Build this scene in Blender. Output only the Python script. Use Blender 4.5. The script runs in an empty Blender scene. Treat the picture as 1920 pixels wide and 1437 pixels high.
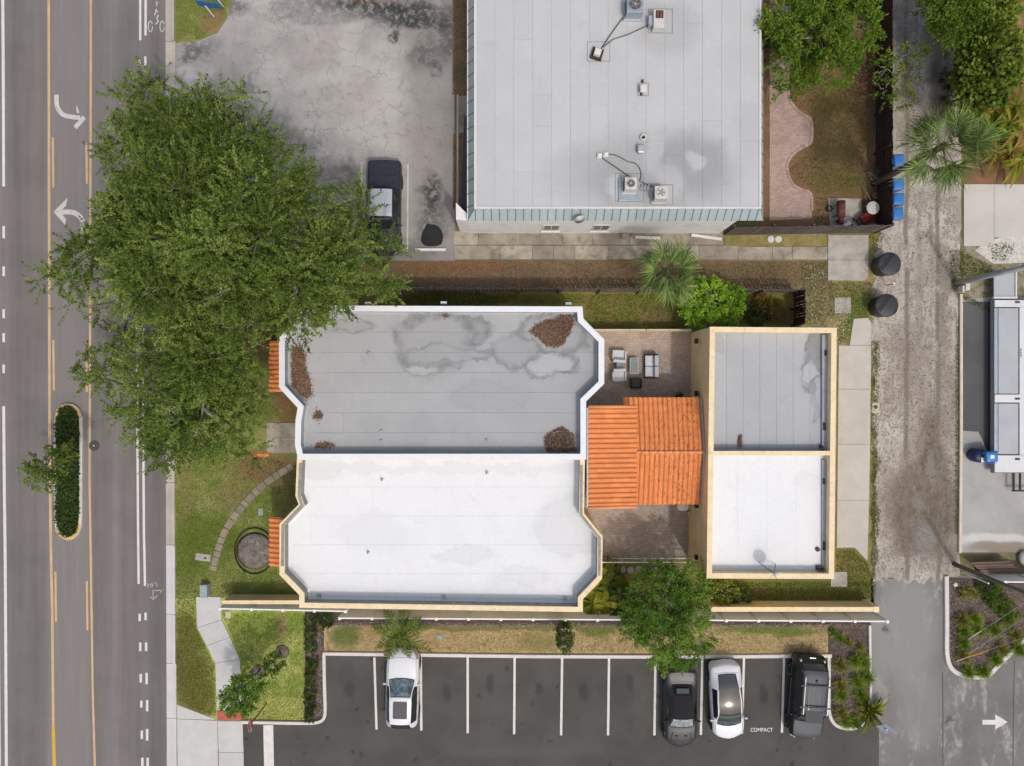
import bpy, bmesh, math, random
import numpy as np
from mathutils import Vector, Matrix

R = math.radians
scene = bpy.context.scene
# ---------------------------------------------------------------- camera
S, H = 32.0, 42.6            # pixels per metre at ground level, camera height in metres
CX, CY = 960.0, 718.5
cam_d = bpy.data.cameras.new("camera")
cam = bpy.data.objects.new("camera", cam_d)
scene.collection.objects.link(cam)
cam.location = (0, 0, H)
cam.rotation_euler = (0, 0, 0)
cam_d.sensor_fit = 'HORIZONTAL'
cam_d.sensor_width = 36.0
cam_d.lens = 36.0 * H / 60.0
cam_d.clip_end = 1000
scene.camera = cam
# ---------------------------------------------------------------- sky, sun, exposure
SUN = Vector((0.28, -0.48, 1.0)).normalized()
elev = math.asin(SUN.z)
world = bpy.data.worlds.new("World")
scene.world = world
world.use_nodes = True
wn = world.node_tree
bg = wn.nodes["Background"]
sky = wn.nodes.new("ShaderNodeTexSky")
sky.sky_type = 'NISHITA'
sky.sun_disc = False
sky.sun_elevation = elev
sky.sun_rotation = math.atan2(SUN.x, SUN.y)
sky.dust_density = 6.0
sky.air_density = 1.4
sky.ozone_density = 1.0
wn.links.new(sky.outputs[0], bg.inputs[0])
bg.inputs[1].default_value = 0.15
sun_d = bpy.data.lights.new("sun", 'SUN')
sun_d.energy = 1.35
sun_d.angle = R(2.0)
sun_d.color = (1.0, 0.995, 0.97)
sun = bpy.data.objects.new("sun", sun_d)
scene.collection.objects.link(sun)
sun.rotation_euler = SUN.to_track_quat('Z', 'Y').to_euler()
sun.location = (20, -30, 60)
scene.view_settings.view_transform = 'Standard'
scene.view_settings.look = 'None'
scene.view_settings.exposure = -0.27
scene.view_settings.gamma = 1.0
scene.view_settings.use_curve_mapping = False

# ---------------------------------------------------------------- helpers
def P(px, py, h=0.0):
    k = (1 - h / H) / S
    return ((px - CX) * k, (CY - py) * k, h)
def XY(px, py, h=0.0):
    return P(px, py, h)[:2]
def PL(pts, h=0.0):
    return [XY(a, b, h) for a, b in pts]
def area(poly):
    return 0.5 * sum(poly[i][0] * poly[(i + 1) % len(poly)][1] - poly[(i + 1) % len(poly)][0] * poly[i][1] for i in range(len(poly)))
def ccw(poly):
    return list(poly) if area(poly) > 0 else list(reversed(poly))
def inset(poly, d):
    poly = ccw(poly); n = len(poly); out = []
    for i in range(n):
        p0, p1, p2 = Vector(poly[i - 1]), Vector(poly[i]), Vector(poly[(i + 1) % n])
        a = (p1 - p0).normalized(); b = (p2 - p1).normalized()
        na = Vector((-a.y, a.x)); nb = Vector((-b.y, b.x))
        m = na + nb
        m = m / max(0.3, m.dot(na))
        q = p1 + m * d
        out.append((q.x, q.y))
    return out
def offset_path(path, d):
    out = []; n = len(path)
    for i in range(n):
        p = Vector(path[i])
        if i == 0: t = (Vector(path[1]) - p).normalized(); nn = Vector((-t.y, t.x))
        elif i == n - 1: t = (p - Vector(path[-2])).normalized(); nn = Vector((-t.y, t.x))
        else:
            a = (p - Vector(path[i - 1])).normalized(); b = (Vector(path[i + 1]) - p).normalized()
            na = Vector((-a.y, a.x)); nb = Vector((-b.y, b.x)); m = na + nb
            nn = m / max(0.35, m.dot(na))
        q = p + nn * d; out.append((q.x, q.y))
    return out
def smooth_path(path, it=2):
    for _ in range(it):
        o = [path[0]]
        for i in range(len(path) - 1):
            a, b = path[i], path[i + 1]
            o.append(tuple(a[k] * .75 + b[k] * .25 for k in range(len(a))))
            o.append(tuple(a[k] * .25 + b[k] * .75 for k in range(len(a))))
        o.append(path[-1]); path = o
    return path

COL = scene.collection
class MB:
    def __init__(s): s.v = []; s.f = []
    def add(s, vs, fs):
        o = len(s.v); s.v += [tuple(q) for q in vs]; s.f += [tuple(i + o for i in f) for f in fs]; return s
    def box(s, x0, x1, y0, y1, z0, z1):
        return s.prism([(x0, y0), (x1, y0), (x1, y1), (x0, y1)], z0, z1)
    def obox(s, cx, cy, z0, z1, lx, ly, ang=0.0):
        c, q = math.cos(ang), math.sin(ang)
        pts = [(cx + x * c - y * q, cy + x * q + y * c) for x, y in ((-lx/2, -ly/2), (lx/2, -ly/2), (lx/2, ly/2), (-lx/2, ly/2))]
        return s.prism(pts, z0, z1)
    def prism(s, poly, z0, z1):
        poly = ccw(poly); n = len(poly)
        vs = [(x, y, z0) for x, y in poly] + [(x, y, z1) for x, y in poly]
        fs = [tuple(range(n - 1, -1, -1)), tuple(range(n, 2 * n))] + [(i, (i + 1) % n, n + (i + 1) % n, n + i) for i in range(n)]
        return s.add(vs, fs)
    def sheet(s, poly, z):
        poly = ccw(poly)
        return s.add([(x, y, z) for x, y in poly], [tuple(range(len(poly)))])
    def walls(s, poly, z0, z1, inward=False):
        poly = ccw(poly); n = len(poly)
        vs = [(x, y, z0) for x, y in poly] + [(x, y, z1) for x, y in poly]
        fs = [(i, (i + 1) % n, n + (i + 1) % n, n + i) for i in range(n)]
        if inward: fs = [tuple(reversed(f)) for f in fs]
        return s.add(vs, fs)
    def ring(s, outer, inner, z0, z1):
        outer, inner = ccw(outer), ccw(inner); n = len(outer)
        s.walls(outer, z0, z1); s.walls(inner, z0, z1, True)
        for z, up in ((z1, True), (z0, False)):
            vs = [(x, y, z) for x, y in outer] + [(x, y, z) for x, y in inner]
            fs = [(i, (i + 1) % n, n + (i + 1) % n, n + i) for i in range(n)]
            if not up: fs = [tuple(reversed(f)) for f in fs]
            s.add(vs, fs)
        return s
    def strip(s, path, w, z0, z1):
        a = offset_path(path, w / 2); b = offset_path(path, -w / 2)
        for i in range(len(path) - 1):
            s.prism([a[i], a[i + 1], b[i + 1], b[i]], z0, z1)
        return s
    def ribbon(s, path, w, z, closed=False):
        a = offset_path(path, w / 2); b = offset_path(path, -w / 2); n = len(path)
        s.add([(x, y, z) for x, y in a] + [(x, y, z) for x, y in b], [(n + i, n + i + 1, i + 1, i) for i in range(n - 1)])
        return s
    def kerb(s, path, w, z0, z1, r=.02):
        n = len(path)
        prof = [(w/2, z0), (w/2, z1 - r), (w/2 - r, z1), (-w/2 + r, z1), (-w/2, z1 - r), (-w/2, z0)]
        rows = []
        for d, z in prof:
            rows += [(x, y, z) for x, y in offset_path(path, d)]
        fs = []
        for k in range(len(prof) - 1):
            for i in range(n - 1):
                fs.append((k*n + i, (k+1)*n + i, (k+1)*n + i + 1, k*n + i + 1))
        fs.append(tuple(k*n for k in range(len(prof))))
        fs.append(tuple(k*n + n - 1 for k in reversed(range(len(prof)))))
        return s.add(rows, fs)
    def tube(s, path, rad, n=8, caps=True):
        path = [Vector(p) for p in path]
        if not hasattr(rad, '__len__'): rad = [rad] * len(path)
        vs = []; up = Vector((0.13, 0.31, 0.94))
        for i, p in enumerate(path):
            t = (path[min(i + 1, len(path) - 1)] - path[max(i - 1, 0)]).normalized()
            u = t.cross(up)
            if u.length < .05: u = t.cross(Vector((1, 0, 0)))
            u.normalize(); w = t.cross(u)
            for k in range(n):
                a = 2 * math.pi * k / n
                vs.append(p + (u * math.cos(a) + w * math.sin(a)) * rad[i])
        fs = [(i*n + k, i*n + (k+1) % n, (i+1)*n + (k+1) % n, (i+1)*n + k) for i in range(len(path) - 1) for k in range(n)]
        if caps:
            fs.append(tuple(reversed(range(n)))); fs.append(tuple(range((len(path) - 1) * n, len(path) * n)))
        return s.add(vs, fs)
    def lathe(s, cx, cy, prof, n=24):
        vs = []
        for r, z in prof:
            for k in range(n):
                a = 2 * math.pi * k / n; vs.append((cx + r * math.cos(a), cy + r * math.sin(a), z))
        m = len(prof)
        fs = [(i*n + k, i*n + (k+1) % n, (i+1)*n + (k+1) % n, (i+1)*n + k) for i in range(m - 1) for k in range(n)]
        fs.append(tuple(reversed(range(n)))); fs.append(tuple(range((m - 1)*n, m*n)))
        return s.add(vs, fs)
    def ball(s, c, rx, ry, rz, n=10, m=6):
        prof = []
        vs = [];
        for i in range(1, m):
            t = math.pi * i / m
            for k in range(n):
                a = 2*math.pi*k/n
                vs.append((c[0] + rx*math.sin(t)*math.cos(a), c[1] + ry*math.sin(t)*math.sin(a), c[2] - rz*math.cos(t)))
        fs = [(i*n + k, i*n + (k+1) % n, (i+1)*n + (k+1) % n, (i+1)*n + k) for i in range(m-2) for k in range(n)]
        b = len(vs); vs += [(c[0], c[1], c[2]-rz), (c[0], c[1], c[2]+rz)]
        fs += [(b, (k+1) % n, k) for k in range(n)] + [(b+1, (m-2)*n + k, (m-2)*n + (k+1) % n) for k in range(n)]
        return s.add(vs, fs)
    def mesh(s, name, m=None, smooth=False):
        me = bpy.data.meshes.new(name)
        me.from_pydata(s.v, [], s.f)
        if m: me.materials.append(m)
        if smooth:
            me.polygons.foreach_set('use_smooth', [True] * len(me.polygons))
        me.update()
        return me
    def build(s, name, m, parent=None, smooth=False, bevel=0, **kw):
        o = bpy.data.objects.new(name, s.mesh(name, m, smooth)); COL.objects.link(o)
        if parent is not None:
            o.parent = parent
        if bevel:
            b = o.modifiers.new("bevel", 'BEVEL'); b.width = bevel; b.segments = 2; b.limit_method = 'ANGLE'
        if kw: tag(o, **kw)
        return o
def tag(o, label=None, cat=None, group=None, kind=None):
    if label: o['label'] = label
    if cat: o['category'] = cat
    if group: o['group'] = group
    if kind: o['kind'] = kind
    return o
def empty(name, loc, rz=0.0, **kw):
    o = bpy.data.objects.new(name, None); COL.objects.link(o)
    o.location = loc; o.rotation_euler = (0, 0, rz); o.empty_display_size = .2
    return tag(o, **kw)
def inst(name, me, parent, loc, rot=(0, 0, 0), sc=None):
    o = bpy.data.objects.new(name, me); COL.objects.link(o)
    o.parent = parent; o.location = loc; o.rotation_euler = rot
    if sc: o.scale = sc
    return o
def copy_tree(o, parent=None):
    c = o.copy(); COL.objects.link(c); c.parent = parent
    for ch in list(o.children): copy_tree(ch, c)
    return c
def bx(c, lx, ly, z0, z1):
    return MB().box(c[0] - lx/2, c[0] + lx/2, c[1] - ly/2, c[1] + ly/2, z0, z1)

# ---------------------------------------------------------------- material kit
class NT:
    def __init__(s, m):
        m.use_nodes = True
        s.t = m.node_tree; s.n = s.t.nodes; s.l = s.t.links
        s.bsdf = s.n["Principled BSDF"]; s.out = s.n["Material Output"]
        s.pos = s.n.new("ShaderNodeNewGeometry").outputs["Position"]
    def put(s, sock, v):
        if isinstance(v, bpy.types.NodeSocket): s.l.new(v, sock)
        elif isinstance(v, (tuple, list)) and len(v) == 3 and sock.type == 'RGBA': sock.default_value = (*v, 1)
        else: sock.default_value = v
    def scale(s, v, sx, sy=None, sz=None):
        n = s.n.new("ShaderNodeVectorMath"); n.operation = 'MULTIPLY'
        s.l.new(v, n.inputs[0]); n.inputs[1].default_value = (sx, sy if sy is not None else sx, sz if sz is not None else sx)
        return n.outputs[0]
    def noise(s, scale, detail=4, rough=.6, vec=None, dist=0):
        n = s.n.new("ShaderNodeTexNoise"); s.l.new(vec or s.pos, n.inputs["Vector"])
        n.inputs["Scale"].default_value = scale; n.inputs["Detail"].default_value = detail; n.inputs["Roughness"].default_value = rough
        n.inputs["Distortion"].default_value = dist
        return n.outputs["Fac"]
    def warp(s, amt, scale, vec=None):
        n = s.n.new("ShaderNodeTexNoise"); s.l.new(vec or s.pos, n.inputs["Vector"]); n.inputs["Scale"].default_value = scale; n.inputs["Detail"].default_value = 4
        a = s.n.new("ShaderNodeVectorMath"); a.operation = 'SUBTRACT'; s.l.new(n.outputs["Color"], a.inputs[0]); a.inputs[1].default_value = (.5, .5, .5)
        b = s.n.new("ShaderNodeVectorMath"); b.operation = 'SCALE'; s.l.new(a.outputs[0], b.inputs[0]); b.inputs["Scale"].default_value = amt
        c = s.n.new("ShaderNodeVectorMath"); c.operation = 'ADD'; s.l.new(b.outputs[0], c.inputs[0]); s.l.new(vec or s.pos, c.inputs[1])
        return c.outputs[0]
    def voronoi(s, scale, feature='F1', vec=None, out="Distance", rnd=1.0):
        n = s.n.new("ShaderNodeTexVoronoi"); n.feature = feature; s.l.new(vec or s.pos, n.inputs["Vector"]); n.inputs["Scale"].default_value = scale
        n.inputs["Randomness"].default_value = rnd
        return n.outputs[out]
    def ramp(s, fac, stops, interp='LINEAR'):
        n = s.n.new("ShaderNodeValToRGB"); s.put(n.inputs[0], fac); e = n.color_ramp.elements; n.color_ramp.interpolation = interp
        while len(e) < len(stops): e.new(.5)
        for k, (p, c) in enumerate(stops):
            e[k].position = p
            e[k].color = (c, c, c, 1) if not hasattr(c, '__len__') else (*c, 1)
        return n.outputs[0]
    def mix(s, fac, a, b, mode='MIX'):
        n = s.n.new("ShaderNodeMix"); n.data_type = 'RGBA'; n.blend_type = mode
        s.put(n.inputs[0], fac); s.put(n.inputs[6], a); s.put(n.inputs[7], b)
        return n.outputs[2]
    def math(s, op, a, b=0.0):
        n = s.n.new("ShaderNodeMath"); n.operation = op; s.put(n.inputs[0], a); s.put(n.inputs[1], b); return n.outputs[0]
    def smooth(s, v, a, b, o0=0.0, o1=1.0):
        n = s.n.new("ShaderNodeMapRange"); n.interpolation_type = 'SMOOTHSTEP'; s.put(n.inputs[0], v)
        n.inputs[1].default_value = a; n.inputs[2].default_value = b; n.inputs[3].default_value = o0; n.inputs[4].default_value = o1
        return n.outputs[0]
    def rnd(s):
        return s.n.new("ShaderNodeObjectInfo").outputs["Random"]
    def attr(s, name):
        n = s.n.new("ShaderNodeAttribute"); n.attribute_name = name; return n.outputs["Fac"]
    def sep(s, v=None):
        n = s.n.new("ShaderNodeSeparateXYZ"); s.l.new(v or s.pos, n.inputs[0]); return n.outputs
    def spot(s, c, rx, ry, vec):
        """distance from a centre, 1.0 on the ellipse rim"""
        a = s.n.new("ShaderNodeVectorMath"); a.operation = 'SUBTRACT'; s.l.new(vec, a.inputs[0]); a.inputs[1].default_value = (c[0], c[1], 0)
        b = s.n.new("ShaderNodeVectorMath"); b.operation = 'MULTIPLY'; s.l.new(a.outputs[0], b.inputs[0]); b.inputs[1].default_value = (1/rx, 1/ry, 0)
        d = s.n.new("ShaderNodeVectorMath"); d.operation = 'LENGTH'; s.l.new(b.outputs[0], d.inputs[0])
        return d.outputs["Value"]
    def bump(s, h, strength=.3, dist=.02):
        n = s.n.new("ShaderNodeBump"); s.put(n.inputs["Height"], h); n.inputs["Strength"].default_value = strength; n.inputs["Distance"].default_value = dist
        s.l.new(n.outputs[0], s.bsdf.inputs["Normal"])
    def done(s, col, rough=.85, metal=0, spec=.3):
        s.put(s.bsdf.inputs["Base Color"], col); s.put(s.bsdf.inputs["Roughness"], rough); s.bsdf.inputs["Metallic"].default_value = metal
        s.bsdf.inputs["Specular IOR Level"].default_value = spec
def sc(c, k): return tuple(min(1, x * k) for x in c)
def M(name, col, var=.12, scale=2.0, rough=.85, metal=0, spec=.3, grain=.1, gscale=40, rnd=.0, bump=.0, bscale=30, dirt=None, dscale=1.2, damt=.5, dlo=.5):
    m = bpy.data.materials.new(name); t = NT(m)
    f = t.noise(scale, 5, .6)
    c = t.mix(t.smooth(f, .3, .7), sc(col, 1 - var), sc(col, 1 + var))
    if grain:
        g = t.noise(gscale, 3, .7)
        c = t.mix(1.0, c, t.ramp(g, [(.25, 1 - grain*1.6), (.75, 1 + grain*.0)]), 'MULTIPLY')
    if rnd:
        c = t.mix(1.0, c, t.ramp(t.rnd(), [(0, 1 - rnd), (1, 1.0)]), 'MULTIPLY')
    if dirt:
        d = t.noise(dscale, 6, .7, dist=.6)
        c = t.mix(t.smooth(d, dlo, dlo + .25, 0, damt), c, dirt)
    if bump: t.bump(t.noise(bscale, 5, .7), bump)
    t.done(c, rough, metal, spec)
    return m
def leafmat(name, dark, mid, light, trans=.3, rough=.55):
    m = bpy.data.materials.new(name); t = NT(m)
    a = t.attr("tint")
    c = t.ramp(a, [(0, dark), (.5, mid), (1, light)])
    c = t.mix(1.0, c, t.ramp(t.noise(.5, 2), [(.3, .75), (.7, 1.15)]), 'MULTIPLY')
    t.done(c, rough, 0, .08)
    tr = t.n.new("ShaderNodeBsdfTranslucent"); t.l.new(c, tr.inputs[0])
    mx = t.n.new("ShaderNodeMixShader"); mx.inputs[0].default_value = trans
    t.l.new(t.bsdf.outputs[0], mx.inputs[1]); t.l.new(tr.outputs[0], mx.inputs[2]); t.l.new(mx.outputs[0], t.out.inputs[0])
    return m
def paint(name, col, rough=.25, metal=0.0, coat=.6):
    m = bpy.data.materials.new(name); t = NT(m)
    f = t.noise(3, 3)
    t.done(t.mix(f, sc(col, .93), sc(col, 1.05)), rough, metal, .5)
    t.bsdf.inputs["Coat Weight"].default_value = coat; t.bsdf.inputs["Coat Roughness"].default_value = .08
    return m
# ---------------------------------------------------------------- materials
def asphalt(name, col, lane=.0, patch=.12, pale=None, pale_lo=.58, pale_amt=.5, spots=0, stains=()):
    m = bpy.data.materials.new(name); t = NT(m)
    f = t.noise(.35, 6, .65)
    c = t.mix(t.smooth(f, .3, .7), sc(col, 1 - patch), sc(col, 1 + patch))
    if lane:
        b = t.noise(1.0, 3, .5, t.scale(t.pos, .75, .012, 1))
        c = t.mix(1.0, c, t.ramp(b, [(.3, 1 - lane), (.7, 1 + lane)]), 'MULTIPLY')
        xs = t.sep()[0]
        md = t.math('MULTIPLY', t.smooth(xs, XY(84, 0)[0], XY(100, 0)[0]), t.smooth(xs, XY(180, 0)[0], XY(162, 0)[0]))
        c = t.mix(md, c, sc(col, 1.22))
        b2 = t.noise(1.0, 4, .7, t.scale(t.pos, 3.5, .15, 1))
        c = t.mix(1.0, c, t.ramp(b2, [(.3, 1 - lane*.5), (.7, 1 + lane*.4)]), 'MULTIPLY')
    if pale:
        d = t.noise(.7, 8, .78, t.scale(t.pos, 1.3, .6, 1), .25)
        c = t.mix(t.smooth(d, pale_lo, pale_lo + .17, 0, pale_amt), c, pale)
    w = t.warp(.9, .6)
    for (px, py, rx, ry, k, amt) in stains:
        x, y = XY(px, py)
        d = t.spot((x, y), rx, ry, w)
        c = t.mix(t.smooth(d, 1.1, .45, 0, amt), c, sc(col, k) if not hasattr(k, '__len__') else k)
    if spots:
        v_ = t.voronoi(spots, 'F1', t.warp(.7, 4))
        c = t.mix(t.math('MULTIPLY', t.smooth(v_, .2, .06, 0, .75), t.smooth(t.noise(.9, 2), .46, .52)), c, sc(col, .45))
    g = t.noise(55, 3, .75)
    c = t.mix(1.0, c, t.ramp(g, [(.2, .7), (.8, 1.16)]), 'MULTIPLY')
    t.bump(g, .25, .01)
    t.done(c, .9, 0, .2)
    return m
m_road = asphalt("road_asphalt", (.198, .18, .174), lane=.18, patch=.08)
m_park = asphalt("parking_asphalt", (.093, .089, .083), patch=.14, spots=.9, pale=(.17, .16, .15), pale_lo=.6, pale_amt=.35,
                 stains=[(655, 1290, .35, .7, .5, .6), (838, 1300, .3, .6, .55, .6), (921, 1285, .35, .7, .5, .6), (1010, 1293, .3, .5, .55, .6), (1097, 1297, .4, .8, .5, .6), (1185, 1282, .35, .6, .5, .6), (1432, 1300, .35, .7, .5, .6), (1000, 1410, 6, .5, 1.2, .5), (1160, 1290, 1.2, 1.6, .7, .5), (650, 1270, .6, 1.2, .75, .5), (900, 1400, 3, 1, 1.25, .4)])
m_oldasph = asphalt("worn_drive_asphalt", (.195, .19, .183), patch=.12, spots=.5, pale=(.5, .475, .44), pale_lo=.5, pale_amt=.7,
                    stains=[(1700, 1180, 2.4, 4.5, 1.55, .8), (1720, 1330, 1.6, 3, 1.4, .7), (1640, 1250, 1, 4, 1.5, .6)])

def lot_mat():
    m = bpy.data.materials.new("cracked_lot_surface"); t = NT(m)
    f = t.noise(.22, 6, .65)
    c = t.mix(t.smooth(f, .35, .62), (.345, .325, .31), (.50, .48, .455))
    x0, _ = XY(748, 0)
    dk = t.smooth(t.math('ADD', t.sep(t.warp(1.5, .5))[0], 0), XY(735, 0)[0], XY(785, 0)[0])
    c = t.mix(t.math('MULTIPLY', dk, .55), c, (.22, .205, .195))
    sp = t.noise(1.4, 7, .8, dist=.5)
    c = t.mix(t.smooth(sp, .53, .7, 0, .6), c, (.24, .225, .21))
    pk_ = t.noise(.5, 4, .6)
    c = t.mix(t.smooth(pk_, .5, .66, 0, .35), c, (.40, .35, .345))
    # grime along the northern edge and oil on the parking bays
    w = t.warp(1.3, .9)
    brk = t.smooth(t.noise(2.6, 7, .75, dist=.6), .36, .56, .12, 1)
    for (px, py, rx, ry, col, amt) in [(760, 25, 2.8, .8, (.07, .072, .07), .95), (630, 5, 2.4, .6, (.15, .15, .145), .7), (540, 10, 1.6, .5, (.2, .2, .19), .6),
                                       (808, 365, .85, 1.35, (.055, .053, .05), .95), (808, 425, 1.1, 1.4, (.1, .096, .09), .7), (640, 330, 1.6, .8, (.14, .135, .13), .7),
                                       (520, 260, 1.6, .8, (.2, .195, .185), .6), (740, 65, .35, .3, (.04, .04, .04), .9), (815, 130, .3, .5, (.08, .08, .08), .7), (380, 85, 1.3, .5, (.2, .2, .2), .7),
                                       (430, 15, 1.5, .7, (.12, .12, .115), .8), (700, 15, 3.5, .7, (.05, .052, .05), .95), (840, 60, .6, 2.0, (.1, .1, .1), .8), (780, 45, 2.6, .5, (.05, .05, .05), .9), (800, 100, 1.2, 1.2, (.06, .06, .06), .6), (600, 30, 4, .6, (.2, .2, .19), .6), (360, 100, 1.2, .8, (.1, .1, .1), .8), (440, 260, 2.5, 1.6, (.17, .17, .165), .7), (300, 330, 3, 3, (.2, .19, .18), .5), (560, 430, 5, 2.5, (.16, .15, .14), .7), (700, 470, 4, 1, (.13, .12, .11), .7)]:
        d = t.spot(XY(px, py), rx, ry, w)
        c = t.mix(t.math('MULTIPLY', t.smooth(d, 1.2, .4, 0, amt), brk), c, col)
    cr = t.voronoi(.8, 'DISTANCE_TO_EDGE', t.warp(.8, 1.3, t.warp(.25, 5)), rnd=.75)
    crm = t.math('MULTIPLY', t.smooth(cr, .003, .017, .5, 0), t.smooth(t.noise(.45, 3), .4, .52, .05, 1))
    cr2 = t.voronoi(1.5, 'DISTANCE_TO_EDGE', t.warp(.3, 3.0))
    crm2 = t.math('MULTIPLY', t.smooth(cr2, .003, .016, .3, 0), t.smooth(t.noise(.5, 2), .5, .6))
    c = t.mix(t.math('MAXIMUM', crm, crm2), c, (.17, .15, .13))
    g = t.noise(45, 3, .75)
    c = t.mix(1.0, c, t.ramp(g, [(.2, .78), (.8, 1.1)]), 'MULTIPLY')
    t.bump(t.math('ADD', t.smooth(cr, .0, .04), g), .3, .015)
    t.done(c, .92, 0, .2); return m
m_lot = lot_mat()

def dirt_mat():
    m = bpy.data.materials.new("sandy_dirt"); t = NT(m)
    f = t.noise(.4, 7, .7, dist=.5)
    c = t.mix(t.smooth(f, .35, .65), (.41, .36, .31), (.57, .52, .465))
    tr = t.noise(1.0, 5, .6, t.scale(t.warp(.5, .4), 1.5, .07, 1))
    c = t.mix(t.smooth(tr, .54, .66, 0, .6), c, (.3, .26, .225))
    w = t.warp(1.7, .7)
    brk = t.smooth(t.noise(1.6, 7, .75, dist=.6), .34, .5, .6, 1)
    for (px, py, rx, ry, col, amt) in [(1735, 945, 2.7, 3.8, (.19, .145, .108), 1.0), (1725, 990, 2.2, 2.4, (.165, .128, .098), 1.0), (1748, 845, 1.0, 3.4, (.17, .132, .1), 1.0), (1700, 885, .8, 1.0, (.22, .18, .14), .8), (1700, 640, 1.6, 1.5, (.27, .23, .2), .7), (1780, 760, .8, 2.5, (.28, .245, .21), .7), (1770, 580, .5, 4, (.24, .2, .16), .7), (1712, 710, 1.4, 1.7, (.31, .265, .23), .55), (1738, 1012, .95, 1.2, (.27, .262, .255), 1.0),
                                       (1748, 880, .35, 1.2, (.33, .31, .29), .6), (1722, 940, .5, .6, (.32, .3, .28), .55), (1690, 1055, 2.2, .6, (.5, .46, .42), .7), (1790, 1040, 1.4, .5, (.26, .215, .18), .7),
                                       (1690, 40, .5, 3, (.3, .27, .24), .6), (1770, 150, .9, 5, (.12, .10, .085), .85), (1755, 60, 1, 2, (.26, .23, .2), .7), (1700, 230, .5, 5, (.27, .25, .16), .5)]:
        d = t.spot(XY(px, py), rx, ry, w)
        c = t.mix(t.math('MULTIPLY', t.smooth(d, 1.2, .4, 0, amt), brk), c, col)
    sp = t.noise(2.0, 8, .8, t.scale(t.pos, 1.2, .55, 1), 1.2)
    c = t.mix(t.smooth(sp, .47, .6, 0, .75), c, (.265, .225, .19))
    sp3 = t.noise(.9, 8, .75, t.scale(t.pos, 1.0, .6, 1), .8)
    c = t.mix(t.smooth(sp3, .5, .62, 0, .4), c, (.3, .26, .22))
    sp2 = t.noise(6, 7, .85, dist=.5)
    c = t.mix(t.smooth(sp2, .54, .68, 0, .5), c, (.24, .2, .17))
    # wheel ruts
    xs = t.sep(t.warp(.5, .25))[0]
    for rx in (1758, 1700):
        d = t.math('ABSOLUTE', t.math('SUBTRACT', xs, XY(rx, 0)[0]))
        c = t.mix(t.math('MULTIPLY', t.smooth(d, .2, .05, 0, .85), t.smooth(t.noise(.35, 4), .38, .5)), c, (.22, .185, .15))
    g = t.noise(30, 5, .8)
    c = t.mix(1.0, c, t.ramp(g, [(.2, .72), (.8, 1.12)]), 'MULTIPLY')
    t.bump(t.math('ADD', g, sp), .5, .03)
    t.done(c, .95, 0, .15); return m
m_dirt = dirt_mat()

def lawn_mat(name, green, dry, bare, dry_lo=.5, bare_lo=.62, scale=.8, spots=()):
    m = bpy.data.materials.new(name); t = NT(m)
    f = t.noise(scale, 7, .7, dist=.4)
    c = t.mix(t.smooth(f, dry_lo - .1, dry_lo + .12), green, dry)
    f2 = t.noise(scale * 2.3, 7, .75, t.scale(t.pos, 1.1, .9, 1), .6)
    c = t.mix(t.smooth(f2, bare_lo, bare_lo + .14, 0, .85), c, bare)
    w = t.warp(1.0, .9)
    for (px, py, rx, ry, col, amt) in spots:
        d = t.spot(XY(px, py), rx, ry, w)
        c = t.mix(t.smooth(d, 1.2, .5, 0, amt), c, col)
    g = t.noise(16, 6, .85)
    c = t.mix(1.0, c, t.ramp(g, [(.25, .55), (.75, 1.35)]), 'MULTIPLY')
    t.bump(g, .7, .04)
    t.done(c, .95, 0, .1); return m
m_lawn = lawn_mat("front_lawn_grass", (0.180, 0.220, 0.050), (0.294, 0.299, 0.106), (0.327, 0.299, 0.150), .52, .6,
                  spots=[(500, 880, 2.2, 1.1, (.27, .17, .085), .9), (540, 700, 1.2, 4, (.2, .11, .05), .9), (520, 600, 3, 3, (.13, .08, .045), .9), (400, 1010, 2, 1.6, (.115, .16, .025), .8), (350, 1030, 1.2, 2.5, (.125, .165, .028), .75), (345, 900, .5, 3, (.28, .22, .09), .6), (405, 45, .9, .9, (.3, .2, .1), .85), (440, 930, 1.2, 1.0, (.27, .2, .1), .6), (530, 1000, .8, 1.4, (.2, .17, .07), .6)])
m_lawn2 = lawn_mat("bright_lawn_grass", (0.254, 0.331, 0.072), (0.508, 0.518, 0.162), (0.533, 0.398, 0.256), .5, .68,
                   spots=[(500, 1170, 2.4, 1.0, (.24, .32, .06), .75), (530, 1175, .35, 1.0, (.42, .30, .16), .7), (510, 1330, 2.2, .9, (.5, .48, .15), .6), (350, 1230, 1.2, 3.2, (.165, .15, .04), .95), (375, 1290, 1.0, 2, (.17, .15, .04), .9), (350, 1330, 1, 1, (.2, .15, .05), .7)])
m_lawn3 = lawn_mat("dry_strip_grass", (.42, .325, .165), (.52, .375, .21), (.23, .23, .065), .45, .5, 1.6,
                   spots=[(650, 1190, 1.0, .9, (.12, .18, .045), .9), (1120, 1180, 1.4, .5, (.14, .2, .045), .9), (1440, 1180, 3.6, .4, (.14, .2, .045), .95), (930, 1176, 9, .25, (.17, .2, .055), .85), (1590, 1195, 1.2, .7, (.14, .2, .04), .8), (740, 1185, 1.4, .4, (.17, .19, .05), .7), (1010, 1205, 1.2, .6, (.24, .22, .08), .7), (1300, 1205, 1.0, .5, (.2, .22, .06), .6)])
m_sideyard = lawn_mat("leaf_strewn_yard_soil", (.18, .145, .085), (.25, .17, .095), (.13, .115, .055), .5, .56,
                      spots=[(860, 500, 4, .5, (.28, .13, .06), .7), (1400, 510, 6, .5, (.17, .14, .06), .7)])
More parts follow.
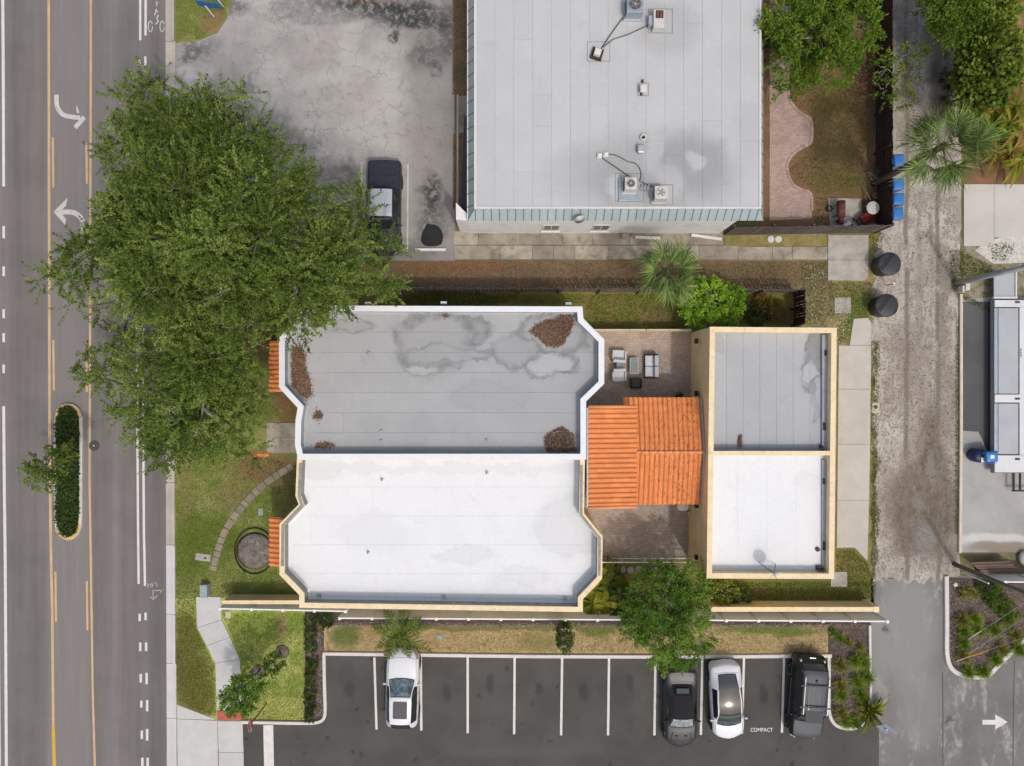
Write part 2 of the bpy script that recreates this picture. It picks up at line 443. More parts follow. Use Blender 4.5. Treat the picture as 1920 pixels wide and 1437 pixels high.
m_green = lawn_mat("shaded_yard_grass", (0.205, 0.202, 0.053), (0.279, 0.209, 0.077), (0.445, 0.235, 0.170), .52, .64,
                   spots=[(850, 560, 4, .6, (.05, .05, .02), .8), (1230, 595, 1.2, .5, (.27, .19, .11), .8), (1430, 590, 2, .8, (.08, .07, .035), .8), (1420, 1070, 1, .5, (.14, .11, .07), .7), (1520, 1095, 3, .6, (.1, .14, .03), .5)])  # first dark spot: the house's north-side shadow put into the grass colour
m_eyard = lawn_mat("sandy_weed_yard", (0.228, 0.207, 0.066), (0.324, 0.259, 0.132), (0.480, 0.402, 0.319), .5, .6, 1.0,
                   spots=[(1610, 600, .7, 2, (.1, .17, .03), .7), (1540, 570, 1, 1.5, (.23, .19, .11), .6), (1600, 1060, 1, 1, (.2, .2, .06), .6)])
m_brownyard = lawn_mat("bare_back_yard", (0.197, 0.122, 0.063), (0.288, 0.157, 0.101), (0.167, 0.070, 0.050), .5, .6, .7,
                       spots=[(1560, 260, 1.6, 4.5, (.14, .125, .045), .5), (1625, 150, .9, 2.2, (.13, .06, .035), .9), (1600, 360, 1, 1.5, (.13, .12, .035), .6)])
m_earth = lawn_mat("rough_ground", (.17, .16, .07), (.26, .22, .13), (.14, .11, .07), .5, .55, .4)
m_weed = lawn_mat("weedy_verge", (.17, .16, .06), (.33, .29, .22), (.42, .37, .32), .48, .55, 1.6)

m_walk = M("aged_walk_concrete", (.44, .39, .32), .2, .8, .93, grain=.14, rnd=.28, dirt=(.17, .145, .115), dscale=1.3, damt=.85, dlo=.45, bump=.15)
m_conc = M("new_sidewalk_concrete", (.575, .565, .545), .06, 1.2, .9, grain=.05, rnd=.05, dirt=(.52, .5, .47), dscale=.8, damt=.35)
m_slab = M("alley_slab_concrete", (.545, .505, .455), .07, .7, .92, grain=.07, rnd=.06, dirt=(.4, .36, .31), dscale=.6, damt=.6, dlo=.56)
m_pad = M("old_pad_concrete", (.49, .455, .41), .14, 1.5, .92, grain=.14, rnd=.1, dirt=(.27, .24, .21), dscale=1.6, damt=.75, dlo=.47)
m_gutter = M("gutter_concrete", (.53, .475, .42), .1, .8, .9, grain=.08, rnd=.14, dirt=(.36, .31, .26), dscale=.7, damt=.5)
m_gutter2 = M("new_gutter_concrete", (.61, .60, .585), .05, .8, .9, grain=.05, rnd=.05)
m_kerb = M("kerb_concrete", (.69, .655, .615), .07, 1.5, .88, grain=.06, dirt=(.5, .46, .41), dscale=1.5, damt=.5)
m_kerb_y = M("yellow_kerb_paint", (.70, .47, .22), .1, 2, .8, grain=.1, dirt=(.55, .45, .32), dscale=3, damt=.6)
m_creamk = M("cream_kerb_concrete", (.66, .585, .46), .08, 1, .9, grain=.08)
m_rlot = asphalt("concrete_yard_pad", (.41, .40, .385), patch=.12, pale=(.62, .61, .59), pale_lo=.56, pale_amt=.6, stains=[(1865, 1010, 3, .35, (.7, .69, .67), .7), (1880, 1028, 2.5, .4, (.3, .25, .19), .9), (1830, 640, .8, 5, .8, .4)])
m_pale = M("pale_driveway_concrete", (.56, .54, .49), .06, .6, .9, grain=.05, rnd=.05)
m_gravel = M("white_gravel", (.72, .69, .63), .15, 4, .95, grain=.3, gscale=18)
m_red = M("red_tactile_pad", (.52, .13, .105), .1, 4, .8, grain=.15, gscale=25)
m_white_paint = M("white_road_paint", (.74, .71, .685), .06, 3, .75, grain=.1, dirt=(.42, .39, .37), dscale=4, damt=.5, dlo=.57)
m_worn_paint = M("worn_arrow_paint", (.68, .66, .63), .1, 4, .8, grain=.2, dirt=(.24, .22, .21), dscale=3.2, damt=.9, dlo=.52)
m_stall_paint = M("stall_line_paint", (.74, .71, .67), .06, 3, .7, grain=.1, dirt=(.45, .42, .39), dscale=5, damt=.6, dlo=.54)
m_yellow = M("yellow_lane_paint", (.62, .43, .24), .1, 1.2, .75, grain=.1, dirt=(.5, .4, .3), dscale=2, damt=.5)
m_yellow2 = M("bright_yellow_lane_paint", (.66, .40, .06), .06, 1.2, .75, grain=.06)
m_chalk = M("survey_spray_paint", (.47, .45, .43), .12, 8, .85, grain=.2)

def brick_mat(name, c1, c2, mort, sx, dirt):
    m = bpy.data.materials.new(name); t = NT(m)
    b = t.n.new("ShaderNodeTexBrick"); t.l.new(t.pos, b.inputs["Vector"]); b.inputs["Scale"].default_value = sx
    t.put(b.inputs["Color1"], c1); t.put(b.inputs["Color2"], c2); t.put(b.inputs["Mortar"], mort); b.inputs["Mortar Size"].default_value = .018
    c = b.outputs["Color"]
    d = t.noise(1.1, 7, .75, dist=.5)
    c = t.mix(t.smooth(d, .45, .68, 0, .7), c, dirt)
    d2 = t.noise(7, 5, .8)
    c = t.mix(1.0, c, t.ramp(d2, [(.25, .75), (.75, 1.2)]), 'MULTIPLY')
    t.bump(t.math('SUBTRACT', d2, b.outputs["Fac"]), .4, .02)
    t.done(c, .92, 0, .2); return m
m_paver = brick_mat("patio_pavers", (0.432, 0.348, 0.294), (0.516, 0.421, 0.362), (0.264, 0.220, 0.188), 2.2, (0.300, 0.244, 0.206))
m_brickp = brick_mat("pink_brick_path", (.42, .30, .26), (.52, .385, .335), (.28, .22, .19), 2.4, (.33, .25, .21))

def roof_mat(name, col, stains=(), soft=False, rnd=.05, var=.05, rough=.8):
    m = bpy.data.materials.new(name); t = NT(m)
    f = t.noise(.5, 6, .65)
    c = t.mix(t.smooth(f, .3, .7), sc(col, 1 - var), sc(col, 1 + var))
    c = t.mix(1.0, c, t.ramp(t.rnd(), [(0, 1 - rnd), (1, 1)]), 'MULTIPLY')
    w = t.warp(.35, 4.0, t.warp(1.5, .8))
    brk = t.smooth(t.noise(1.2, 5, .7), .35, .6, .3, 1)
    for (px, py, h, rx, ry, kin, krim, amt) in stains:
        d = t.spot(XY(px, py, h), rx, ry, w)
        c = t.mix(t.smooth(d, 1.25 if soft else 1.06, .5 if soft else .78, 0, amt), c, sc(col, kin))
        if soft: continue
        rim = t.math('MULTIPLY', t.smooth(d, .66, .95), t.smooth(d, 1.14, .98))
        c = t.mix(t.math('MULTIPLY', t.math('MULTIPLY', rim, amt), brk), c, sc(col, krim))
        c = t.mix(t.math('MULTIPLY', t.smooth(d, 1.5, 1.0, 0, .3), amt), c, sc(col, .82))
    dz = t.noise(.9, 8, .75, dist=1.0)
    c = t.mix(t.smooth(dz, .52, .72, 0, .5), c, sc(col, .88))
    dk = t.noise(3.5, 8, .8, t.scale(t.pos, 1, .5, 1), 1.5)
    c = t.mix(t.smooth(dk, .6, .72, 0, .4), c, (col[0] * .82, col[1] * .80, col[2] * .76))
    g = t.noise(5, 6, .8)
    c = t.mix(1.0, c, t.ramp(g, [(.25, .93), (.75, 1.03)]), 'MULTIPLY')
    t.bump(t.noise(12, 4), .08, .01)
    t.done(c, rough, 0, .25); return m
m_rmetal = roof_mat("light_grey_membrane", (.525, .53, .535), soft=True, var=.03, rnd=.05, stains=[
    (1215, 330, 4.2, 5.2, 2.4, .74, .76, .95), (1295, 305, 4.2, 2.2, 1.8, .64, .74, .9), (1160, 340, 4.2, 1.6, 1.2, .7, .74, .7), (1165, 352, 4.2, .75, .8, 1.0, .85, .85), (1250, 345, 4.2, 1.0, 1.0, .95, .85, .7), (1225, 285, 4.2, .5, 1.2, .95, .85, .6), (1305, 300, 4.2, .35, .6, .98, .85, .8), (1250, 50, 4.2, 2.0, 1.5, .8, .86, .8), (1405, 240, 4.2, .8, 1.6, .86, .9, .7), (1130, 110, 4.2, 1.2, 1.0, .9, .9, .6)])
m_rgrey = roof_mat("grey_roof_felt", (.41, .415, .42), var=.05, rnd=.06, stains=[
    (835, 620, 3.7, 2.35, .75, .86, .36, .95), (815, 640, 3.7, 2.2, 1.6, .9, .4, .9), (840, 665, 3.7, 2.6, .5, .88, .45, .8), (795, 692, 3.7, .95, .28, 1.15, .5, .9), (660, 612, 3.7, 1.2, .4, .88, .48, .75),
    (1035, 630, 3.7, 1.9, 1.1, .86, .38, .9), (1035, 685, 3.7, 1.5, .65, 1.16, .42, .95), (965, 660, 3.7, 1.3, .9, .85, .45, .8), (920, 745, 3.7, 2.2, .8, .9, .85, .5), (690, 665, 3.7, .4, .35, .95, .7, .5), (1060, 830, 3.7, 1.3, .7, .85, .45, .8)])
m_rgrey2 = roof_mat("rear_grey_roof_felt", (.43, .44, .455), var=.04, rnd=.04, stains=[(1528, 668, 3.5, .55, 1.1, .55, .3, .9), (1518, 700, 3.5, .5, .9, 1.15, .45, .9), (1530, 760, 3.5, .2, 1.0, .8, .5, .6), (1345, 640, 3.5, .3, .6, .85, .8, .5)])
m_rwhite = roof_mat("white_roof_coating", (.79, .80, .81), var=.02, rnd=.015, rough=.7, stains=[
    (1070, 985, 3.4, 1.8, 1.6, .9, .86, .8), (870, 1040, 3.4, 1.5, .4, .95, .9, .8), (600, 880, 3.4, 1.2, .5, .94, .9, .8), (900, 880, 3.4, 8, .25, .94, .92, .7), (700, 1000, 3.4, 1.6, .9, .97, .94, .6), (980, 1080, 3.4, 1.4, .5, .95, .9, .7), (1510, 900, 3.5, .6, .5, .96, .93, .5)])
m_coping_w = M("white_metal_coping", (.78, .80, .83), .03, 2, .5, grain=.03)
m_parapet_g = M("grey_parapet_face", (.40, .42, .45), .1, 1.5, .8, grain=.08, dirt=(.28, .29, .3), dscale=2, damt=.5)
m_parapet_d = M("weathered_parapet_face", (.36, .345, .31), .15, 3, .85, grain=.2, gscale=20, dirt=(.2, .18, .15), dscale=4, damt=.7)
m_coping_c = M("cream_coping_paint", (.86, .70, .45), .06, 2, .7, grain=.06, dirt=(.42, .28, .15), dscale=5, damt=.8, dlo=.53)
m_stucco = M("yellow_stucco", (.84, .66, .38), .06, 1, .9, grain=.05, bump=.2, dirt=(.6, .45, .24), dscale=1.2, damt=.4)
m_stucco_w = M("white_stucco", (.82, .81, .79), .05, 1.5, .88, grain=.05, dirt=(.52, .5, .46), dscale=.8, damt=.5)
m_flash = M("grey_metal_flashing", (.42, .43, .45), .1, 3, .5, metal=.3, dirt=(.3, .29, .28), dscale=4, damt=.5)
m_mansard = M("teal_metal_panel", (.40, .475, .49), .07, .8, .5, metal=.0, rnd=.08, dirt=(.3, .35, .36), dscale=.8, damt=.4)
m_seam = M("dark_panel_seam", (.14, .18, .19), .1, 3, .6)
m_trim_w = M("white_roof_edge_trim", (.70, .69, .67), .05, 2, .6, grain=.08)
def tile_mat(name, col):
    m = bpy.data.materials.new(name); t = NT(m)
    c = t.mix(t.rnd(), sc(col, .86), sc(col, 1.08))
    c = t.mix(t.math('MULTIPLY', t.smooth(t.math('FRACT', t.math('MULTIPLY', t.rnd(), 37.0)), .8, 1.0), .2), c, (.60, .33, .19))
    c = t.mix(t.smooth(t.noise(1.3, 3), .35, .65), c, t.mix(.5, c, sc(col, .85)))
    d = t.noise(9, 5, .75, t.scale(t.pos, 1.0, .6, 1))
    big = t.smooth(t.sep()[0], 6.6, 8.6)
    c = t.mix(t.math('MULTIPLY', t.smooth(d, .55, .62, 0, .95), t.math('MULTIPLY', big, t.smooth(t.noise(1.0, 2), .36, .52))), c, (.09, .05, .03))
    ml = t.noise(2.2, 7, .8)
    c = t.mix(t.smooth(ml, .5, .72, 0, .28), c, sc(col, .6))
    g = t.noise(30, 3)
    c = t.mix(1.0, c, t.ramp(g, [(.2, .85), (.8, 1.06)]), 'MULTIPLY')
    t.done(c, .75, 0, .3); return m
m_tile = tile_mat("orange_clay_tile", (.82, .295, .10))
m_tile_rim = M("pale_orange_ridge", (.78, .33, .14), .06, 3, .75, grain=.06)
m_glass = paint("dark_window_glass", (.02, .024, .028), .06, 0, .8)
m_autoglass = paint("tinted_car_glass", (.018, .022, .026), .05, 0, 1.0)
m_black = M("black_plastic", (.022, .022, .023), .2, 5, .55, spec=.4)
m_blackm = M("black_metal", (.018, .018, .019), .15, 5, .45, spec=.4)
m_rubber = M("tyre_rubber", (.018, .018, .018), .2, 8, .85)
m_alloy = M("alloy_rim", (.45, .46, .47), .08, 8, .35, metal=.7)
m_chrome = M("bright_trim", (.55, .55, .55), .05, 8, .25, metal=.8)
m_steel = M("galvanised_steel", (.50, .53, .56), .12, 6, .45, metal=.5)
m_ac = M("air_unit_paint", (.60, .59, .55), .06, 4, .6, grain=.06)
m_acd = M("air_unit_grille", (.10, .095, .09), .2, 20, .6)
m_acb = M("blue_grey_unit_paint", (.36, .42, .47), .08, 4, .45, metal=.3)
m_wood = M("weathered_fence_wood", (.19, .155, .125), .2, 6, .92, rnd=.35, grain=.2, gscale=25)
m_woodd = M("dark_shaded_wood", (.075, .048, .034), .2, 6, .9, rnd=.35, grain=.2)  # alley fence's west-face shade put into the colour; also plain dark timber
m_woodg = M("grey_board_wood", (.165, .14, .125), .2, 6, .92, rnd=.3, grain=.2)
m_wood2 = M("brown_board_wood", (.20, .115, .08), .2, 4, .9, rnd=.25, grain=.15)
m_vinyl = M("white_vinyl", (.80, .80, .79), .03, 2, .45, grain=.02)
m_vinylp = M("white_vinyl_board", (.80, .79, .77), .03, 2, .5, rnd=.04, grain=.02)
_t = m_vinylp.node_tree; _tr = _t.nodes.new("ShaderNodeBsdfTranslucent"); _tr.inputs[0].default_value = (.8, .79, .76, 1); _mx = _t.nodes.new("ShaderNodeMixShader"); _mx.inputs[0].default_value = .45
_t.links.new(_t.nodes["Principled BSDF"].outputs[0], _mx.inputs[1]); _t.links.new(_tr.outputs[0], _mx.inputs[2]); _t.links.new(_mx.outputs[0], _t.nodes["Material Output"].inputs[0])
m_bark = M("grey_bark", (.17, .145, .12), .25, 8, .95, grain=.25, bump=.5)
m_barkl = M("pale_twig_bark", (.27, .25, .215), .2, 8, .95, grain=.2)
m_palmbark = M("palm_trunk_bark", (.15, .10, .07), .3, 7, .95, grain=.3, bump=.6)
m_pole = M("pale_concrete_pole", (.40, .41, .41), .08, 2, .8, grain=.1)
m_polew = M("weathered_pole_wood", (.15, .145, .125), .15, 4, .9, grain=.2)
m_blue = M("blue_bin_plastic", (.035, .20, .56), .08, 3, .38, rnd=.1, spec=.5)
m_navy = M("navy_plastic", (.012, .02, .075), .15, 4, .4)
m_tank = M("black_tank_plastic", (.035, .038, .046), .12, 5, .5, spec=.4)
m_cushion = M("pale_grey_cushion", (.60, .61, .64), .05, 4, .9, grain=.05)
m_cushion2 = M("shadow_grey_cushion", (.50, .51, .54), .05, 4, .9, grain=.05)
m_wicker = M("dark_wicker", (.045, .035, .032), .3, 15, .8)
m_tglass = M("tinted_table_glass", (.22, .27, .25), .15, 5, .12, spec=.6)
m_mulch = M("wood_chip_mulch", (.155, .115, .10), .3, 4, .97, grain=.45, gscale=14, bump=.8, bscale=16)
m_chip = M("mulch_chips", (.24, .17, .145), .35, 6, .95, rnd=0, grain=.25, gscale=12)
m_chip2 = M("pale_mulch_chips", (.37, .29, .25), .3, 6, .95, grain=.25, gscale=12)
m_litter = leafmat("dead_leaves", (.10, .06, .04), (.22, .135, .088), (.36, .245, .165), .1, .85)
m_grassb = leafmat("grass_blades", (0.120, 0.155, 0.032), (0.216, 0.255, 0.061), (0.357, 0.375, 0.134), .3, .7) if True else leafmat("unused", (0.187, 0.201, 0.048), (0.361, 0.347, 0.095), (0.564, 0.499, 0.190), .3, .7)
m_grassg = leafmat("lush_grass_blades", (0.142, 0.203, 0.044), (0.305, 0.360, 0.088), (0.490, 0.500, 0.175), .3, .7)
m_grassd = leafmat("dry_grass_blades", (.20, .21, .06), (.47, .34, .17), (.60, .46, .25), .2, .8)
m_stone = M("path_stone", (.36, .31, .235), .12, 3, .95, rnd=.25, grain=.15)
m_shed = M("brown_plywood", (.19, .125, .095), .1, 2, .85, rnd=.15, dirt=(.12, .09, .075), dscale=1.5, damt=.6)
m_trailer = M("silver_white_trailer_skin", (.66, .67, .68), .05, .8, .4, grain=.04, spec=.5)
m_trailerp = M("grey_trailer_panel", (.40, .425, .45), .06, .8, .4, grain=.03, spec=.5)
m_rust = M("rusty_red_metal", (.155, .06, .05), .3, 5, .8, grain=.2)
m_terra = M("terracotta", (.32, .15, .09), .15, 5, .85)
m_wplastic = M("white_plastic", (.62, .61, .57), .05, 3, .6, grain=.06)
m_green_box = M("green_box_lid", (.30, .40, .35), .08, 5, .7)
m_bluegrey = M("blue_grey_cabinet", (.33, .40, .43), .06, 3, .6)
m_ygrd = M("yellow_guard_plastic", (.75, .42, .03), .05, 3, .5)
m_bluesign = M("blue_sign_paint", (.03, .14, .36), .1, 4, .5)
m_redsign = M("red_sign_face", (.42, .02, .035), .05, 3, .45)
m_beigebox = M("beige_cover", (.62, .55, .42), .06, 4, .8)
m_iron = M("cast_iron", (.085, .08, .075), .15, 10, .7)
m_patch = asphalt("fresh_asphalt_patch", (.032, .031, .03), patch=.15)
m_edge = M("black_bed_edging", (.03, .025, .022), .2, 5, .8)
L_oak = leafmat("live_oak_leaves", (0.050, 0.084, 0.017), (0.187, 0.273, 0.051), (0.462, 0.557, 0.165), .38)
L_fine = leafmat("fine_green_leaves", (0.075, 0.157, 0.024), (0.160, 0.283, 0.043), (0.307, 0.429, 0.082), .32)
L_bright = leafmat("lime_green_leaves", (0.129, 0.259, 0.022), (0.284, 0.494, 0.038), (0.466, 0.654, 0.095), .35)
L_rich = leafmat("rich_green_leaves", (0.068, 0.116, 0.016), (0.144, 0.246, 0.027), (0.286, 0.362, 0.054), .32)
L_grape = leafmat("yellow_green_round_leaves", (.045, .075, .010), (.14, .20, .026), (.36, .40, .075), .25)
L_cover = leafmat("dark_groundcover_leaves", (0.025, 0.045, 0.014), (0.051, 0.085, 0.020), (0.102, 0.147, 0.040), .2)
L_shrub = leafmat("dark_shrub_leaves", (0.041, 0.073, 0.016), (0.088, 0.147, 0.027), (0.176, 0.250, 0.054), .25)
L_lush = leafmat("arching_grass_leaves", (0.086, 0.151, 0.015), (0.187, 0.289, 0.028), (0.344, 0.413, 0.066), .3)
L_olive = leafmat("olive_grass_leaves", (0.130, 0.130, 0.024), (0.260, 0.247, 0.054), (0.416, 0.377, 0.096), .25)
L_fan = leafmat("green_palm_leaf", (0.068, 0.119, 0.028), (0.158, 0.237, 0.062), (0.339, 0.418, 0.147), .2, .6)
L_feather = leafmat("feather_palm_leaf", (0.037, 0.069, 0.010), (0.091, 0.141, 0.025), (0.200, 0.246, 0.059), .25)
L_big = leafmat("broad_yellow_green_leaf", (.10, .13, .012), (.22, .24, .022), (.36, .34, .05), .3)
L_rustleaf = leafmat("rusty_olive_leaf", (.10, .08, .015), (.24, .16, .03), (.40, .26, .06), .25)
m_yardasph = asphalt("dark_yard_asphalt", (.115, .115, .118), patch=.12)
m_litterbase = M("packed_dead_leaves", (.19, .12, .08), .3, 6, .95, grain=.4, gscale=14, bump=.8)
m_mulch2 = M("greyish_mulch", (.25, .20, .175), .3, 5, .97, grain=.45, gscale=14, bump=.8, bscale=16)
m_clod = M("dirt_clods", (.25, .205, .165), .35, 3, .97, grain=.3, gscale=10)
# ---------------------------------------------------------------- ground, road, lots
def sheet(name, pts, z, m, h=0.0, **kw):
    return MB().sheet(PL(pts, h), z).build(name, m, kind='structure', **kw)
def rag(a, b, n, amp, seed):
    r = random.Random(seed); d = Vector((b[0] - a[0], b[1] - a[1])); nn = Vector((-d.y, d.x)).normalized(); out = []
    off = 0
    for i in range(n + 1):
        t = i / n; off = off * .6 + r.uniform(-amp, amp); q = Vector(a) + d * t + nn * off; out.append((q.x, q.y))
    return out
def rect(x0, y0, x1, y1): return [(x0, y0), (x1, y0), (x1, y1), (x0, y1)]
MB().sheet([(-300, -300), (300, -300), (300, 300), (-300, 300)], -.03).build("ground", m_earth, kind='structure')
road = sheet("road", [(-700, -6000), (311, -6000), (310, 0), (311, 700), (313, 1437), (316, 7000), (-700, 7000)], 0.0, m_road)
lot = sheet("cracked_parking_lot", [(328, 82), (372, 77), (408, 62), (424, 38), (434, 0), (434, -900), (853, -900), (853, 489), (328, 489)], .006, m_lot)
alley = sheet("dirt_alley", [(1674, 425), (1674, -1200), (1800, -1200)] + rag((1800, 430), (1799, 1060), 60, 3, 1) + rag((1800, 1086), (1636, 1092), 50, 5, 2) + rag((1640, 1085), (1634, 640), 70, 4, 3) + rag((1632, 640), (1645, 430), 40, 5, 4), .005, m_dirt)
sheet("front_lawn", [(329, 489), (566, 489), (566, 1122), (329, 1122)], .0, m_lawn)
sheet("corner_lawn", [(328, -900), (434, -900), (434, 0), (424, 38), (408, 62), (372, 77), (328, 82)], .003, m_lawn)
sheet("lower_lawn", [(329, 1122), (572, 1122), (572, 1352), (409, 1352), (329, 1322)], .004, m_lawn2)
sheet("side_yard", rect(566, 489, 1560, 545), .0, m_sideyard)
sheet("north_yard", rect(566, 545, 1500, 640), -.004, m_green)
sheet("east_yard", [(1360, 436), (1650, 430), (1650, 800), (1648, 1085), (1640, 1140), (1560, 1140), (1500, 640), (1500, 489), (1360, 489)], -.008, m_eyard)
sheet("south_yard", [(900, 1030)] + rag((1600, 1030), (1632, 1062), 12, 3, 7) + rag((1634, 1066), (1642, 1150), 20, 3, 6) + [(900, 1150)], .0, m_green)
sheet("back_yard", rect(1425, -900, 1676, 438), -.002, m_brownyard)
sheet("planted_strip", rect(572, 1150, 1640, 1176), -.004, m_mulch)
sheet("dry_lawn_strip", rect(606, 1172, 1556, 1229), .0, m_lawn3)
sheet("weedy_verge", [(1795, 430), (1806, 455), (1860, 450), (1920, 500), (1920, 580), (1796, 580), (1788, 500)], .004, m_weed)
sheet("planting_soil", rect(1790, -900, 2600, 346), -.004, m_brownyard)
park = sheet("parking_lot", [(456, 1351), (600, 1351), (608, 1340), (608, 1224), (1554, 1229), (1554, 1340), (1580, 1367), (1636, 1340), (1648, 1350), (1646, 2600), (459, 2600)], .006, m_park)
drive = sheet("worn_driveway", rag((1632, 1084), (1800, 1078), 20, 2, 5) + [(1930, 1078), (2900, 1078), (2900, 2600), (1646, 2600), (1648, 1350), (1634, 1340)], .0, m_oldasph)
rlot = sheet("concrete_yard", [(1803, 560), (2700, 545), (2700, 1036), (1801, 1036)], .010, m_rlot)
sheet("white_gravel_patch", [(1828, 470), (1850, 452), (1875, 446), (2000, 440), (2000, 488), (1900, 494), (1862, 495)], .018, m_gravel)
sheet("asphalt_patch", smooth_path([(800, 420), (820, 422), (830, 435), (831, 450), (826, 461), (800, 463), (789, 455), (790, 440), (795, 430), (800, 420)], 1)[:-1], .012, m_patch)
sheet("left_gutter", [(-30, 700), (-3, 900), (2, 1437), (6, 2400), (-40, 2400)], .004, m_gutter2)
rug = sheet("leaf_litter_bed", rect(848, -300, 884, 178), .010, m_sideyard)
sheet("leaf_litter_strip", rect(849, 252, 884, 392), .010, m_sideyard)
# lane lines, bike-lane lines, arrows: parts of the road
def line(parent, name, pts, w, m, z=.005, h=0):
    return MB().ribbon(PL(pts, h), w, z).build(name, m, parent)
line(road, "edge_line", [(4, -200), (6, 100), (7, 350)], .17, m_white_paint)
for a, b in ((424, 447), (500, 518), (580, 597), (625, 642), (684, 700)):
    line(road, "edge_dash", [(7, a), (7, b)], .15, m_white_paint)
line(road, "edge_line", [(7, 762), (8, 900), (10, 1060), (12, 1437), (14, 1800)], .17, m_white_paint)
line(road, "lane_line", [(91, -300), (92, 350), (93, 800), (95, 1000), (98, 1150), (100, 1362)], .155, m_yellow)
line(road, "lane_line", [(100, 1362), (102, 1440), (105, 1900)], .19, m_yellow2)
line(road, "lane_line", [(171, -300), (170, 200), (169, 600), (168, 900), (171, 1100), (174, 1300), (178, 1440), (183, 1900)], .13, m_yellow)
for x, a, b in ((99, 258, 352), (162, 268, 345), (162, 650, 735), (100, 638, 732), (104, 1072, 1166), (163, 1090, 1182)):
    line(road, "lane_dash", [(x, a), (x + 1, b)], .125, m_yellow)
for pts in ([(263, -300), (263, 76)], [(274, -300), (273, 67)], [(258, 610), (257, 700), (258, 860), (259, 1000), (260, 1095)], [(269, 600), (269, 860), (270, 1000), (272, 1099)]):
    line(road, "bike_lane_line", pts, .135, m_white_paint)
for x, a, b in ((262, 112, 127), (272.5, 106, 125), (262, 1151, 1165), (273, 1149, 1163), (263, 1205, 1221), (274, 1205, 1221), (264, 1264, 1280), (275, 1262, 1283), (265, 1314, 1327), (276, 1313, 1334),
                (266, 1370, 1386), (276, 1367, 1389), (267, 1421, 1450), (277, 1421, 1450)):
    line(road, "bike_lane_dash", [(x, a), (x, b)], .14, m_white_paint)
def arrow(curve, head, w):
    mb = MB(); mb.ribbon(PL(smooth_path(curve, 3)), w, .005)
    o = mb.build("turn_arrow", m_worn_paint, road)
    mb = MB()
    for q in head: mb.sheet(PL(q), .009)
    mb.build("arrow_head", m_worn_paint, road)
arrow([(106, 178), (106, 200), (115, 214), (128, 219), (150, 221)], [[(138, 237), (144, 243), (161, 223), (155, 217)], [(143, 195), (149, 212), (144, 213)]], .26)
arrow([(157, 433), (155, 412), (146, 402), (132, 397), (110, 399)], [[(100, 397), (122, 422), (124, 412), (114, 398)], [(102, 396), (127, 371), (124, 385), (114, 398)]], .28)
# cyclist symbol
for pts in ([(294, 3), (294, 12)], [(291, 5), (297, 5)], [(290, 29), (293, 18), (296, 24)], [(297, 28), (294, 35), (297, 40), (292, 46)]):
    line(road, "bike_symbol", pts, .07, m_worn_paint)
for cx in (282, 304):
    line(road, "bike_symbol", [(cx + 4*math.cos(a), 50 + 10*math.sin(a)) for a in np.linspace(0, 2*math.pi*.93, 14)], .05, m_worn_paint)
for pts in ([(286.8, 1106), (287.6, 1124)], [(282, 1119), (287.6, 1124.5), (295, 1117)], [(287, 1107.5), (306, 1107.5)], [(301, 1111), (307, 1105)]):
    line(road, "survey_mark", pts, .055, m_chalk)
for pts in ([(294, 1101), (295, 1097), (292, 1093), (288.5, 1093)], [(285, 1101), (287, 1097), (285, 1094), (282.5, 1096), (284, 1101)], [(281, 1097), (276, 1094), (279, 1101), (276, 1102)]):
    line(road, "survey_mark", smooth_path(pts, 1), .05, m_chalk, .007)
mh = MB().lathe(*XY(177, 836), [(.31, .004), (.31, .014), (.28, .018)], 24).build("manhole_cover", m_iron, label="dark round manhole cover on the road beside the planted median", cat="manhole cover")
MB().lathe(*XY(176, 836), [(.05, .019), (.045, .024)], 10).build("pick_hole_plug", m_wplastic, mh)
# gutter and kerb along the road
gut = empty("kerb_and_gutter", (0, 0, 0), kind='structure')
ys = [-260, -160, -60, 78, 190, 300, 400, 500, 600, 700, 800, 905, 1022, 1152, 1244, 1347, 1450, 1560]
for a, b in zip(ys[:-1], ys[1:]):
    f = lambda y: 310.5 + max(0, y - 700) * .0035
    q = [(f(a), a + .4), (f(a) + 12.5, a + .4), (f(b) + 12.5, b - .4), (f(b), b - .4)]
    MB().prism(PL(q), -.02, .014).build("gutter_slab", m_gutter2 if a >= 1022 else m_gutter, gut)
    if not (78 <= a < 800) and a < 1240:
        q = [(f(a) + 12.7, a + .4), (f(a) + 17.5, a + .4), (f(b) + 17.5, b - .4), (f(b) + 12.7, b - .4)]
        MB().prism(PL(q), -.02, .12).build("kerb_stone", m_gutter2 if a >= 1022 else m_gutter, gut, bevel=.015)
    else:
        q = [(f(a) + 12.7, a + .4), (f(a) + 18.5, a + .4), (f(b) + 18.5, b - .4), (f(b) + 12.7, b - .4)]
        MB().prism(PL(q), -.02, .03).build("kerb_stone", m_gutter2 if a >= 1022 else m_gutter, gut)
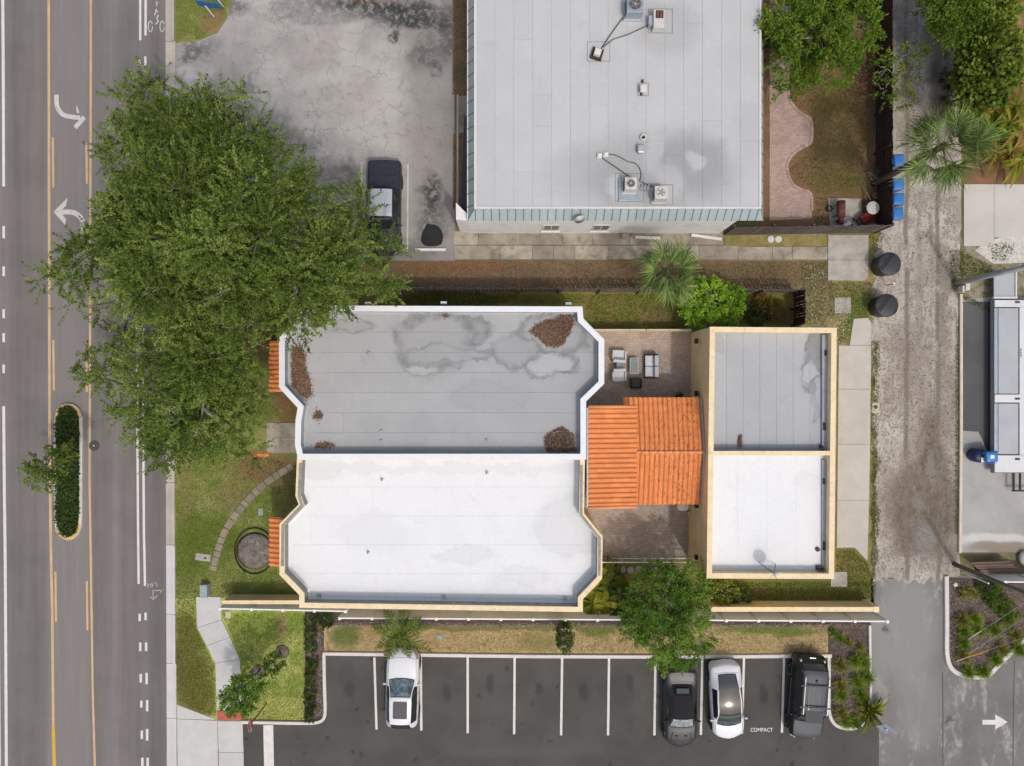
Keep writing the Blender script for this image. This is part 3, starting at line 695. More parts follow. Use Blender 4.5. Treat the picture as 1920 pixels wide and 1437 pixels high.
# sidewalk and driveway apron slabs
def slabs(name, polys, z, m, parent_kind='structure', gap=.008, piece="slab"):
    e = empty(name, (0, 0, 0), kind=parent_kind)
    for q in polys:
        MB().prism(inset(PL(q), gap), -.05, z + random.uniform(-.004, .004)).build(piece, m, e, bevel=.006)
    return e
random.seed(3)
slabs("sidewalk", [[(368, 1119), (414, 1119), (416, 1162), (370, 1177)], [(370, 1177), (416, 1162), (432, 1195), (388, 1211)], [(388, 1211), (432, 1195), (450, 1236), (404, 1243)], [(404, 1243), (450, 1236), (453, 1331), (407, 1331)]], .05, m_conc)
sheet("tactile_pad", [(407, 1332), (454, 1332), (455, 1351), (408, 1351)], .03, m_red)
slabs("driveway_apron", [[(332, 1321), (408, 1350), (332, 1348)], [(332, 1348), (408, 1351), (411, 1540), (334, 1540)], [(408, 1352), (455, 1352), (457, 1411), (410, 1411)], [(410, 1411), (457, 1411), (459, 1540), (412, 1540)]], .03, m_conc)
# walk behind the long building
ps = []
xs = [850, 897, 975, 1055, 1110, 1180, 1240, 1300, 1356]
for a, b in zip(xs[:-1], xs[1:]): ps.append(rect(a, 434, b, 460))
xs = [852, 938, 998, 1038, 1078, 1140, 1220, 1310, 1384, 1448, 1485, 1551]
for a, b in zip(xs[:-1], xs[1:]): ps.append(rect(a, 460.5 if a < 1356 else 463, b, 487))
slabs("rear_walk", ps, .05, m_walk)
slabs("concrete_pads", [rect(1552, 441, 1628, 488), [(1552, 488), (1628, 488), (1627, 520), (1620, 527), (1552, 526)], rect(1564, 558, 1595, 588)], .045, m_pad)
slabs("alley_walk", [[(1600, 598), (1626, 596), (1633, 605), (1633, 648), (1592, 648)], [(1572, 648), (1633, 648), (1632, 730), (1571, 730)], [(1571, 730), (1632, 730), (1631, 833), (1570, 833)], [(1570, 833), (1631, 833), (1629, 938), (1569, 938)],
                     [(1569, 938), (1629, 938), (1626, 1052), (1602, 1027), (1568, 1027)]], .05, m_slab)
slabs("pale_driveway", [rect(1806, 346, 1863, 462), rect(1863, 346, 1922, 446), rect(1922, 346, 2000, 446)], .05, m_pale)
slabs("entry_walk", [rect(500, 793, 566, 821), rect(500, 821, 566, 850)], .05, m_walk)
slabs("side_step", [rect(858, 180, 884, 250)], .05, m_walk)
slabs("alley_gutter_strip", [[(856, 178), (860, 178), (860, 390), (856, 390)]], .08, m_gutter)
MB().prism(PL(rect(1557, 1072, 1588, 1100)), -.02, .06).build("concrete_block_pad", m_pad, label="rough square concrete pad by the rear building corner", cat="concrete pad", bevel=.02)
# cream kerb of the concrete yard, parking kerbs, planter kerbs
MB().kerb(PL([(1800, 552), (1800, 800), (1798, 1036)]), .17, 0, .16).build("cream_kerb", m_creamk, kind='structure')
k = MB().kerb(PL(smooth_path([(455, 1353), (560, 1355), (592, 1355), (606, 1350), (611, 1338), (609, 1290), (608, 1226)], 2)), .18, 0, .14)
k.build("parking_kerb", m_kerb, kind='structure')
MB().kerb(PL([(606, 1225), (1000, 1230), (1300, 1231), (1558, 1229)]), .2, 0, .137).build("parking_kerb", m_kerb, kind='structure')
MB().kerb(PL(smooth_path([(1553, 1231), (1553, 1300), (1552, 1335), (1562, 1358), (1585, 1366), (1612, 1363), (1630, 1345), (1631, 1320)], 2)), .19, 0, .143).build("planter_kerb", m_kerb, kind='structure')
MB().kerb(PL([(1629.5, 1172), (1631, 1319)]), .15, 0, .14).build("planter_kerb", m_kerb, kind='structure')
MB().kerb(PL(smooth_path([(1773, 1080), (1774, 1180), (1773, 1232), (1783, 1257), (1810, 1268), (1848, 1270), (1862, 1255), (1886, 1230), (1930, 1190)], 2)), .25, 0, .14).build("planter_kerb", m_kerb, kind='structure')
sheet("planter_bed", [(1553, 1176), (1629, 1174), (1631, 1345), (1612, 1362), (1585, 1365), (1560, 1356), (1553, 1335)], .03, m_mulch)
sheet("planter_bed", [(1774, 1082), (1930, 1095), (1930, 1195), (1886, 1230), (1848, 1268), (1810, 1266), (1783, 1255), (1774, 1230)], .03, m_mulch)
sheet("hedge_bed", [(572, 1150), (607, 1150), (609, 1340), (600, 1352), (571, 1352)], .03, m_mulch)
# stall lines and lettering
for (xt, xb, ye) in ((702, 706, 1368), (789, 790, 1370), (877, 877, 1375), (965, 964, 1377), (1054, 1052, 1379), (1142, 1140, 1379), (1229, 1227, 1379), (1317, 1314, 1378), (1395, 1391, 1376), (1470, 1466, 1374)):
    line(park, "stall_line", [(xt, 1233), (xb, ye)], .135, m_stall_paint, .011)
line(park, "stop_bar", [(503, 1360), (505, 1460)], .58, m_stall_paint, .011)
def text(body, size, m, loc, rot, parent, name="lettering", ext=.002, sx=1.0):
    cu = bpy.data.curves.new(name, 'FONT'); cu.body = body; cu.size = size; cu.align_x = 'CENTER'; cu.align_y = 'CENTER'; cu.extrude = ext
    cu.materials.append(m); cu.offset = size * .012
    o = bpy.data.objects.new(name, cu); COL.objects.link(o); o.location = loc; o.rotation_euler = rot; o.scale = (sx, 1, 1)
    bpy.context.view_layer.update()
    me = bpy.data.meshes.new_from_object(o.evaluated_get(bpy.context.evaluated_depsgraph_get()))
    bpy.data.objects.remove(o)
    o = bpy.data.objects.new(name, me); COL.objects.link(o); o.location = loc; o.rotation_euler = rot; o.scale = (sx, 1, 1)
    if parent is not None: o.parent = parent
    return o
text("COMPACT", .32, m_stall_paint, (*XY(1428, 1369), .013), (0, 0, 0), park, sx=.86)
MB().sheet(PL([(1842, 1350), (1866, 1350), (1866, 1340), (1889, 1354), (1866, 1368), (1866, 1359), (1842, 1359)]), .006).build("direction_arrow", m_stall_paint, drive)
for pts in ([(678, 305), (678, 372)], [(765, 308), (764, 472)]):
    line(lot, "stall_line", pts, .09, m_worn_paint, .011)
# brick path of the back yard, with a raised brick border
bp = [(1443, -300), (1480, -300), (1480, 90), (1477, 165), (1481, 190), (1494, 208), (1510, 218), (1522, 223), (1523, 268), (1510, 274), (1489, 286), (1476, 305), (1475, 320), (1484, 345), (1500, 356), (1522, 360), (1522, 410), (1443, 414)]
sheet("brick_path", bp, .012, m_brickp)
brd = MB().ribbon(PL(smooth_path([(1480, 90), (1477, 165), (1481, 190), (1494, 208), (1510, 218), (1522, 223), (1523, 268), (1510, 274), (1489, 286), (1476, 305), (1475, 320), (1484, 345), (1500, 356), (1522, 360), (1522, 398)], 1)), .17, .03)
e = empty("path_border", (0, 0, 0), kind='structure')
pp = [Vector(q) for q in PL(smooth_path([(1479, 90), (1477, 165), (1481, 190), (1494, 208), (1510, 218), (1522, 223), (1523, 268), (1510, 274), (1489, 286), (1476, 305), (1475, 320), (1484, 345), (1500, 356), (1522, 360), (1522, 398)], 2))]
bm_ = MB().box(-.1, .1, -.075, .075, 0, .05).mesh("brick", M("border_brick", (.56, .41, .33), .1, 4, .9, rnd=.3, grain=.15))
acc = 0.0
for a, b in zip(pp[:-1], pp[1:]):
    d = (b - a); L = d.length
    while acc < L:
        q = a + d * (acc / L)
        inst("brick", bm_, e, (q.x, q.y, 0), (0, 0, math.atan2(d.y, d.x))); acc += .215
    acc -= L
# patios
sheet("north_patio", rect(1092, 622, 1300, 800), .012, m_paver)
sheet("south_patio", rect(1085, 930, 1300, 1047), .012, m_paver)

for pts in ([(1767, 1262), (1768, 1340), (1768, 1500)], [(1902, 1240), (1900, 1340), (1899, 1500)], [(1648, 1352), (1646, 1500)]):
    line(drive, "paving_seam", pts, .045, m_iron, .008)

MB().sheet(PL([(1805, 566), (1868, 566), (1880, 700), (1880, 858), (1850, 845), (1842, 825), (1834, 810), (1805, 808)]), .016).build("asphalt_strip", m_yardasph, kind='structure')
# ---------------------------------------------------------------- buildings
def clip_band(poly, ax, lo, hi):
    def half(pts, keep, cut):
        out = []
        for i in range(len(pts)):
            a, b = pts[i - 1], pts[i]
            ka, kb = keep(a), keep(b)
            if ka != kb:
                t = (cut - a[ax]) / (b[ax] - a[ax]); out.append((a[0] + (b[0] - a[0]) * t, a[1] + (b[1] - a[1]) * t))
            if kb: out.append(b)
        return out
    pts = half(ccw(poly), lambda p: p[ax] >= lo, lo)
    return half(pts, lambda p: p[ax] <= hi, hi) if len(pts) > 2 else []
m_seamd = M('dark_roof_seam', (.27, .27, .27), .2, 2, .9)  # dark grey showing in roof sheet gaps and patch outlines
def roof_sheets(parent, poly, z, m, ax, step, seed=1, gap=.011, laps=1):
    rng = random.Random(seed)
    lo = min(p[ax] for p in poly); hi = max(p[ax] for p in poly)
    n = max(1, round((hi - lo) / step)); st = (hi - lo) / n
    for i in range(n):
        q0 = clip_band(poly, ax, lo + i * st + gap, lo + (i + 1) * st - gap)
        if len(q0) < 3: continue
        b = 1 - ax; l0 = min(p[b] for p in q0); l1 = max(p[b] for p in q0)
        cuts = [l0 - 1] + sorted(rng.uniform(l0 + 1, l1 - 1) for _ in range(laps)) + [l1 + 1]
        for c0, c1 in zip(cuts[:-1], cuts[1:]):
            q = clip_band(q0, b, c0 + gap * .6, c1 - gap * .6)
            if len(q) > 2: MB().prism(q, z - .03, z + rng.uniform(.0, .006)).build("roof_sheet", m, parent)
    MB().sheet(inset(poly, .01), z - .012).build("roof_deck", m_seamd, parent)
def parapet_building(name, label, outline, top, roof, cw, m_wall, m_cop, m_in, m_roof, ax, step, seed=1):
    e = empty(name, (0, 0, 0), label=label, cat="building")
    outer = ccw(PL(outline, top))
    MB().ring(inset(outer, .03), inset(outer, cw - .03), 0, top - .06).build("wall", m_wall, e)
    MB().ring(outer, inset(outer, cw), top - .06, top).build("coping", m_cop, e, bevel=.012)
    MB().walls(inset(outer, cw - .02), roof - .02, top - .065, True).build("parapet_lining", m_in, e)
    # sloped cant strip at the foot of the parapet
    a, b = ccw(inset(outer, cw - .018)), ccw(inset(outer, cw + .10)); n = len(a)
    MB().add([(x, y, roof + .1) for x, y in a] + [(x, y, roof + .012) for x, y in b], [(i, (i + 1) % n, n + (i + 1) % n, n + i) for i in range(n)]).build("cant_strip", m_roof, e)
    roof_sheets(e, inset(outer, cw - .015), roof, m_roof, ax, step, seed=seed, gap=.0055 if m_roof is m_rgrey else .003)
    return e, outer
N_OUT = [(563, 573), (1092, 575), (1094, 598), (1133, 637), (1133, 720), (1099, 753), (1099, 862), (559, 862), (553, 835), (554, 788), (558, 765), (523, 727), (523, 634), (564, 593)]
S_OUT = [(557, 853), (1097, 853), (1095, 963), (1130, 1006), (1129, 1086), (1093, 1124), (1093, 1148), (561, 1140), (561, 1116), (524, 1078), (524, 983), (560, 946), (554, 930), (556, 880)]
nb, n_outer = parapet_building("grey_roofed_house", "flat grey roofed building half with white metal parapet coping and angled bays", N_OUT, 4.4, 3.7, .30, m_stucco_w, m_coping_w, m_parapet_g, m_rgrey, 1, 1.02, 2)
sb, s_outer = parapet_building("white_roofed_house", "flat white coated roof building half with cream parapet and angled bays", S_OUT, 4.2, 3.38, .27, m_stucco, m_coping_c, m_parapet_d, m_rwhite, 1, 1.45, 3)
for pts, w_ in (([(563.5, 868), (561, 932), (566.5, 948), (530.5, 986), (529.5, 1062)], .17), ([(1090, 872), (1089.5, 966), (1124, 1009), (1123.5, 1080)], .15)):
    MB().strip(PL(pts, 4.2), w_, 4.195, 4.206).build("weathered_cap", m_parapet_d, sb)
# small vents and drains on the two roofs
for (px, py) in ((716, 900), (913, 887), (690, 1037)):
    x, y = XY(px, py, 3.5)
    o = MB().lathe(x, y, [(.10, 3.39), (.09, 3.42), (.04, 3.43), (.04, 3.62), (.036, 3.62)], 12).build("vent_pipe", m_trim_w, sb, True)
    MB().lathe(x, y, [(.03, 3.615), (.03, 3.628)], 10).build("vent_mouth", m_black, o)
for (px, py) in ((598, 1117), (832, 1119), (1060, 1122)):
    x, y = XY(px, py, 3.45)
    MB().obox(x, y, 3.385, 3.47, .22, .16).build("scupper_box", m_flash, sb)
for (px, py) in ((690, 662), (714, 808), (912, 825), (714, 826)):
    x, y = XY(px, py, 3.75)
    MB().lathe(x, y, [(.09, 3.705), (.06, 3.73), (.03, 3.75)], 12).build("roof_drain", m_flash, nb, True)
for (px, py) in ((690, 571), (832, 570), (1066, 572)):
    x, y = XY(px, py, 3.9)
    MB().box(x - .16, x + .16, y, y + .12, 3.75, 3.95).build("scupper_head", m_coping_w, nb)

# rear building with two roofs
rb = empty("rear_building", (0, 0, 0), label="cream walled rear building with a grey roof half and a white roof half", cat="building")
R_OUT = [(1331, 613), (1569, 615), (1564, 1086), (1325, 1085)]
rt, rr = 4.1, 3.45
ro = ccw(PL(R_OUT, rt))
MB().ring(inset(ro, .02), inset(ro, .25), 0, rt - .06).build("wall", m_stucco, rb)
MB().ring(ro, inset(ro, .28), rt - .06, rt).build("coping", m_coping_c, rb, bevel=.012)
MB().walls(inset(ro, .262), rr - .02, rt - .065, True).build("parapet_lining", m_coping_c, rb)
yd = XY(0, 850, rt)[1]; xi = inset(ro, .262)
x0 = min(p[0] for p in xi); x1 = max(p[0] for p in xi)
MB().box(x0 + .02, x1 - .02, yd - .09, yd + .09, rr - .05, rt - .05).build("dividing_parapet", m_parapet_g, rb)
MB().box(x0 + .02, x1 - .02, yd - .12, yd + .12, rt - .05, rt - .004).build("dividing_coping", m_coping_c, rb, bevel=.01)
xin = inset(ro, .265)
roof_sheets(rb, clip_band(xin, 1, yd + .1, 99), rr, m_rgrey2, 0, .92, seed=5, gap=.005, laps=0)
roof_sheets(rb, clip_band(xin, 1, -99, yd - .1), rr + .02, m_rwhite, 0, 1.6, seed=6, gap=.003, laps=0)
xe = XY(1556, 700, rr)[0]
for (py0, py1, m) in ((628, 842, m_parapet_g), (862, 1070, m_parapet_g)):
    MB().box(x1 - .30, x1 - .02, XY(0, py1, rr)[1], XY(0, py0, rr)[1], rr + .03, rr + .16).build("flashing_strip", m, rb, bevel=.02)
for (px, py, w, l) in ((1546, 800, .12, .4), (1545, 903, .1, .3), (1545, 1024, .1, .45), (1538, 1066, .35, .2), (1541, 838, .15, .12), (1548, 662, .1, .3)):
    x, y = XY(px, py, rr + .2); MB().obox(x, y, rr + .02, rr + .22, w, l).build("scupper_opening", m_black, rb)
xw = min(p[0] for p in inset(ro, .02))
for (px, py) in ((1311, 640), (1310, 738), (1307, 948), (1306, 1045)):
    h = 2.1; y = XY(px, py, h)[1]
    me = MB()
    n = 14
    vs = [(xw - .14, y + .15 * math.cos(2*math.pi*k/n), h + .17 * math.sin(2*math.pi*k/n)) for k in range(n)]
    vs2 = [(xw + .02, v[1], v[2]) for v in vs]
    me.add(vs + vs2, [tuple(range(n)), tuple(reversed(range(n, 2*n)))] + [(k, n + k, n + (k+1) % n, (k+1) % n) for k in range(n)])
    me.build("wall_vent", m_black, rb)
x, y = XY(1532, 1030, rr); MB().lathe(x, y, [(.12, rr + .02), (.12, rr + .1), (.08, rr + .13)], 14).build("roof_vent", m_rust, rb)
# satellite dish on the rear parapet
dx, dy, dz = P(1449, 1074, 4.4)
ds = empty("satellite_dish", (dx, dy, 4.1), label="small satellite dish on a tripod at the rear parapet", cat="satellite dish")
mb = MB(); n = 18; vs = []; fs = []
ax_ = Vector((.25, -.85, .45)).normalized(); u = ax_.cross(Vector((0, 0, 1))).normalized(); w = ax_.cross(u)
for i in range(5):
    r = .42 * i / 4; d = -.09 * (1 - (i / 4) ** 2)
    for k in range(n):
        a = 2*math.pi*k/n; q = ax_ * d + (u * math.cos(a) * .8 + w * math.sin(a)) * r; vs.append(tuple(q + Vector((0, 0, .75))))
for i in range(4):
    for k in range(n): fs.append((i*n + k, i*n + (k+1) % n, (i+1)*n + (k+1) % n, (i+1)*n + k))
mb.add(vs, fs).build("reflector", m_wplastic, ds, True)
MB().tube([(0, 0, .0), (0, 0, .6), tuple(ax_ * -.08 + Vector((0, 0, .75)))], .025, 8).build("mast", m_blackm, ds)
MB().tube([(0, -.0, .5), tuple(ax_ * .35 + Vector((0, 0, .5)))], .015, 6).build("feed_arm", m_blackm, ds)
for a in (.5, 2.4):
    MB().tube([(0, 0, .45), (.55 * math.cos(a), .45 * math.sin(a), -.6)], .018, 6).build("strut", m_blackm, ds)

# ---------------------------------------------------------------- clay tile roofs
def tile_mesh(name, w, L, m):
    prof = [(-.5, .0), (-.37, .008), (-.29, .05), (-.16, .085), (0, .097), (.16, .085), (.29, .05), (.37, .008), (.5, .0)]
    vs = []
    for (yy, dz, s) in ((-L/2 - .025, .022, 1.0), (L/2, -.006, .93)):
        vs += [(x * w * (s if abs(x) < .45 else 1), yy, z + dz) for x, z in prof]
    n = len(prof)
    vs += [(x * w, -L/2 - .02, max(z - .016, -.01) + .012) for x, z in prof]
    fs = [(i, i + 1, n + i + 1, n + i) for i in range(n - 1)] + [(2*n + i, 2*n + i + 1, i + 1, i) for i in range(n - 1)]
    mb = MB().add(vs, fs)
    return mb.mesh(name, m, False)
TW, TL = .263, .43
tile_me = tile_mesh("roof_tile", TW, TL, m_tile)
def tile_field(parent, c0, across, down, n_across, n_down, slope, theta, skip=None, seed=0):
    rng = random.Random(seed)
    for i in range(n_across):
        for j in range(n_down):
            if skip and skip(i, j): continue
            q = Vector(c0) + Vector(across) * (i + .5) + Vector(down) * (j + .5)
            inst("roof_tile", tile_me, parent, q + Vector((0, 0, rng.uniform(-.004, .004))), (slope + rng.uniform(-.012, .012), 0, theta + rng.uniform(-.012, .012)))
lt = empty("tiled_lean_to_roof", (0, 0, 0), label="orange tiled lean-to roof against the main building, barrels running east", cat="tile roof")
xW, xE, yN, yS = 4.03, 6.62, -1.30, -6.56
zW, zE = 4.16, 3.78
na = 20; nd = 6
sl = math.atan2(zW - zE, xE - xW)
tile_field(lt, (xW, yS, zW), (0, (yN - yS) / na, 0), ((xE - xW) / nd, 0, (zE - zW) / nd), na, nd, sl, R(90), seed=1)
MB().add([(xW, yS, zW - .03), (xE - .05, yS, zE - .03), (xE - .05, yN, zE - .03), (xW, yN, zW - .03)], [(0, 1, 2, 3)]).build("roof_deck", m_wood2, lt)
for yy in (yN + .04, yS - .04):
    MB().tube([(xW, yy, zW + .03), (xE + .02, yy, zE + .03)], .085, 10).build("rake_tile", m_tile_rim, lt, True)
MB().box(xW - .09, xW + .0, yS, yN, zW - .15, zW + .07).build("flashing", m_flash, lt)
MB().prism([(xW + .05, yS + .15), (xE - .25, yS + .15), (xE - .25, yN - .15), (xW + .05, yN - .15)], 0, 3.62).build("wall", m_stucco, lt)
MB().box(xW + .1, xE - .3, yN - .02, yN + .1, 3.45, 3.6).build("fascia_beam", m_wood2, lt)
gt = empty("tiled_gable_roof", (0, 0, 0), label="orange tiled gable roof over the passage, ridge running east with dark spotting", cat="tile roof")
gx0, gx1 = 6.06, 10.27; gyR, gyN, gyS = -3.72, -.83, -6.60; gzR, gzE = 3.42, 2.78
nc = 16; ncr = 7
gs = math.atan2(gzR - gzE, gyN - gyR)
tile_field(gt, (gx0, gyR, gzR), ((gx1 - gx0) / nc, 0, 0), (0, (gyN - gyR) / ncr, (gzE - gzR) / ncr), nc, ncr, gs, R(180), skip=lambda i, j: i < 2 and j < 6, seed=2)
tile_field(gt, (gx0, gyR, gzR), ((gx1 - gx0) / nc, 0, 0), (0, (gyS - gyR) / ncr, (gzE - gzR) / ncr), nc, ncr, gs, 0, skip=lambda i, j: i < 2, seed=3)
MB().add([(gx0, gyN, gzE - .03), (gx1, gyN, gzE - .03), (gx1, gyR, gzR - .03), (gx0, gyR, gzR - .03), (gx0, gyS, gzE - .03), (gx1, gyS, gzE - .03)], [(0, 3, 2, 1), (3, 4, 5, 2)]).build("roof_deck", m_wood2, gt)
for k in range(9):
    a = xE - .1 + (gx1 - xE + .1) * k / 9; b = xE - .1 + (gx1 - xE + .1) * (k + 1) / 9
    MB().tube([(a, gyR, gzR + .055), (b + .03, gyR, gzR + .045)], [.095, .085], 10).build("ridge_tile", m_tile_rim, gt, True)
MB().add([(gx1 + .02, gyN, gzE), (gx1 + .13, gyN, gzE), (gx1 + .13, gyR, gzR + .04), (gx1 + .02, gyR, gzR + .04), (gx1 + .02, gyS, gzE), (gx1 + .13, gyS, gzE),
          (gx1 + .02, gyN, gzE + .06), (gx1 + .13, gyN, gzE + .06), (gx1 + .13, gyR, gzR + .1), (gx1 + .02, gyR, gzR + .1), (gx1 + .02, gyS, gzE + .06), (gx1 + .13, gyS, gzE + .06)],
         [(6, 9, 8, 7), (9, 10, 11, 8), (0, 3, 9, 6), (3, 4, 10, 9), (7, 8, 2, 1), (8, 11, 5, 2)]).build("edge_flashing", m_flash, gt)
for (px, py) in ((6.8, gyN - .25), (10.1, gyN - .25), (6.8, gyS + .25), (10.1, gyS + .25)):
    MB().obox(px, py, 0, gzE, .18, .18).build("post", m_stucco, gt)
for yy in (gyN - .25, gyS + .25):
    MB().box(6.7, 10.2, yy - .08, yy + .08, gzE - .28, gzE - .06).build("beam", m_wood2, gt)
# tiled window awnings on the street front
def awning(parent, py0, py1, h, label):
    xo = XY(508, 0, h)[0]; xi_ = XY(523, 0, 4.3)[0] + .05
    y0, y1 = XY(0, py1, h)[1], XY(0, py0, h)[1]
    aw = empty("awning", (0, 0, 0)); aw.parent = parent; aw['label'] = label
    n = round((y1 - y0) / TW); rise = .32
    nd_ = 3
    tile_field(aw, (xi_, y0, h + rise), (0, (y1 - y0) / n, 0), ((xo - xi_) / nd_, 0, -rise / nd_), n, nd_, math.atan2(rise, xi_ - xo), R(-90), seed=int(py0))
    MB().prism([(xo + .08, y0 + .03), (xi_, y0 + .03), (xi_, y1 - .03), (xo + .08, y1 - .03)], h - .12, h - .02).build("awning_soffit", m_wood2, aw)
    for yy in (y0 + .2, y1 - .2):
        MB().tube([(xi_ + .02, yy, h - .55), (xo + .2, yy, h - .1)], .04, 6).build("bracket", m_wood2, aw)
awning(nb, 640, 735, 2.6, "orange tiled awning half hidden by oak leaves")
awning(sb, 969, 1062, 2.6, "orange tiled awning over the front bay")
for k, px in enumerate((476, 488, 499)):
    x, y = XY(px, 852)
    o = empty("fallen_roof_tile", (x, y, .03), R(80 + 12 * k), label=["orange roof tile on the leaves, nearest the road", "orange roof tile on the leaves, middle of three", "orange roof tile on the leaves, nearest the house"][k], cat="roof tile", group="orange tiles lying by the entry walk")
    inst("tile_body", tile_me, o, (0, 0, 0), (0, 0, 0), (1.1, .75, 1))

# ---------------------------------------------------------------- long metal building
mbd = empty("metal_fascia_building", (0, 0, 0), label="long flat roofed building with teal metal fascia and white walls", cat="building")
ht, hb = 4.2, 3.6
X0, X1 = XY(889, 0, ht)[0], XY(1427, 0, ht)[0]; Y0 = XY(0, 392, ht)[1]; Y1 = XY(0, -420, ht)[1]
BX0, BX1 = XY(877, 0, hb)[0], XY(1431, 0, hb)[0]; BY0 = XY(0, 414, hb)[1]; BY1 = Y1 + .4
wx0, wx1, wy0 = -77/32, 389/32, 280.5/32
MB().box(wx0, wx1, wy0, Y1, 0, hb + .02).build("wall", m_stucco_w, mbd)
MB().prism([(BX0 + .03, BY0 + .02), (BX1 - .03, BY0 + .02), (BX1 - .03, BY1), (BX0 + .03, BY1)], hb - .06, hb + .0).build("soffit", m_trim_w, mbd)
poly = [(X0, Y0), (X1, Y0), (X1, Y1), (X0, Y1)]
roof_sheets(mbd, inset(poly, .1), ht, m_rmetal, 0, .985, seed=9, gap=.005, laps=2)
MB().ring(poly, inset(poly, .11), ht - .1, ht + .05).build("edge_trim", m_trim_w, mbd, bevel=.01)
n = 37
def quad_panel(a, b, c, d, name="mansard_panel"):
    nn = (Vector(b) - Vector(a)).cross(Vector(d) - Vector(a)).normalized()
    vs = [Vector(v) for v in (a, b, c, d)]; ww = [v - nn * .03 for v in vs]
    MB().add(vs + ww, [(0, 1, 2, 3), (7, 6, 5, 4), (0, 4, 5, 1), (1, 5, 6, 2), (2, 6, 7, 3), (3, 7, 4, 0)]).build(name, m_mansard, mbd)
    m2 = MB().tube([vs[0] + nn * .012, vs[3] + nn * .012], .022, 4); m2.build("panel_seam", m_seam, mbd)
def lerp(a, b, t): return tuple(a[k] + (b[k] - a[k]) * t for k in range(3))
zt_, zb_ = ht - .02, hb
for i in range(n):
    t0, t1 = i / n, (i + 1) / n
    xa, xb = BX0 + (BX1 - BX0) * t0, BX0 + (BX1 - BX0) * t1
    ta, tb = max(X0, min(X1, xa)), max(X0, min(X1, xb))
    if tb - ta < .02: tb = ta + .02 if ta < X1 - .02 else ta
    quad_panel((xa, BY0, zb_), (xb - .006, BY0, zb_), (tb - .004 if tb > ta else tb, Y0 - .004, zt_), (ta, Y0 - .004, zt_))
n2 = 34
for i in range(n2):
    ya, yb = BY0 + (BY1 - BY0) * i / n2, BY0 + (BY1 - BY0) * (i + 1) / n2
    ta, tb = max(Y0, ya), max(Y0 + .02, yb)
    quad_panel((BX0, yb, zb_), (BX0, ya + .006, zb_), (X0 - .004, ta + .004, zt_), (X0 - .004, tb, zt_))
    quad_panel((BX1, ya, zb_), (BX1, yb - .006, zb_), (X1 + .004, tb - .004, zt_), (X1 + .004, ta, zt_))
for (a, b) in ((1018, 1050), (1111, 1144)):
    xa, xb = (a - 960) / 1.045 / 32, (b - 960) / 1.045 / 32
    wdw = MB().box(xa, xb, wy0 - .035, wy0 + .05, .85, 2.3).build("window", m_trim_w, mbd)
    MB().box(xa + .08, (xa + xb) / 2 - .03, wy0 - .04, wy0 + .02, .95, 2.2).build("pane", m_glass, wdw)
    MB().box((xa + xb) / 2 + .03, xb - .08, wy0 - .04, wy0 + .02, .95, 2.2).build("pane", m_glass, wdw)
    MB().box(xa - .05, xb + .05, wy0 - .12, wy0 + .02, .78, .846).build("sill", m_trim_w, wdw)
# wing wall at the street corner and a sloped dark blue sheet beside the west wall
MB().prism([(-97/32, 283/32), (wx0 - .003, 281/32), (wx0 - .003, 292/32), (-97/32, 312/32)], 0, 3.3).build("wing_wall", m_stucco_w, mbd)
MB().add([(*XY(864, 392, 2.2), 2.2), (*XY(880, 392, 2.6), 2.6), (*XY(880, 218, 2.6), 2.6), (*XY(870, 218, 2.2), 2.2), (*XY(864, 392, 2.2), 2.14), (*XY(880, 392, 2.6), 2.54), (*XY(880, 218, 2.6), 2.54), (*XY(870, 218, 2.2), 2.14)],
         [(0, 1, 2, 3), (7, 6, 5, 4), (0, 4, 5, 1), (1, 5, 6, 2), (2, 6, 7, 3), (3, 7, 4, 0)]).build("side_sheet", M("dark_blue_sheet", (.05, .058, .075), .1, 3, .6), mbd)
for (pa, pb) in (((1191, 445), (1238, 447)), ((1296, 441), (1353, 449))):
    a, b = P(*pa, .12), P(*pb, .12); d = Vector(b) - Vector(a)
    MB().obox((a[0]+b[0])/2, (a[1]+b[1])/2, .05, .18, d.length, .18, math.atan2(d.y, d.x)).build("wheel_stop", m_trim_w, label="spare white wheel stop lying on the rear walk, " + ("half under the palm" if pa[0] < 1200 else "at the wall corner"), cat="wheel stop", group="spare wheel stops on the rear walk", bevel=.02)
x, y, z = P(1085, 405, 3.75)
d2 = empty("satellite_dish", (x, y - .1, 3.9), label="grey satellite dish fixed to the teal metal fascia", cat="satellite dish")
mb = MB().lathe(0, 0, [(.02, 0), (.15, .03), (.25, .08), (.3, .13)], 18); o = mb.build("reflector", m_ac, d2, True); o.rotation_euler = (R(62), 0, R(15)); o.location = (0, -.05, .1)
MB().tube([(0, .2, -.1), (0, 0, .08)], .02, 6).build("mast", m_steel, d2)

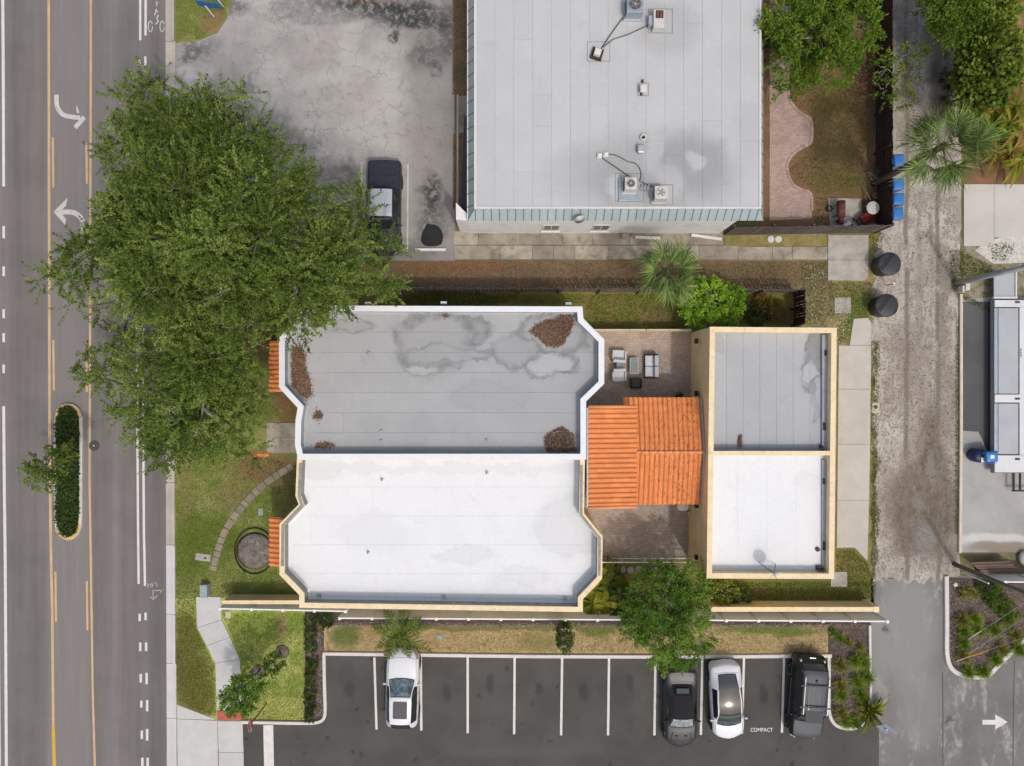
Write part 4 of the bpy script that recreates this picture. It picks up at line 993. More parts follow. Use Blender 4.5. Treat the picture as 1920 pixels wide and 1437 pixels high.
# ---------------------------------------------------------------- rooftop plant on the long building
zr = ht + .008
m_fanb = M('dull_fan_blade', (.2, .195, .19), .2, 8, .6)
def hvac(px, py, w, l, h, m, label, fan=.3, base=.12, m_f=None, rot=0.0):
    x, y = XY(px, py, ht + h)
    e = empty("rooftop_air_unit", (x, y, zr), rot, label=label, cat="air conditioner", group="rooftop air units")
    MB().box(-w/2 - .08, w/2 + .08, -l/2 - .08, l/2 + .08, 0, base).build("base_frame", m_steel, e, bevel=.01)
    MB().box(-w/2, w/2, -l/2, l/2, base, h).build("casing", m, e, bevel=.02)
    f = MB().lathe(0, 0, [(fan, h), (fan, h + .05), (fan - .03, h + .05), (fan - .04, h + .012)], 24).build("fan_ring", m, e, True)
    MB().lathe(0, 0, [(fan - .045, h + .006), (fan - .045, h + .018)], 24).build("fan_well", m_f or m_acd, f)
    for k in range(5):
        a = k * 2 * math.pi / 5
        MB().obox(math.cos(a) * fan * .45, math.sin(a) * fan * .45, h + .024, h + .032, fan * .75, fan * .28, a).build("fan_blade", m_fanb, f)
    MB().lathe(0, 0, [(.06, h + .033), (.05, h + .05)], 10).build("fan_hub", m_steel, f)
    for s in (-1, 1):
        for k in range(4):
            MB().box(s * (w/2 + .003) - .006, s * (w/2 + .003) + .006, -l/2 + .05, l/2 - .05, base + .08 + k * (h - base) / 5, base + .13 + k * (h - base) / 5).build("louvre", m_acd, e)
    return e
hvac(1191, 8, .85, .85, .8, m_acb, "large blue grey rooftop air unit with a round fan, at the top edge", .34)
u = hvac(1183, 344, .62, .62, .75, m_ac, "white rooftop air unit with a black fan on a bluish frame", .24)
MB().box(-.55, .5, -.75, .45, .0, .10).build("curb_platform", m_acb, u, bevel=.02)
hvac(1240, 361, .66, .66, .85, m_ac, "cream rooftop air unit with a pale round fan, nearest the teal fascia", .24, m_f=m_ac)
x, y = XY(1236, 33, 4.8)
u2 = empty("rooftop_air_unit", (x, y, zr), label="open topped white rooftop unit with rusty red coil", cat="air conditioner", group="rooftop air units")
MB().box(-.28, .3, -.5, .45, 0, .55).build("casing", m_ac, u2, bevel=.02)
MB().box(-.17, .23, -.02, .39, .55, .56).build("coil_well", m_rust, u2)
for k in range(5): MB().box(-.16 + k * .085, -.13 + k * .085, .0, .37, .561, .575).build("coil_fin", m_terra if k % 2 else m_black, u2)
MB().box(-.5, -.3, -.3, .2, 0, .4).build("control_box", m_steel, u2)
x, y = XY(1121, 97, 4.6)
v = empty("vent_box", (x, y, zr), R(-18), label="white topped vent box on dark timber frame at the roof patch", cat="roof vent")
MB().box(-.17, .17, -.17, .17, .02, .42).build("cap", m_trim_w, v, bevel=.02)
for (a, b, c, d) in ((-.3, .3, -.3, -.2), (-.3, -.2, -.2, .3), (.2, .28, -.2, .3)): MB().box(a, b, c, d, .02, .18).build("timber", m_woodd, v)
x, y = XY(1122, 97, ht); MB().box(x - .6, x + .6, y - .52, y + .52, zr - .002, zr + .006).build("roof_patch", m_rmetal, mbd)
for (px, py, w_, l_) in ((1122, 97, 1.2, 1.04), (1238, 40, 1.3, 1.3), (1180, 352, 1.5, 1.5), (1241, 366, 1.2, 1.1), (1206, 168, .6, .7)):
    x, y = XY(px, py, ht); o_ = [(x - w_/2, y - l_/2), (x + w_/2, y - l_/2), (x + w_/2, y + l_/2), (x - w_/2, y + l_/2)]
    MB().ring(o_, inset(o_, .03), zr - .002, zr + .007).build("patch_seam", m_seamd, mbd)
def vcap(px, py, r, m, label):
    x, y = XY(px, py, ht + .3); e = empty("exhaust_vent", (x, y, zr), label=label, cat="roof vent", group="small roof vents on the long building")
    MB().lathe(0, 0, [(r * .9, 0), (r * .75, .06), (r * .5, .07), (r * .5, .22)], 14).build("collar", m_steel, e, True)
    MB().box(-r * .8, r * .8, -r, r, .2, .34).build("hood", m, e, bevel=.05)
vcap(1206, 166, .2, m_trim_w, "white hooded roof vent alone in the middle of the long roof")
vcap(1202, 279, .22, m_steel, "shiny steel roof vent above the stained patch")
x, y = XY(1206, 258, ht + .1); e = empty("vent_ring", (x, y, zr), label="small round vent ring beside the steel roof vent", cat="roof vent")
MB().ring([(.16*math.cos(a), .16*math.sin(a)) for a in np.linspace(0, 2*math.pi, 17)[:-1]], [(.11*math.cos(a), .11*math.sin(a)) for a in np.linspace(0, 2*math.pi, 17)[:-1]], 0, .16).build("collar", m_trim_w, e)
MB().box(-.09, .09, -.02, .02, .02, .15).build("damper", m_black, e)
for k, (px, py) in enumerate(((1124, 292), (1136, 290))):
    x, y = XY(px, py, ht + .1); e = empty("junction_box", (x, y, zr), label=("white roof junction box at the straight conduit's end", "white roof junction box at the curling cable's end")[k], cat="junction box")
    MB().box(-.13, .13, -.13, .13, 0, .1).build("base", m_trim_w, e, bevel=.01); MB().box(-.07, .07, -.07, .07, .1, .2).build("lid", m_vinyl, e)
x, y = XY(1210, 352, ht + .2); e = empty("pipe_manifold", (x, y, zr), label="small tangle of pipe fittings between the two air units", cat="pipe fitting")
for k in range(3): MB().tube([(-.2 + k * .16, -.15, 0), (-.2 + k * .16, -.12, .22), (-.14 + k * .16, .14, .22), (-.14 + k * .16, .16, 0)], .03, 6).build("pipe", m_steel, e)
for k, (pts, r, lab) in enumerate(((((1128, 296), (1178, 330)), .028, "straight dark conduit across the stained roof patch"),
                              (((1142, 290), (1153, 291), (1166, 297), (1178, 304), (1190, 306), (1198, 313), (1202, 323), (1202, 333), (1199, 340)), .022, "curling thin cable beside the stained roof patch"),
                              (((1200, 340), (1214, 347), (1229, 352)), .025, "short dark cable joining the two lower air units"),
                              (((1127, 92), (1150, 58), (1174, 25)), .028, "straight conduit from the vent box to the large air unit"),
                              (((1131, 89), (1150, 74), (1178, 65), (1200, 55), (1217, 47)), .024, "bent conduit from the vent box to the open topped unit"))):
    MB().tube([(*XY(a, b, ht + .05), ht + .06) for a, b in pts], r, 6).build("conduit", m_iron, label=lab, cat="conduit")

# street and side windows and doors of the two front halves
def wall_window(parent, a, b, z0, z1, name="window"):
    a, b = Vector(a), Vector(b); d = (b - a); L = d.length; u_ = d / L; nn = Vector((u_.y, -u_.x)); c = (a + b) / 2; ang = math.atan2(d.y, d.x)
    f = MB().obox(c.x + nn.x * .01, c.y + nn.y * .01, z0, z1, L, .1, ang).build(name, m_trim_w, parent)
    if name == "window":
        MB().obox(c.x + nn.x * .045, c.y + nn.y * .045, z0 + .08, z1 - .08, L - .16, .05, ang).build("pane", m_glass, f)
        MB().obox(c.x + nn.x * .08, c.y + nn.y * .08, z0 - .06, z0, L + .12, .12, ang).build("sill", m_coping_c, f)
    else:
        MB().obox(c.x + nn.x * .045, c.y + nn.y * .045, z0, z1 - .1, L - .16, .05, ang).build("door_leaf", m_wood2, f)
so = [Vector(p) for p in inset(s_outer, .03)]
ymin = min(p.y for p in so); xs_ = [p.x for p in so]
for k in range(4):
    x = -9.6 + k * 3.4; f0 = (x + 11.2) / 15.5; yy = so[0].y
    lo = sorted(so, key=lambda p: p.y)[:2]; lo.sort(key=lambda p: p.x); t_ = (x - lo[0].x) / (lo[1].x - lo[0].x); yb_ = lo[0].y + (lo[1].y - lo[0].y) * t_
    wall_window(sb, (x - .6, yb_), (x + .6, yb_), 1.0, 2.4)
xw_ = min(p.x for p in so)
wall_window(sb, (xw_, -9.0), (xw_, -7.6), .9, 2.3)
no = inset(n_outer, .03); xn = min(p[0] for p in no)
wall_window(nb, (xn, 1.4), (xn, .2), .9, 2.3)

for k, (px, py) in enumerate(((1205, 152), (1203, 176))):
    x, y = XY(px, py, ht + .1); e = empty("pipe_boot", (x, y, zr), label=("dark pipe boot just above the lone white vent", "dark clamp just below the lone white vent")[k], cat="pipe")
    MB().lathe(0, 0, [(.09, 0), (.06, .06), (.035, .07), (.035, .2)], 10).build("boot", m_iron, e); MB().tube([(0, 0, .18), (.12, .06 - .12 * k, .12)], .025, 6).build("elbow", m_steel, e)
rng = random.Random(4); x0_, y0_ = XY(1175, 440)
for k in range(5):
    MB().obox(x0_ + rng.uniform(-.35, .35), y0_ + rng.uniform(-.12, .12), .055, .12 + .03 * k, .32, .2, rng.uniform(0, 3)).build("paver_block", m_terra if k % 2 else m_walk, label=("reddish", "grey brown", "tilted reddish", "half buried grey", "uppermost")[k] + " loose paver in the heap on the rear walk", cat="paver", group="loose pavers on the rear walk", bevel=.015)
# ---------------------------------------------------------------- walls and fences
def wall_run(label, x0, x1, y0, y1, h):
    e = empty("boundary_wall", (0, 0, 0), label=label, cat="wall", group="yellow stucco boundary walls")
    a, b = XY(x0, (y0 + y1) / 2, h), XY(x1, (y0 + y1) / 2 , h); w = (y1 - y0) * (1 - h / H) / S
    MB().box(a[0], b[0], a[1] - w/2 + .04, a[1] + w/2 - .06, 0, h - .07).build("wall_body", m_stucco, e)
    MB().box(a[0] - .03, b[0] + .03, a[1] - w/2, a[1] + w/2, h - .07, h).build("coping", m_coping_c, e, bevel=.012)
    return e
wall_run("yellow stucco boundary wall left of the white roofed building", 416, 566, 1126, 1133.5, 1.4)
wr = wall_run("yellow stucco boundary wall behind the white fence, beside the alley", 1334, 1646, 1138.5, 1147.5, 1.4)
xa, ya = XY(1643, 1143, 1.4); MB().obox(xa, ya, 0, 1.43, .32, .34).build("end_pier", m_coping_c, wr, bevel=.015)
def vinyl_fence(label, pts, h=1.7, pitch=1.83):
    e = empty("white_vinyl_fence", (0, 0, 0), label=label, cat="fence", group="white vinyl fences")
    a, b = Vector(XY(*pts[0], h)), Vector(XY(*pts[1], h)); d = b - a; L = d.length; n = round(L / pitch); ang = math.atan2(d.y, d.x)
    for i in range(n + 1):
        q = a + d * (i / n)
        p = MB().obox(q.x, q.y, 0, h - .02, .13, .13, ang).build("post", m_vinyl, e)
        o = MB().obox(q.x, q.y, h - .02, h + .03, .17, .17, ang).build("post_cap", m_vinyl, p, bevel=.02)
        if i < n:
            c = a + d * ((i + .5) / n)
            MB().obox(c.x, c.y, .08, h - .14, L / n - .13, .035, ang).build("panel", m_vinylp, e)
            MB().obox(c.x, c.y, h - .14, h - .04, L / n - .13, .075, ang).build("top_rail", m_vinyl, e)
            MB().obox(c.x, c.y, .03, .12, L / n - .13, .06, ang).build("bottom_rail", m_vinyl, e)
    return e
vinyl_fence("short white vinyl fence by the sidewalk, along the left yellow wall", [(413, 1142), (648, 1147)])
vinyl_fence("long white vinyl fence between the buildings and the parked cars", [(637, 1160), (1664, 1166)])
vinyl_fence("white vinyl fence stub by the brown boards at right edge", [(1885, 1092), (2120, 1093)])
def board_fence(label, pts, h, m, pitch, bw, rail_side, name="wooden_fence", jitter=.02, group=None, rails=(.35, 1.0, 1.65)):
    """pts are ground pixels"""
    e = empty(name, (0, 0, 0), label=label, cat="fence", group=group)
    a, b = Vector(XY(*pts[0])), Vector(XY(*pts[1])); d = b - a; L = d.length; ang = math.atan2(d.y, d.x); n = int(L / pitch); nn = Vector((-d.y, d.x)).normalized() * rail_side
    me = MB().box(-bw/2, bw/2, -.012, .012, 0.02, h).mesh("board", m)
    rng = random.Random(int(L * 100))
    for i in range(n):
        q = a + d * ((i + .5) / n)
        inst("board", me, e, (q.x, q.y, 0), (rng.uniform(-jitter, jitter), rng.uniform(-jitter, jitter) * .5, ang), (1, 1, rng.uniform(.97, 1.02)))
    for z in rails:
        if z < h:
            c = a + d * .5 + nn * .035
            MB().obox(c.x, c.y, z - .05, z + .05, L, .04, ang).build("rail", m, e)
    k = max(2, round(L / 2.4))
    for i in range(k + 1):
        q = a + d * (i / k) + nn * .11
        MB().obox(q.x, q.y, 0, h - .08, .09, .09, ang).build("post", m, e)
    return e
board_fence("grey picket fence along the side yard, north of the grey roof", [(752, 546), (1488, 549)], 1.75, m_wood, .225, .14, -1, "picket_fence", .035)
board_fence("dark end return of the picket fence with pale rails", [(1488, 549), (1487, 612)], 1.75, m_woodd, .16, .15, -1, "picket_fence", .02)
board_fence("grey board fence behind the junk corner of the back yard", [(1358, 441), (1642, 437)], 2.1, m_woodg, .15, .145, 1, "board_fence", .01)
board_fence("dark board fence between the back yard and the dirt alley", [(1642, 437), (1642, -150)], 1.9, m_woodd, .15, .145, 1, "board_fence", .01)
board_fence("short board fence beside the long building's corner", [(1434, 90), (1470, 90)], 1.7, m_woodd, .15, .145, 1, "board_fence", .02)
# patio screen walls
e = empty("patio_screen_wall", (0, 0, 0), label="low screen wall with cream cap north of the patio", cat="wall")
for k, (a, b) in enumerate(((1114, 1180), (1181, 1211), (1213, 1297))):
    A, B = XY(a, 619, 1.1), XY(b, 620, 1.1); MB().box(A[0], B[0], A[1] - .04, A[1] + .04, 0, 1.06).build("panel", m_stucco, e); MB().box(A[0], B[0], A[1] - .05, A[1] + .05, 1.06, 1.1).build("cap", m_beigebox, e)
e = empty("patio_railing", (0, 0, 0), label="thin white railing south of the rear patio", cat="railing")
A, B = XY(1124, 1055, 1.1), XY(1300, 1055, 1.1)
MB().box(A[0], B[0], A[1] - .025, A[1] + .025, 1.05, 1.1).build("top_rail", m_vinyl, e); MB().box(A[0], B[0], A[1] - .02, A[1] + .02, .12, .17).build("bottom_rail", m_vinyl, e)
n = 44; bm = MB().box(-.008, .008, -.008, .008, .17, 1.05).mesh("baluster", m_vinyl)
for i in range(n + 1):
    x = A[0] + (B[0] - A[0]) * i / n
    if i % 11 == 0: MB().obox(x, A[1], 0, 1.12, .06, .06).build("post", m_vinyl, e)
    else: inst("baluster", bm, e, (x, A[1], 0))
e = empty("stepping_stones", (0, 0, 0), label="row of pale stepping stones south of the patio railing", cat="stepping stone")
for i in range(9):
    x, y = XY(1152 + i * 15, 1067 + (i % 3)); MB().lathe(x, y, [(.19, 0), (.2, .04), (.17, .06)], 9).build("stone", m_pad, e)
e = empty("stepping_discs", (0, 0, 0), label="pair of round white discs on the grass by the rear walk", cat="stepping stone")
for px in (1445, 1459): MB().lathe(*XY(px, 449), [(.2, 0), (.2, .05), (.16, .06)], 18).build("disc", m_wplastic, e)
# curved stepping path on the front lawn: one stone each
e = empty("curved_stone_path", (0, 0, 0), label="curved path of flat tan stones across the front lawn", cat="path")
cp = smooth_path([(398, 1070), (406, 1045), (413, 1015), (428, 985), (450, 955), (475, 927), (505, 900), (545, 876)], 3)
cp = [Vector(q) for q in PL(cp)]; acc = 0.0; random.seed(8); nxt = .3
segs = [(a, b) for a, b in zip(cp[:-1], cp[1:])]
for a, b in segs:
    d = b - a; L = d.length
    while acc + nxt * .5 < L + 1e-6:
        q = a + d * ((acc + nxt * .5) / L); ang = math.atan2(d.y, d.x)
        MB().obox(q.x, q.y, -.02, .045 + random.uniform(0, .01), nxt - .03, random.uniform(.38, .44), ang + random.uniform(-.04, .04)).build("stone", m_stone, e, bevel=.02)
        acc += nxt; nxt = random.uniform(.3, .62)
    acc -= L
# round bed with black edging
x, y = XY(478, 1033)
e = empty("round_bed", (x, y, 0), label="round bare bed ringed by black edging in the front lawn", cat="garden bed")
c1 = [(1.18*math.cos(a), 1.36*math.sin(a)) for a in np.linspace(0, 2*math.pi, 41)[:-1]]
MB().ring(c1, [(p[0]*.965, p[1]*.97) for p in c1], 0, .12).build("edging", m_edge, e)
MB().lathe(0, 0, [(1.1, .02), (.9, .06), (.4, .12), (.05, .14)], 28).build("soil_mound", M("ashy_bed_soil", (.27, .23, .2), .3, 3, .97, grain=.45, gscale=12, bump=.8, dirt=(.4, .37, .34), dscale=2.2, damt=.7, dlo=.5), e, True)

# ---------------------------------------------------------------- covers, boxes and wheel stops
def cover(px, py, w, l, m, name, label, cat="utility cover", h=.04, ang=0):
    x, y = XY(px, py); e = empty(name, (x, y, 0), ang, label=label, cat=cat)
    MB().box(-w/2, w/2, -l/2, l/2, 0, h).build("frame", m, e, bevel=.01); MB().box(-w/2 + .04, w/2 - .04, -l/2 + .04, l/2 - .04, h, h + .012).build("lid", m, e); return e
cover(489, 960, .3, .44, m_green_box, "valve_box", "pale green valve box lid in the front lawn by the stone path")
cover(825, 1195, .3, .3, m_green_box, "valve_box", "pale green valve box lid in the dry strip by the white car")
cover(428, 1153, .33, .4, m_beigebox, "paver_cover", "beige square cover beside the sidewalk end")
cover(388, 1105, .42, .75, m_bluegrey, "utility_cabinet", "blue grey utility cabinet at the top of the sidewalk", "cabinet", .5)
c = cover(1641, 765, .46, .62, m_beigebox, "meter_pad", "cream square pad with a round lid beside the alley walk"); MB().lathe(0, .05, [(.12, .053), (.11, .07)], 14).build("round_lid", m_iron, c)
c = cover(381, 1045, .9, .42, m_pad, "meter_slab", "short concrete slab with a dark hole at the stone path's end", ang=R(-6)); MB().lathe(.15, -.02, [(.07, .053), (.06, .056)], 10).build("hole", m_black, c)
x, y = XY(807, 468, .12)
e = empty("wheel_stop", (x, y, 0), label="white wheel stop behind the black asphalt patch", cat="wheel stop")
MB().add([(-.9, -.09, .02), (.9, -.09, .02), (.9, .09, .02), (-.9, .09, .02), (-.88, -.06, .14), (.88, -.06, .14), (.88, .06, .14), (-.88, .06, .14)], [(3, 2, 1, 0), (4, 5, 6, 7), (0, 1, 5, 4), (1, 2, 6, 5), (2, 3, 7, 6), (3, 0, 4, 7)]).build("bar", m_vinyl, e, bevel=.01)
MB().lathe(0, 0, [(.02, .141), (.02, .146)], 8).build("anchor_pin", m_black, e)

# ---------------------------------------------------------------- signs and poles
x, y = XY(500, 1319)
e = empty("stop_sign", (x, y, 0), label="red stop sign on a thin post at the driveway mouth", cat="stop sign")
MB().tube([(0, 0, 0), (0, 0, 3.15)], .03, 8).build("post", m_iron, e)
oc = [(.38 * math.cos(R(22.5 + 45 * k)), .38 * math.sin(R(22.5 + 45 * k))) for k in range(8)]
sg = empty("sign_face", (.04, 0, 2.75), 0); sg.parent = e; sg.rotation_euler = (R(90), 0, R(97))
MB().prism(oc, -.004, .0).build("backing", m_vinyl, sg)
MB().prism([(a * .93, b * .93) for a, b in oc], .0, .004).build("red_panel", m_redsign, sg)
text("STOP", .28, m_vinyl, (0, 0, .006), (0, 0, 0), sg, sx=.9)
x, y = XY(402, 32); x2, y2 = XY(418, 12)
e = empty("blue_sign", (x, y, 0), label="blue board sign on two white posts at the lot corner", cat="sign")
d = Vector((x2 - x, y2 - y, 0))
MB().tube([(0, 0, 0), (0, 0, 1.25)], .045, 8).build("post", m_vinyl, e); MB().tube([tuple(d), (d.x, d.y, 1.6)], .045, 8).build("post", m_vinyl, e)
c = Vector(P(391, 9, 1.35)) - Vector((x, y, 0))
o = MB().box(-.66, .66, -.03, .03, -.22, .22).build("board", m_bluesign, e); o.location = c; o.rotation_euler = (R(-6), 0, R(-8))
x, y = XY(1622, 1338)
e = empty("twin_panel_sign", (x, y, 0), label="grey backed twin panel sign at the planter tip", cat="sign")
MB().tube([(.12, .02, 0), (.3, -.06, 1.9)], .035, 8).build("post", m_steel, e)
sp = empty("panel_mount", (.3, -.06, 1.75)); sp.parent = e; sp.rotation_euler = (R(48), 0, R(-38))
MB().box(-.36, .36, .03, .36, -.02, .02).build("upper_panel", m_acb, sp, bevel=.01); MB().box(-.36, .36, -.34, -.02, -.02, .02).build("lower_panel", m_acb, sp, bevel=.01)
MB().box(-.38, .38, -.02, .03, -.05, -.0).build("cross_bar", m_blackm, sp)
def upole(px, py, r0, r1, h, m, label):
    x, y = XY(px, py); e = empty("utility_pole", (x, y, 0), label=label, cat="utility pole", group="utility poles at the alley")
    MB().tube([(0, 0, -.1), (0, 0, h * .5), (0, 0, h)], [r0, (r0 + r1) / 2, r1], 14).build("pole_shaft", m, e, True)
    MB().tube([(0, 0, h), (0, 0, h + .08)], [r1 + .02, .05], 12).build("cap", m_iron, e)
    return e
upole(1792, 531, .17, .13, 6.0, m_pole, "pale concrete utility pole by the trailer, leaning out of frame")
upole(1789, 1058, .13, .1, 6.0, m_polew, "dark weathered utility pole by the planter, leaning out of frame")
x, y = XY(1803, 1073); e = empty("white_post", (x, y, 0), label="slim white post beside the dark utility pole", cat="post")
MB().tube([(0, 0, 0), (0, 0, 2.35)], .035, 8).build("shaft", m_vinyl, e); MB().ball((0, 0, 2.38), .06, .06, .05).build("cap", m_vinyl, e, True)
def guy(a, b, hb, lab, sleeves):
    A, B = Vector(P(*a, .05)), Vector(P(*b, hb)); e = empty("guy_wire", tuple(A), label=lab, cat="guy wire", group="guy wires in the right planter")
    d = B - A; MB().tube([(0, 0, 0), tuple(d)], .012, 5).build("wire", m_steel, e)
    for (t0, t1, r, m) in sleeves: MB().tube([tuple(d * t0), tuple(d * t1)], r, 7).build("sleeve", m, e)
guy((1811, 1202), (1990, 1085), 7, "guy wire with a pale sleeve, uppermost of three", [(.0, .19, .035, m_wplastic)])
guy((1811, 1229), (1985, 1118), 7, "guy wire with a thin grey sleeve, middle of three", [(.02, .16, .025, m_pole)])
guy((1793, 1240), (1990, 1172), 7, "guy wire with yellow and white guards, lowest of three", [(.0, .16, .03, m_wplastic), (.161, .34, .04, m_ygrd)])

# ---------------------------------------------------------------- patio furniture
def cushion(mb_args, name, m, e): return MB().box(*mb_args).build(name, m, e, bevel=.05)
def armchair(px, py, rz, label, m_seat=m_cushion):
    x, y = XY(px, py, .5); e = empty("patio_armchair", (x, y, 0), rz, label=label, cat="armchair", group="patio armchairs with pale covers")
    MB().box(-.36, .36, -.36, .36, .06, .3).build("frame", m_wicker, e, bevel=.02)
    cushion((-.31, .31, -.36, .22, .3, .46), "seat", m_seat, e); cushion((-.36, .36, .2, .38, .28, .82), "backrest", m_seat, e)
    for s in (-1, 1): cushion((s*.36 - .05, s*.36 + .05, -.34, .2, .3, .6), "armrest", m_seat, e)
    for a in (-.3, .3):
        for b in (-.3, .3): MB().obox(a, b, 0, .06, .05, .05).build("leg", m_black, e)
armchair(1161, 668, R(176), "pale covered patio armchair nearest the screen wall")
armchair(1161, 704, R(2), "pale covered patio armchair nearest the tiled roof")
x, y = XY(1163, 686, .4); e = empty("side_table", (x, y, 0), label="small grey side table between the two patio armchairs", cat="table")
MB().box(-.22, .22, -.24, .24, .4, .44).build("top", m_tglass, e); [MB().obox(a, b, 0, .4, .04, .04).build("leg", m_black, e) for a in (-.18, .18) for b in (-.2, .2)]
x, y = XY(1189, 686, .42); e = empty("coffee_table", (x, y, 0), label="green glass topped coffee table in the patio middle", cat="table")
MB().box(-.25, .25, -.46, .46, .36, .42).build("frame", m_wplastic, e, bevel=.01); MB().box(-.22, .22, -.43, .43, .421, .43).build("glass_top", m_tglass, e); [MB().obox(a, b, 0, .36, .05, .05).build("leg", m_black, e) for a in (-.2, .2) for b in (-.4, .4)]
x, y = XY(1222, 687, .5); e = empty("loveseat", (x, y, 0), label="pale cushioned two seat patio sofa", cat="sofa")
MB().box(-.38, .38, -.66, .66, .06, .3).build("frame", m_wicker, e, bevel=.02)
for s in (-1, 1):
    cushion((-.37, .14, s*.325 - .315, s*.325 + .315, .3, .47), "seat_cushion", m_cushion, e); cushion((.12, .36, s*.325 - .31, s*.325 + .31, .3, .8), "back_cushion", m_cushion2, e)
    MB().box(-.36, .38, s*.66 - .04, s*.66 + .04, .06, .58).build("armrest", m_wicker, e, bevel=.02)
x, y = XY(1192, 719, .4); e = empty("wicker_ottoman", (x, y, 0), label="dark brown wicker seat in the shade by the tiled roof", cat="ottoman")
MB().box(-.3, .3, -.3, .3, .05, .38).build("body", m_wicker, e, bevel=.04); MB().box(-.24, .24, -.22, .26, .38, .44).build("pad", M("brown_pad", (.10, .075, .065), .1, 4, .9), e, bevel=.03)
for s in (-1, 1): MB().box(s*.3 - .04, s*.3 + .04, -.3, .28, .3, .52).build("armrest", m_wicker, e, bevel=.02)
x, y = XY(1274, 742, .4); e = empty("metal_chair", (x, y, 0), label="black wire chair at the tiled roof's north eave", cat="chair")
MB().lathe(0, 0, [(.2, .42), (.21, .44), (.2, .46)], 14).build("seat", m_black, e)
MB().tube([(.2*math.cos(a), .2*math.sin(a), .8) for a in np.linspace(R(10), R(170), 9)], .012, 6).build("back_hoop", m_steel, e)
for a in (45, 135, 225, 315): MB().tube([(.17*math.cos(R(a)), .17*math.sin(R(a)), .42), (.22*math.cos(R(a)), .22*math.sin(R(a)), 0)], .012, 5).build("leg", m_blackm, e)
for a in (30, 150): MB().tube([(.18*math.cos(R(a)), .18*math.sin(R(a)), .42), (.2*math.cos(R(a)), .2*math.sin(R(a)), .8)], .012, 5).build("back_post", m_blackm, e)
x, y = XY(1281, 952, .7); e = empty("oval_table", (x, y, 0), label="white oval table top beside the rear wall", cat="table")
MB().prism([(.34*math.cos(a), .2*math.sin(a)) for a in np.linspace(0, 2*math.pi, 25)[:-1]], .68, .72).build("top", m_vinyl, e, bevel=.01); MB().tube([(0, 0, .68), (0, 0, .1)], .03, 6).build("stem", m_vinyl, e); MB().lathe(0, 0, [(.2, 0), (.2, .03), (.05, .1)], 14).build("foot", m_vinyl, e)
x, y = XY(1292, 963, .5); e = empty("hose_bib", (x, y, 0), label="small cream hose reel on the rear wall by the oval table", cat="hose reel"); MB().lathe(0, 0, [(.06, 0), (.06, .5), (.1, .52), (.1, .56)], 10).build("post", m_beigebox, e)

# ---------------------------------------------------------------- bins, tanks, junk corner
def bin_(px, py, label, rz=0.0, m=m_blue, group="blue wheelie bins by the alley fence"):
    x, y = XY(px, py, 1.05); e = empty("wheelie_bin", (x, y, 0), rz, label=label, cat="bin", group=group)
    vs = [(-.23, -.27, .08), (.23, -.27, .08), (.23, .27, .08), (-.23, .27, .08), (-.3, -.34, .95), (.3, -.34, .95), (.3, .34, .95), (-.3, .34, .95)]
    MB().add(vs, [(3, 2, 1, 0), (4, 5, 6, 7), (0, 1, 5, 4), (1, 2, 6, 5), (2, 3, 7, 6), (3, 0, 4, 7)]).build("body", m, e, bevel=.03)
    v2 = [(-.33, -.36, .955), (.34, -.36, .955), (.34, .36, .955), (-.33, .36, .955), (-.27, -.3, 1.05), (.22, -.3, 1.06), (.22, .3, 1.06), (-.27, .3, 1.05)]
    lid = MB().add(v2, [(3, 2, 1, 0), (4, 5, 6, 7), (0, 1, 5, 4), (1, 2, 6, 5), (2, 3, 7, 6), (3, 0, 4, 7)]).build("lid", m, e, True, bevel=.035)
    MB().tube([(-.37, -.25, .98), (-.37, .25, .98)], .02, 6).build("handle", m, e)
    for s in (-1, 1):
        o = MB().lathe(0, 0, [(.1, -.03), (.1, .03)], 14).build("wheel", m_rubber, e); o.rotation_euler = (R(90), 0, 0); o.location = (-.25, s * .28, .1)
    return e
bin_(1687, 300, "blue wheelie bin half hidden under the palm fronds", R(5))
bin_(1686, 345, "blue wheelie bin, northernmost of the three in the open")
bin_(1686, 373, "blue wheelie bin, middle of the three in the open", R(-3))
bin_(1685, 400, "blue wheelie bin, southernmost of the row", R(4))
b = bin_(1861, 857, "bright blue bin with a white label at the trailer corner", R(95), group="bins at the trailer"); MB().box(-.1, .1, -.1, .12, 1.06, 1.066).build("lid_label", m_vinyl, b)
x, y = XY(1838, 855, .7); e = empty("navy_drum", (x, y, 0), label="navy drum with a white patch beside the blue bin", cat="drum")
MB().lathe(0, 0, [(.36, 0), (.4, .1), (.4, .66), (.36, .72), (.1, .76)], 20).build("body", m_navy, e, True); MB().box(.02, .2, -.36, -.1, .745, .76).build("patch", m_vinyl, e); MB().box(.12, .24, .1, .2, .74, .756).build("tag", m_vinyl, e)
def tank(px, py, label):
    x, y = XY(px, py, 1.05); e = empty("round_waste_tank", (x, y, 0), R(52), label=label, cat="waste container", group="round black waste containers")
    MB().lathe(0, 0, [(.54, 0), (.6, .1), (.63, .9), (.65, .95), (.65, .99)], 32).build("body", m_tank, e, True)
    MB().lathe(0, 0, [(.665, .98), (.665, 1.03), (.6, 1.06), (.1, 1.07)], 32).build("lid", m_tank, e, True)
    for s in (.12, .24): MB().box(-.56, .56, s - .03, s + .03, 1.05, 1.1).build("lid_rib", m_black, e, bevel=.01)
    MB().box(-.12, .12, -.66, -.56, 1.03, 1.075).build("lid_handle", m_black, e, bevel=.01)
tank(1668, 495, "round black waste container nearer the blue bins")
tank(1663, 573, "round black waste container nearer the rear building")
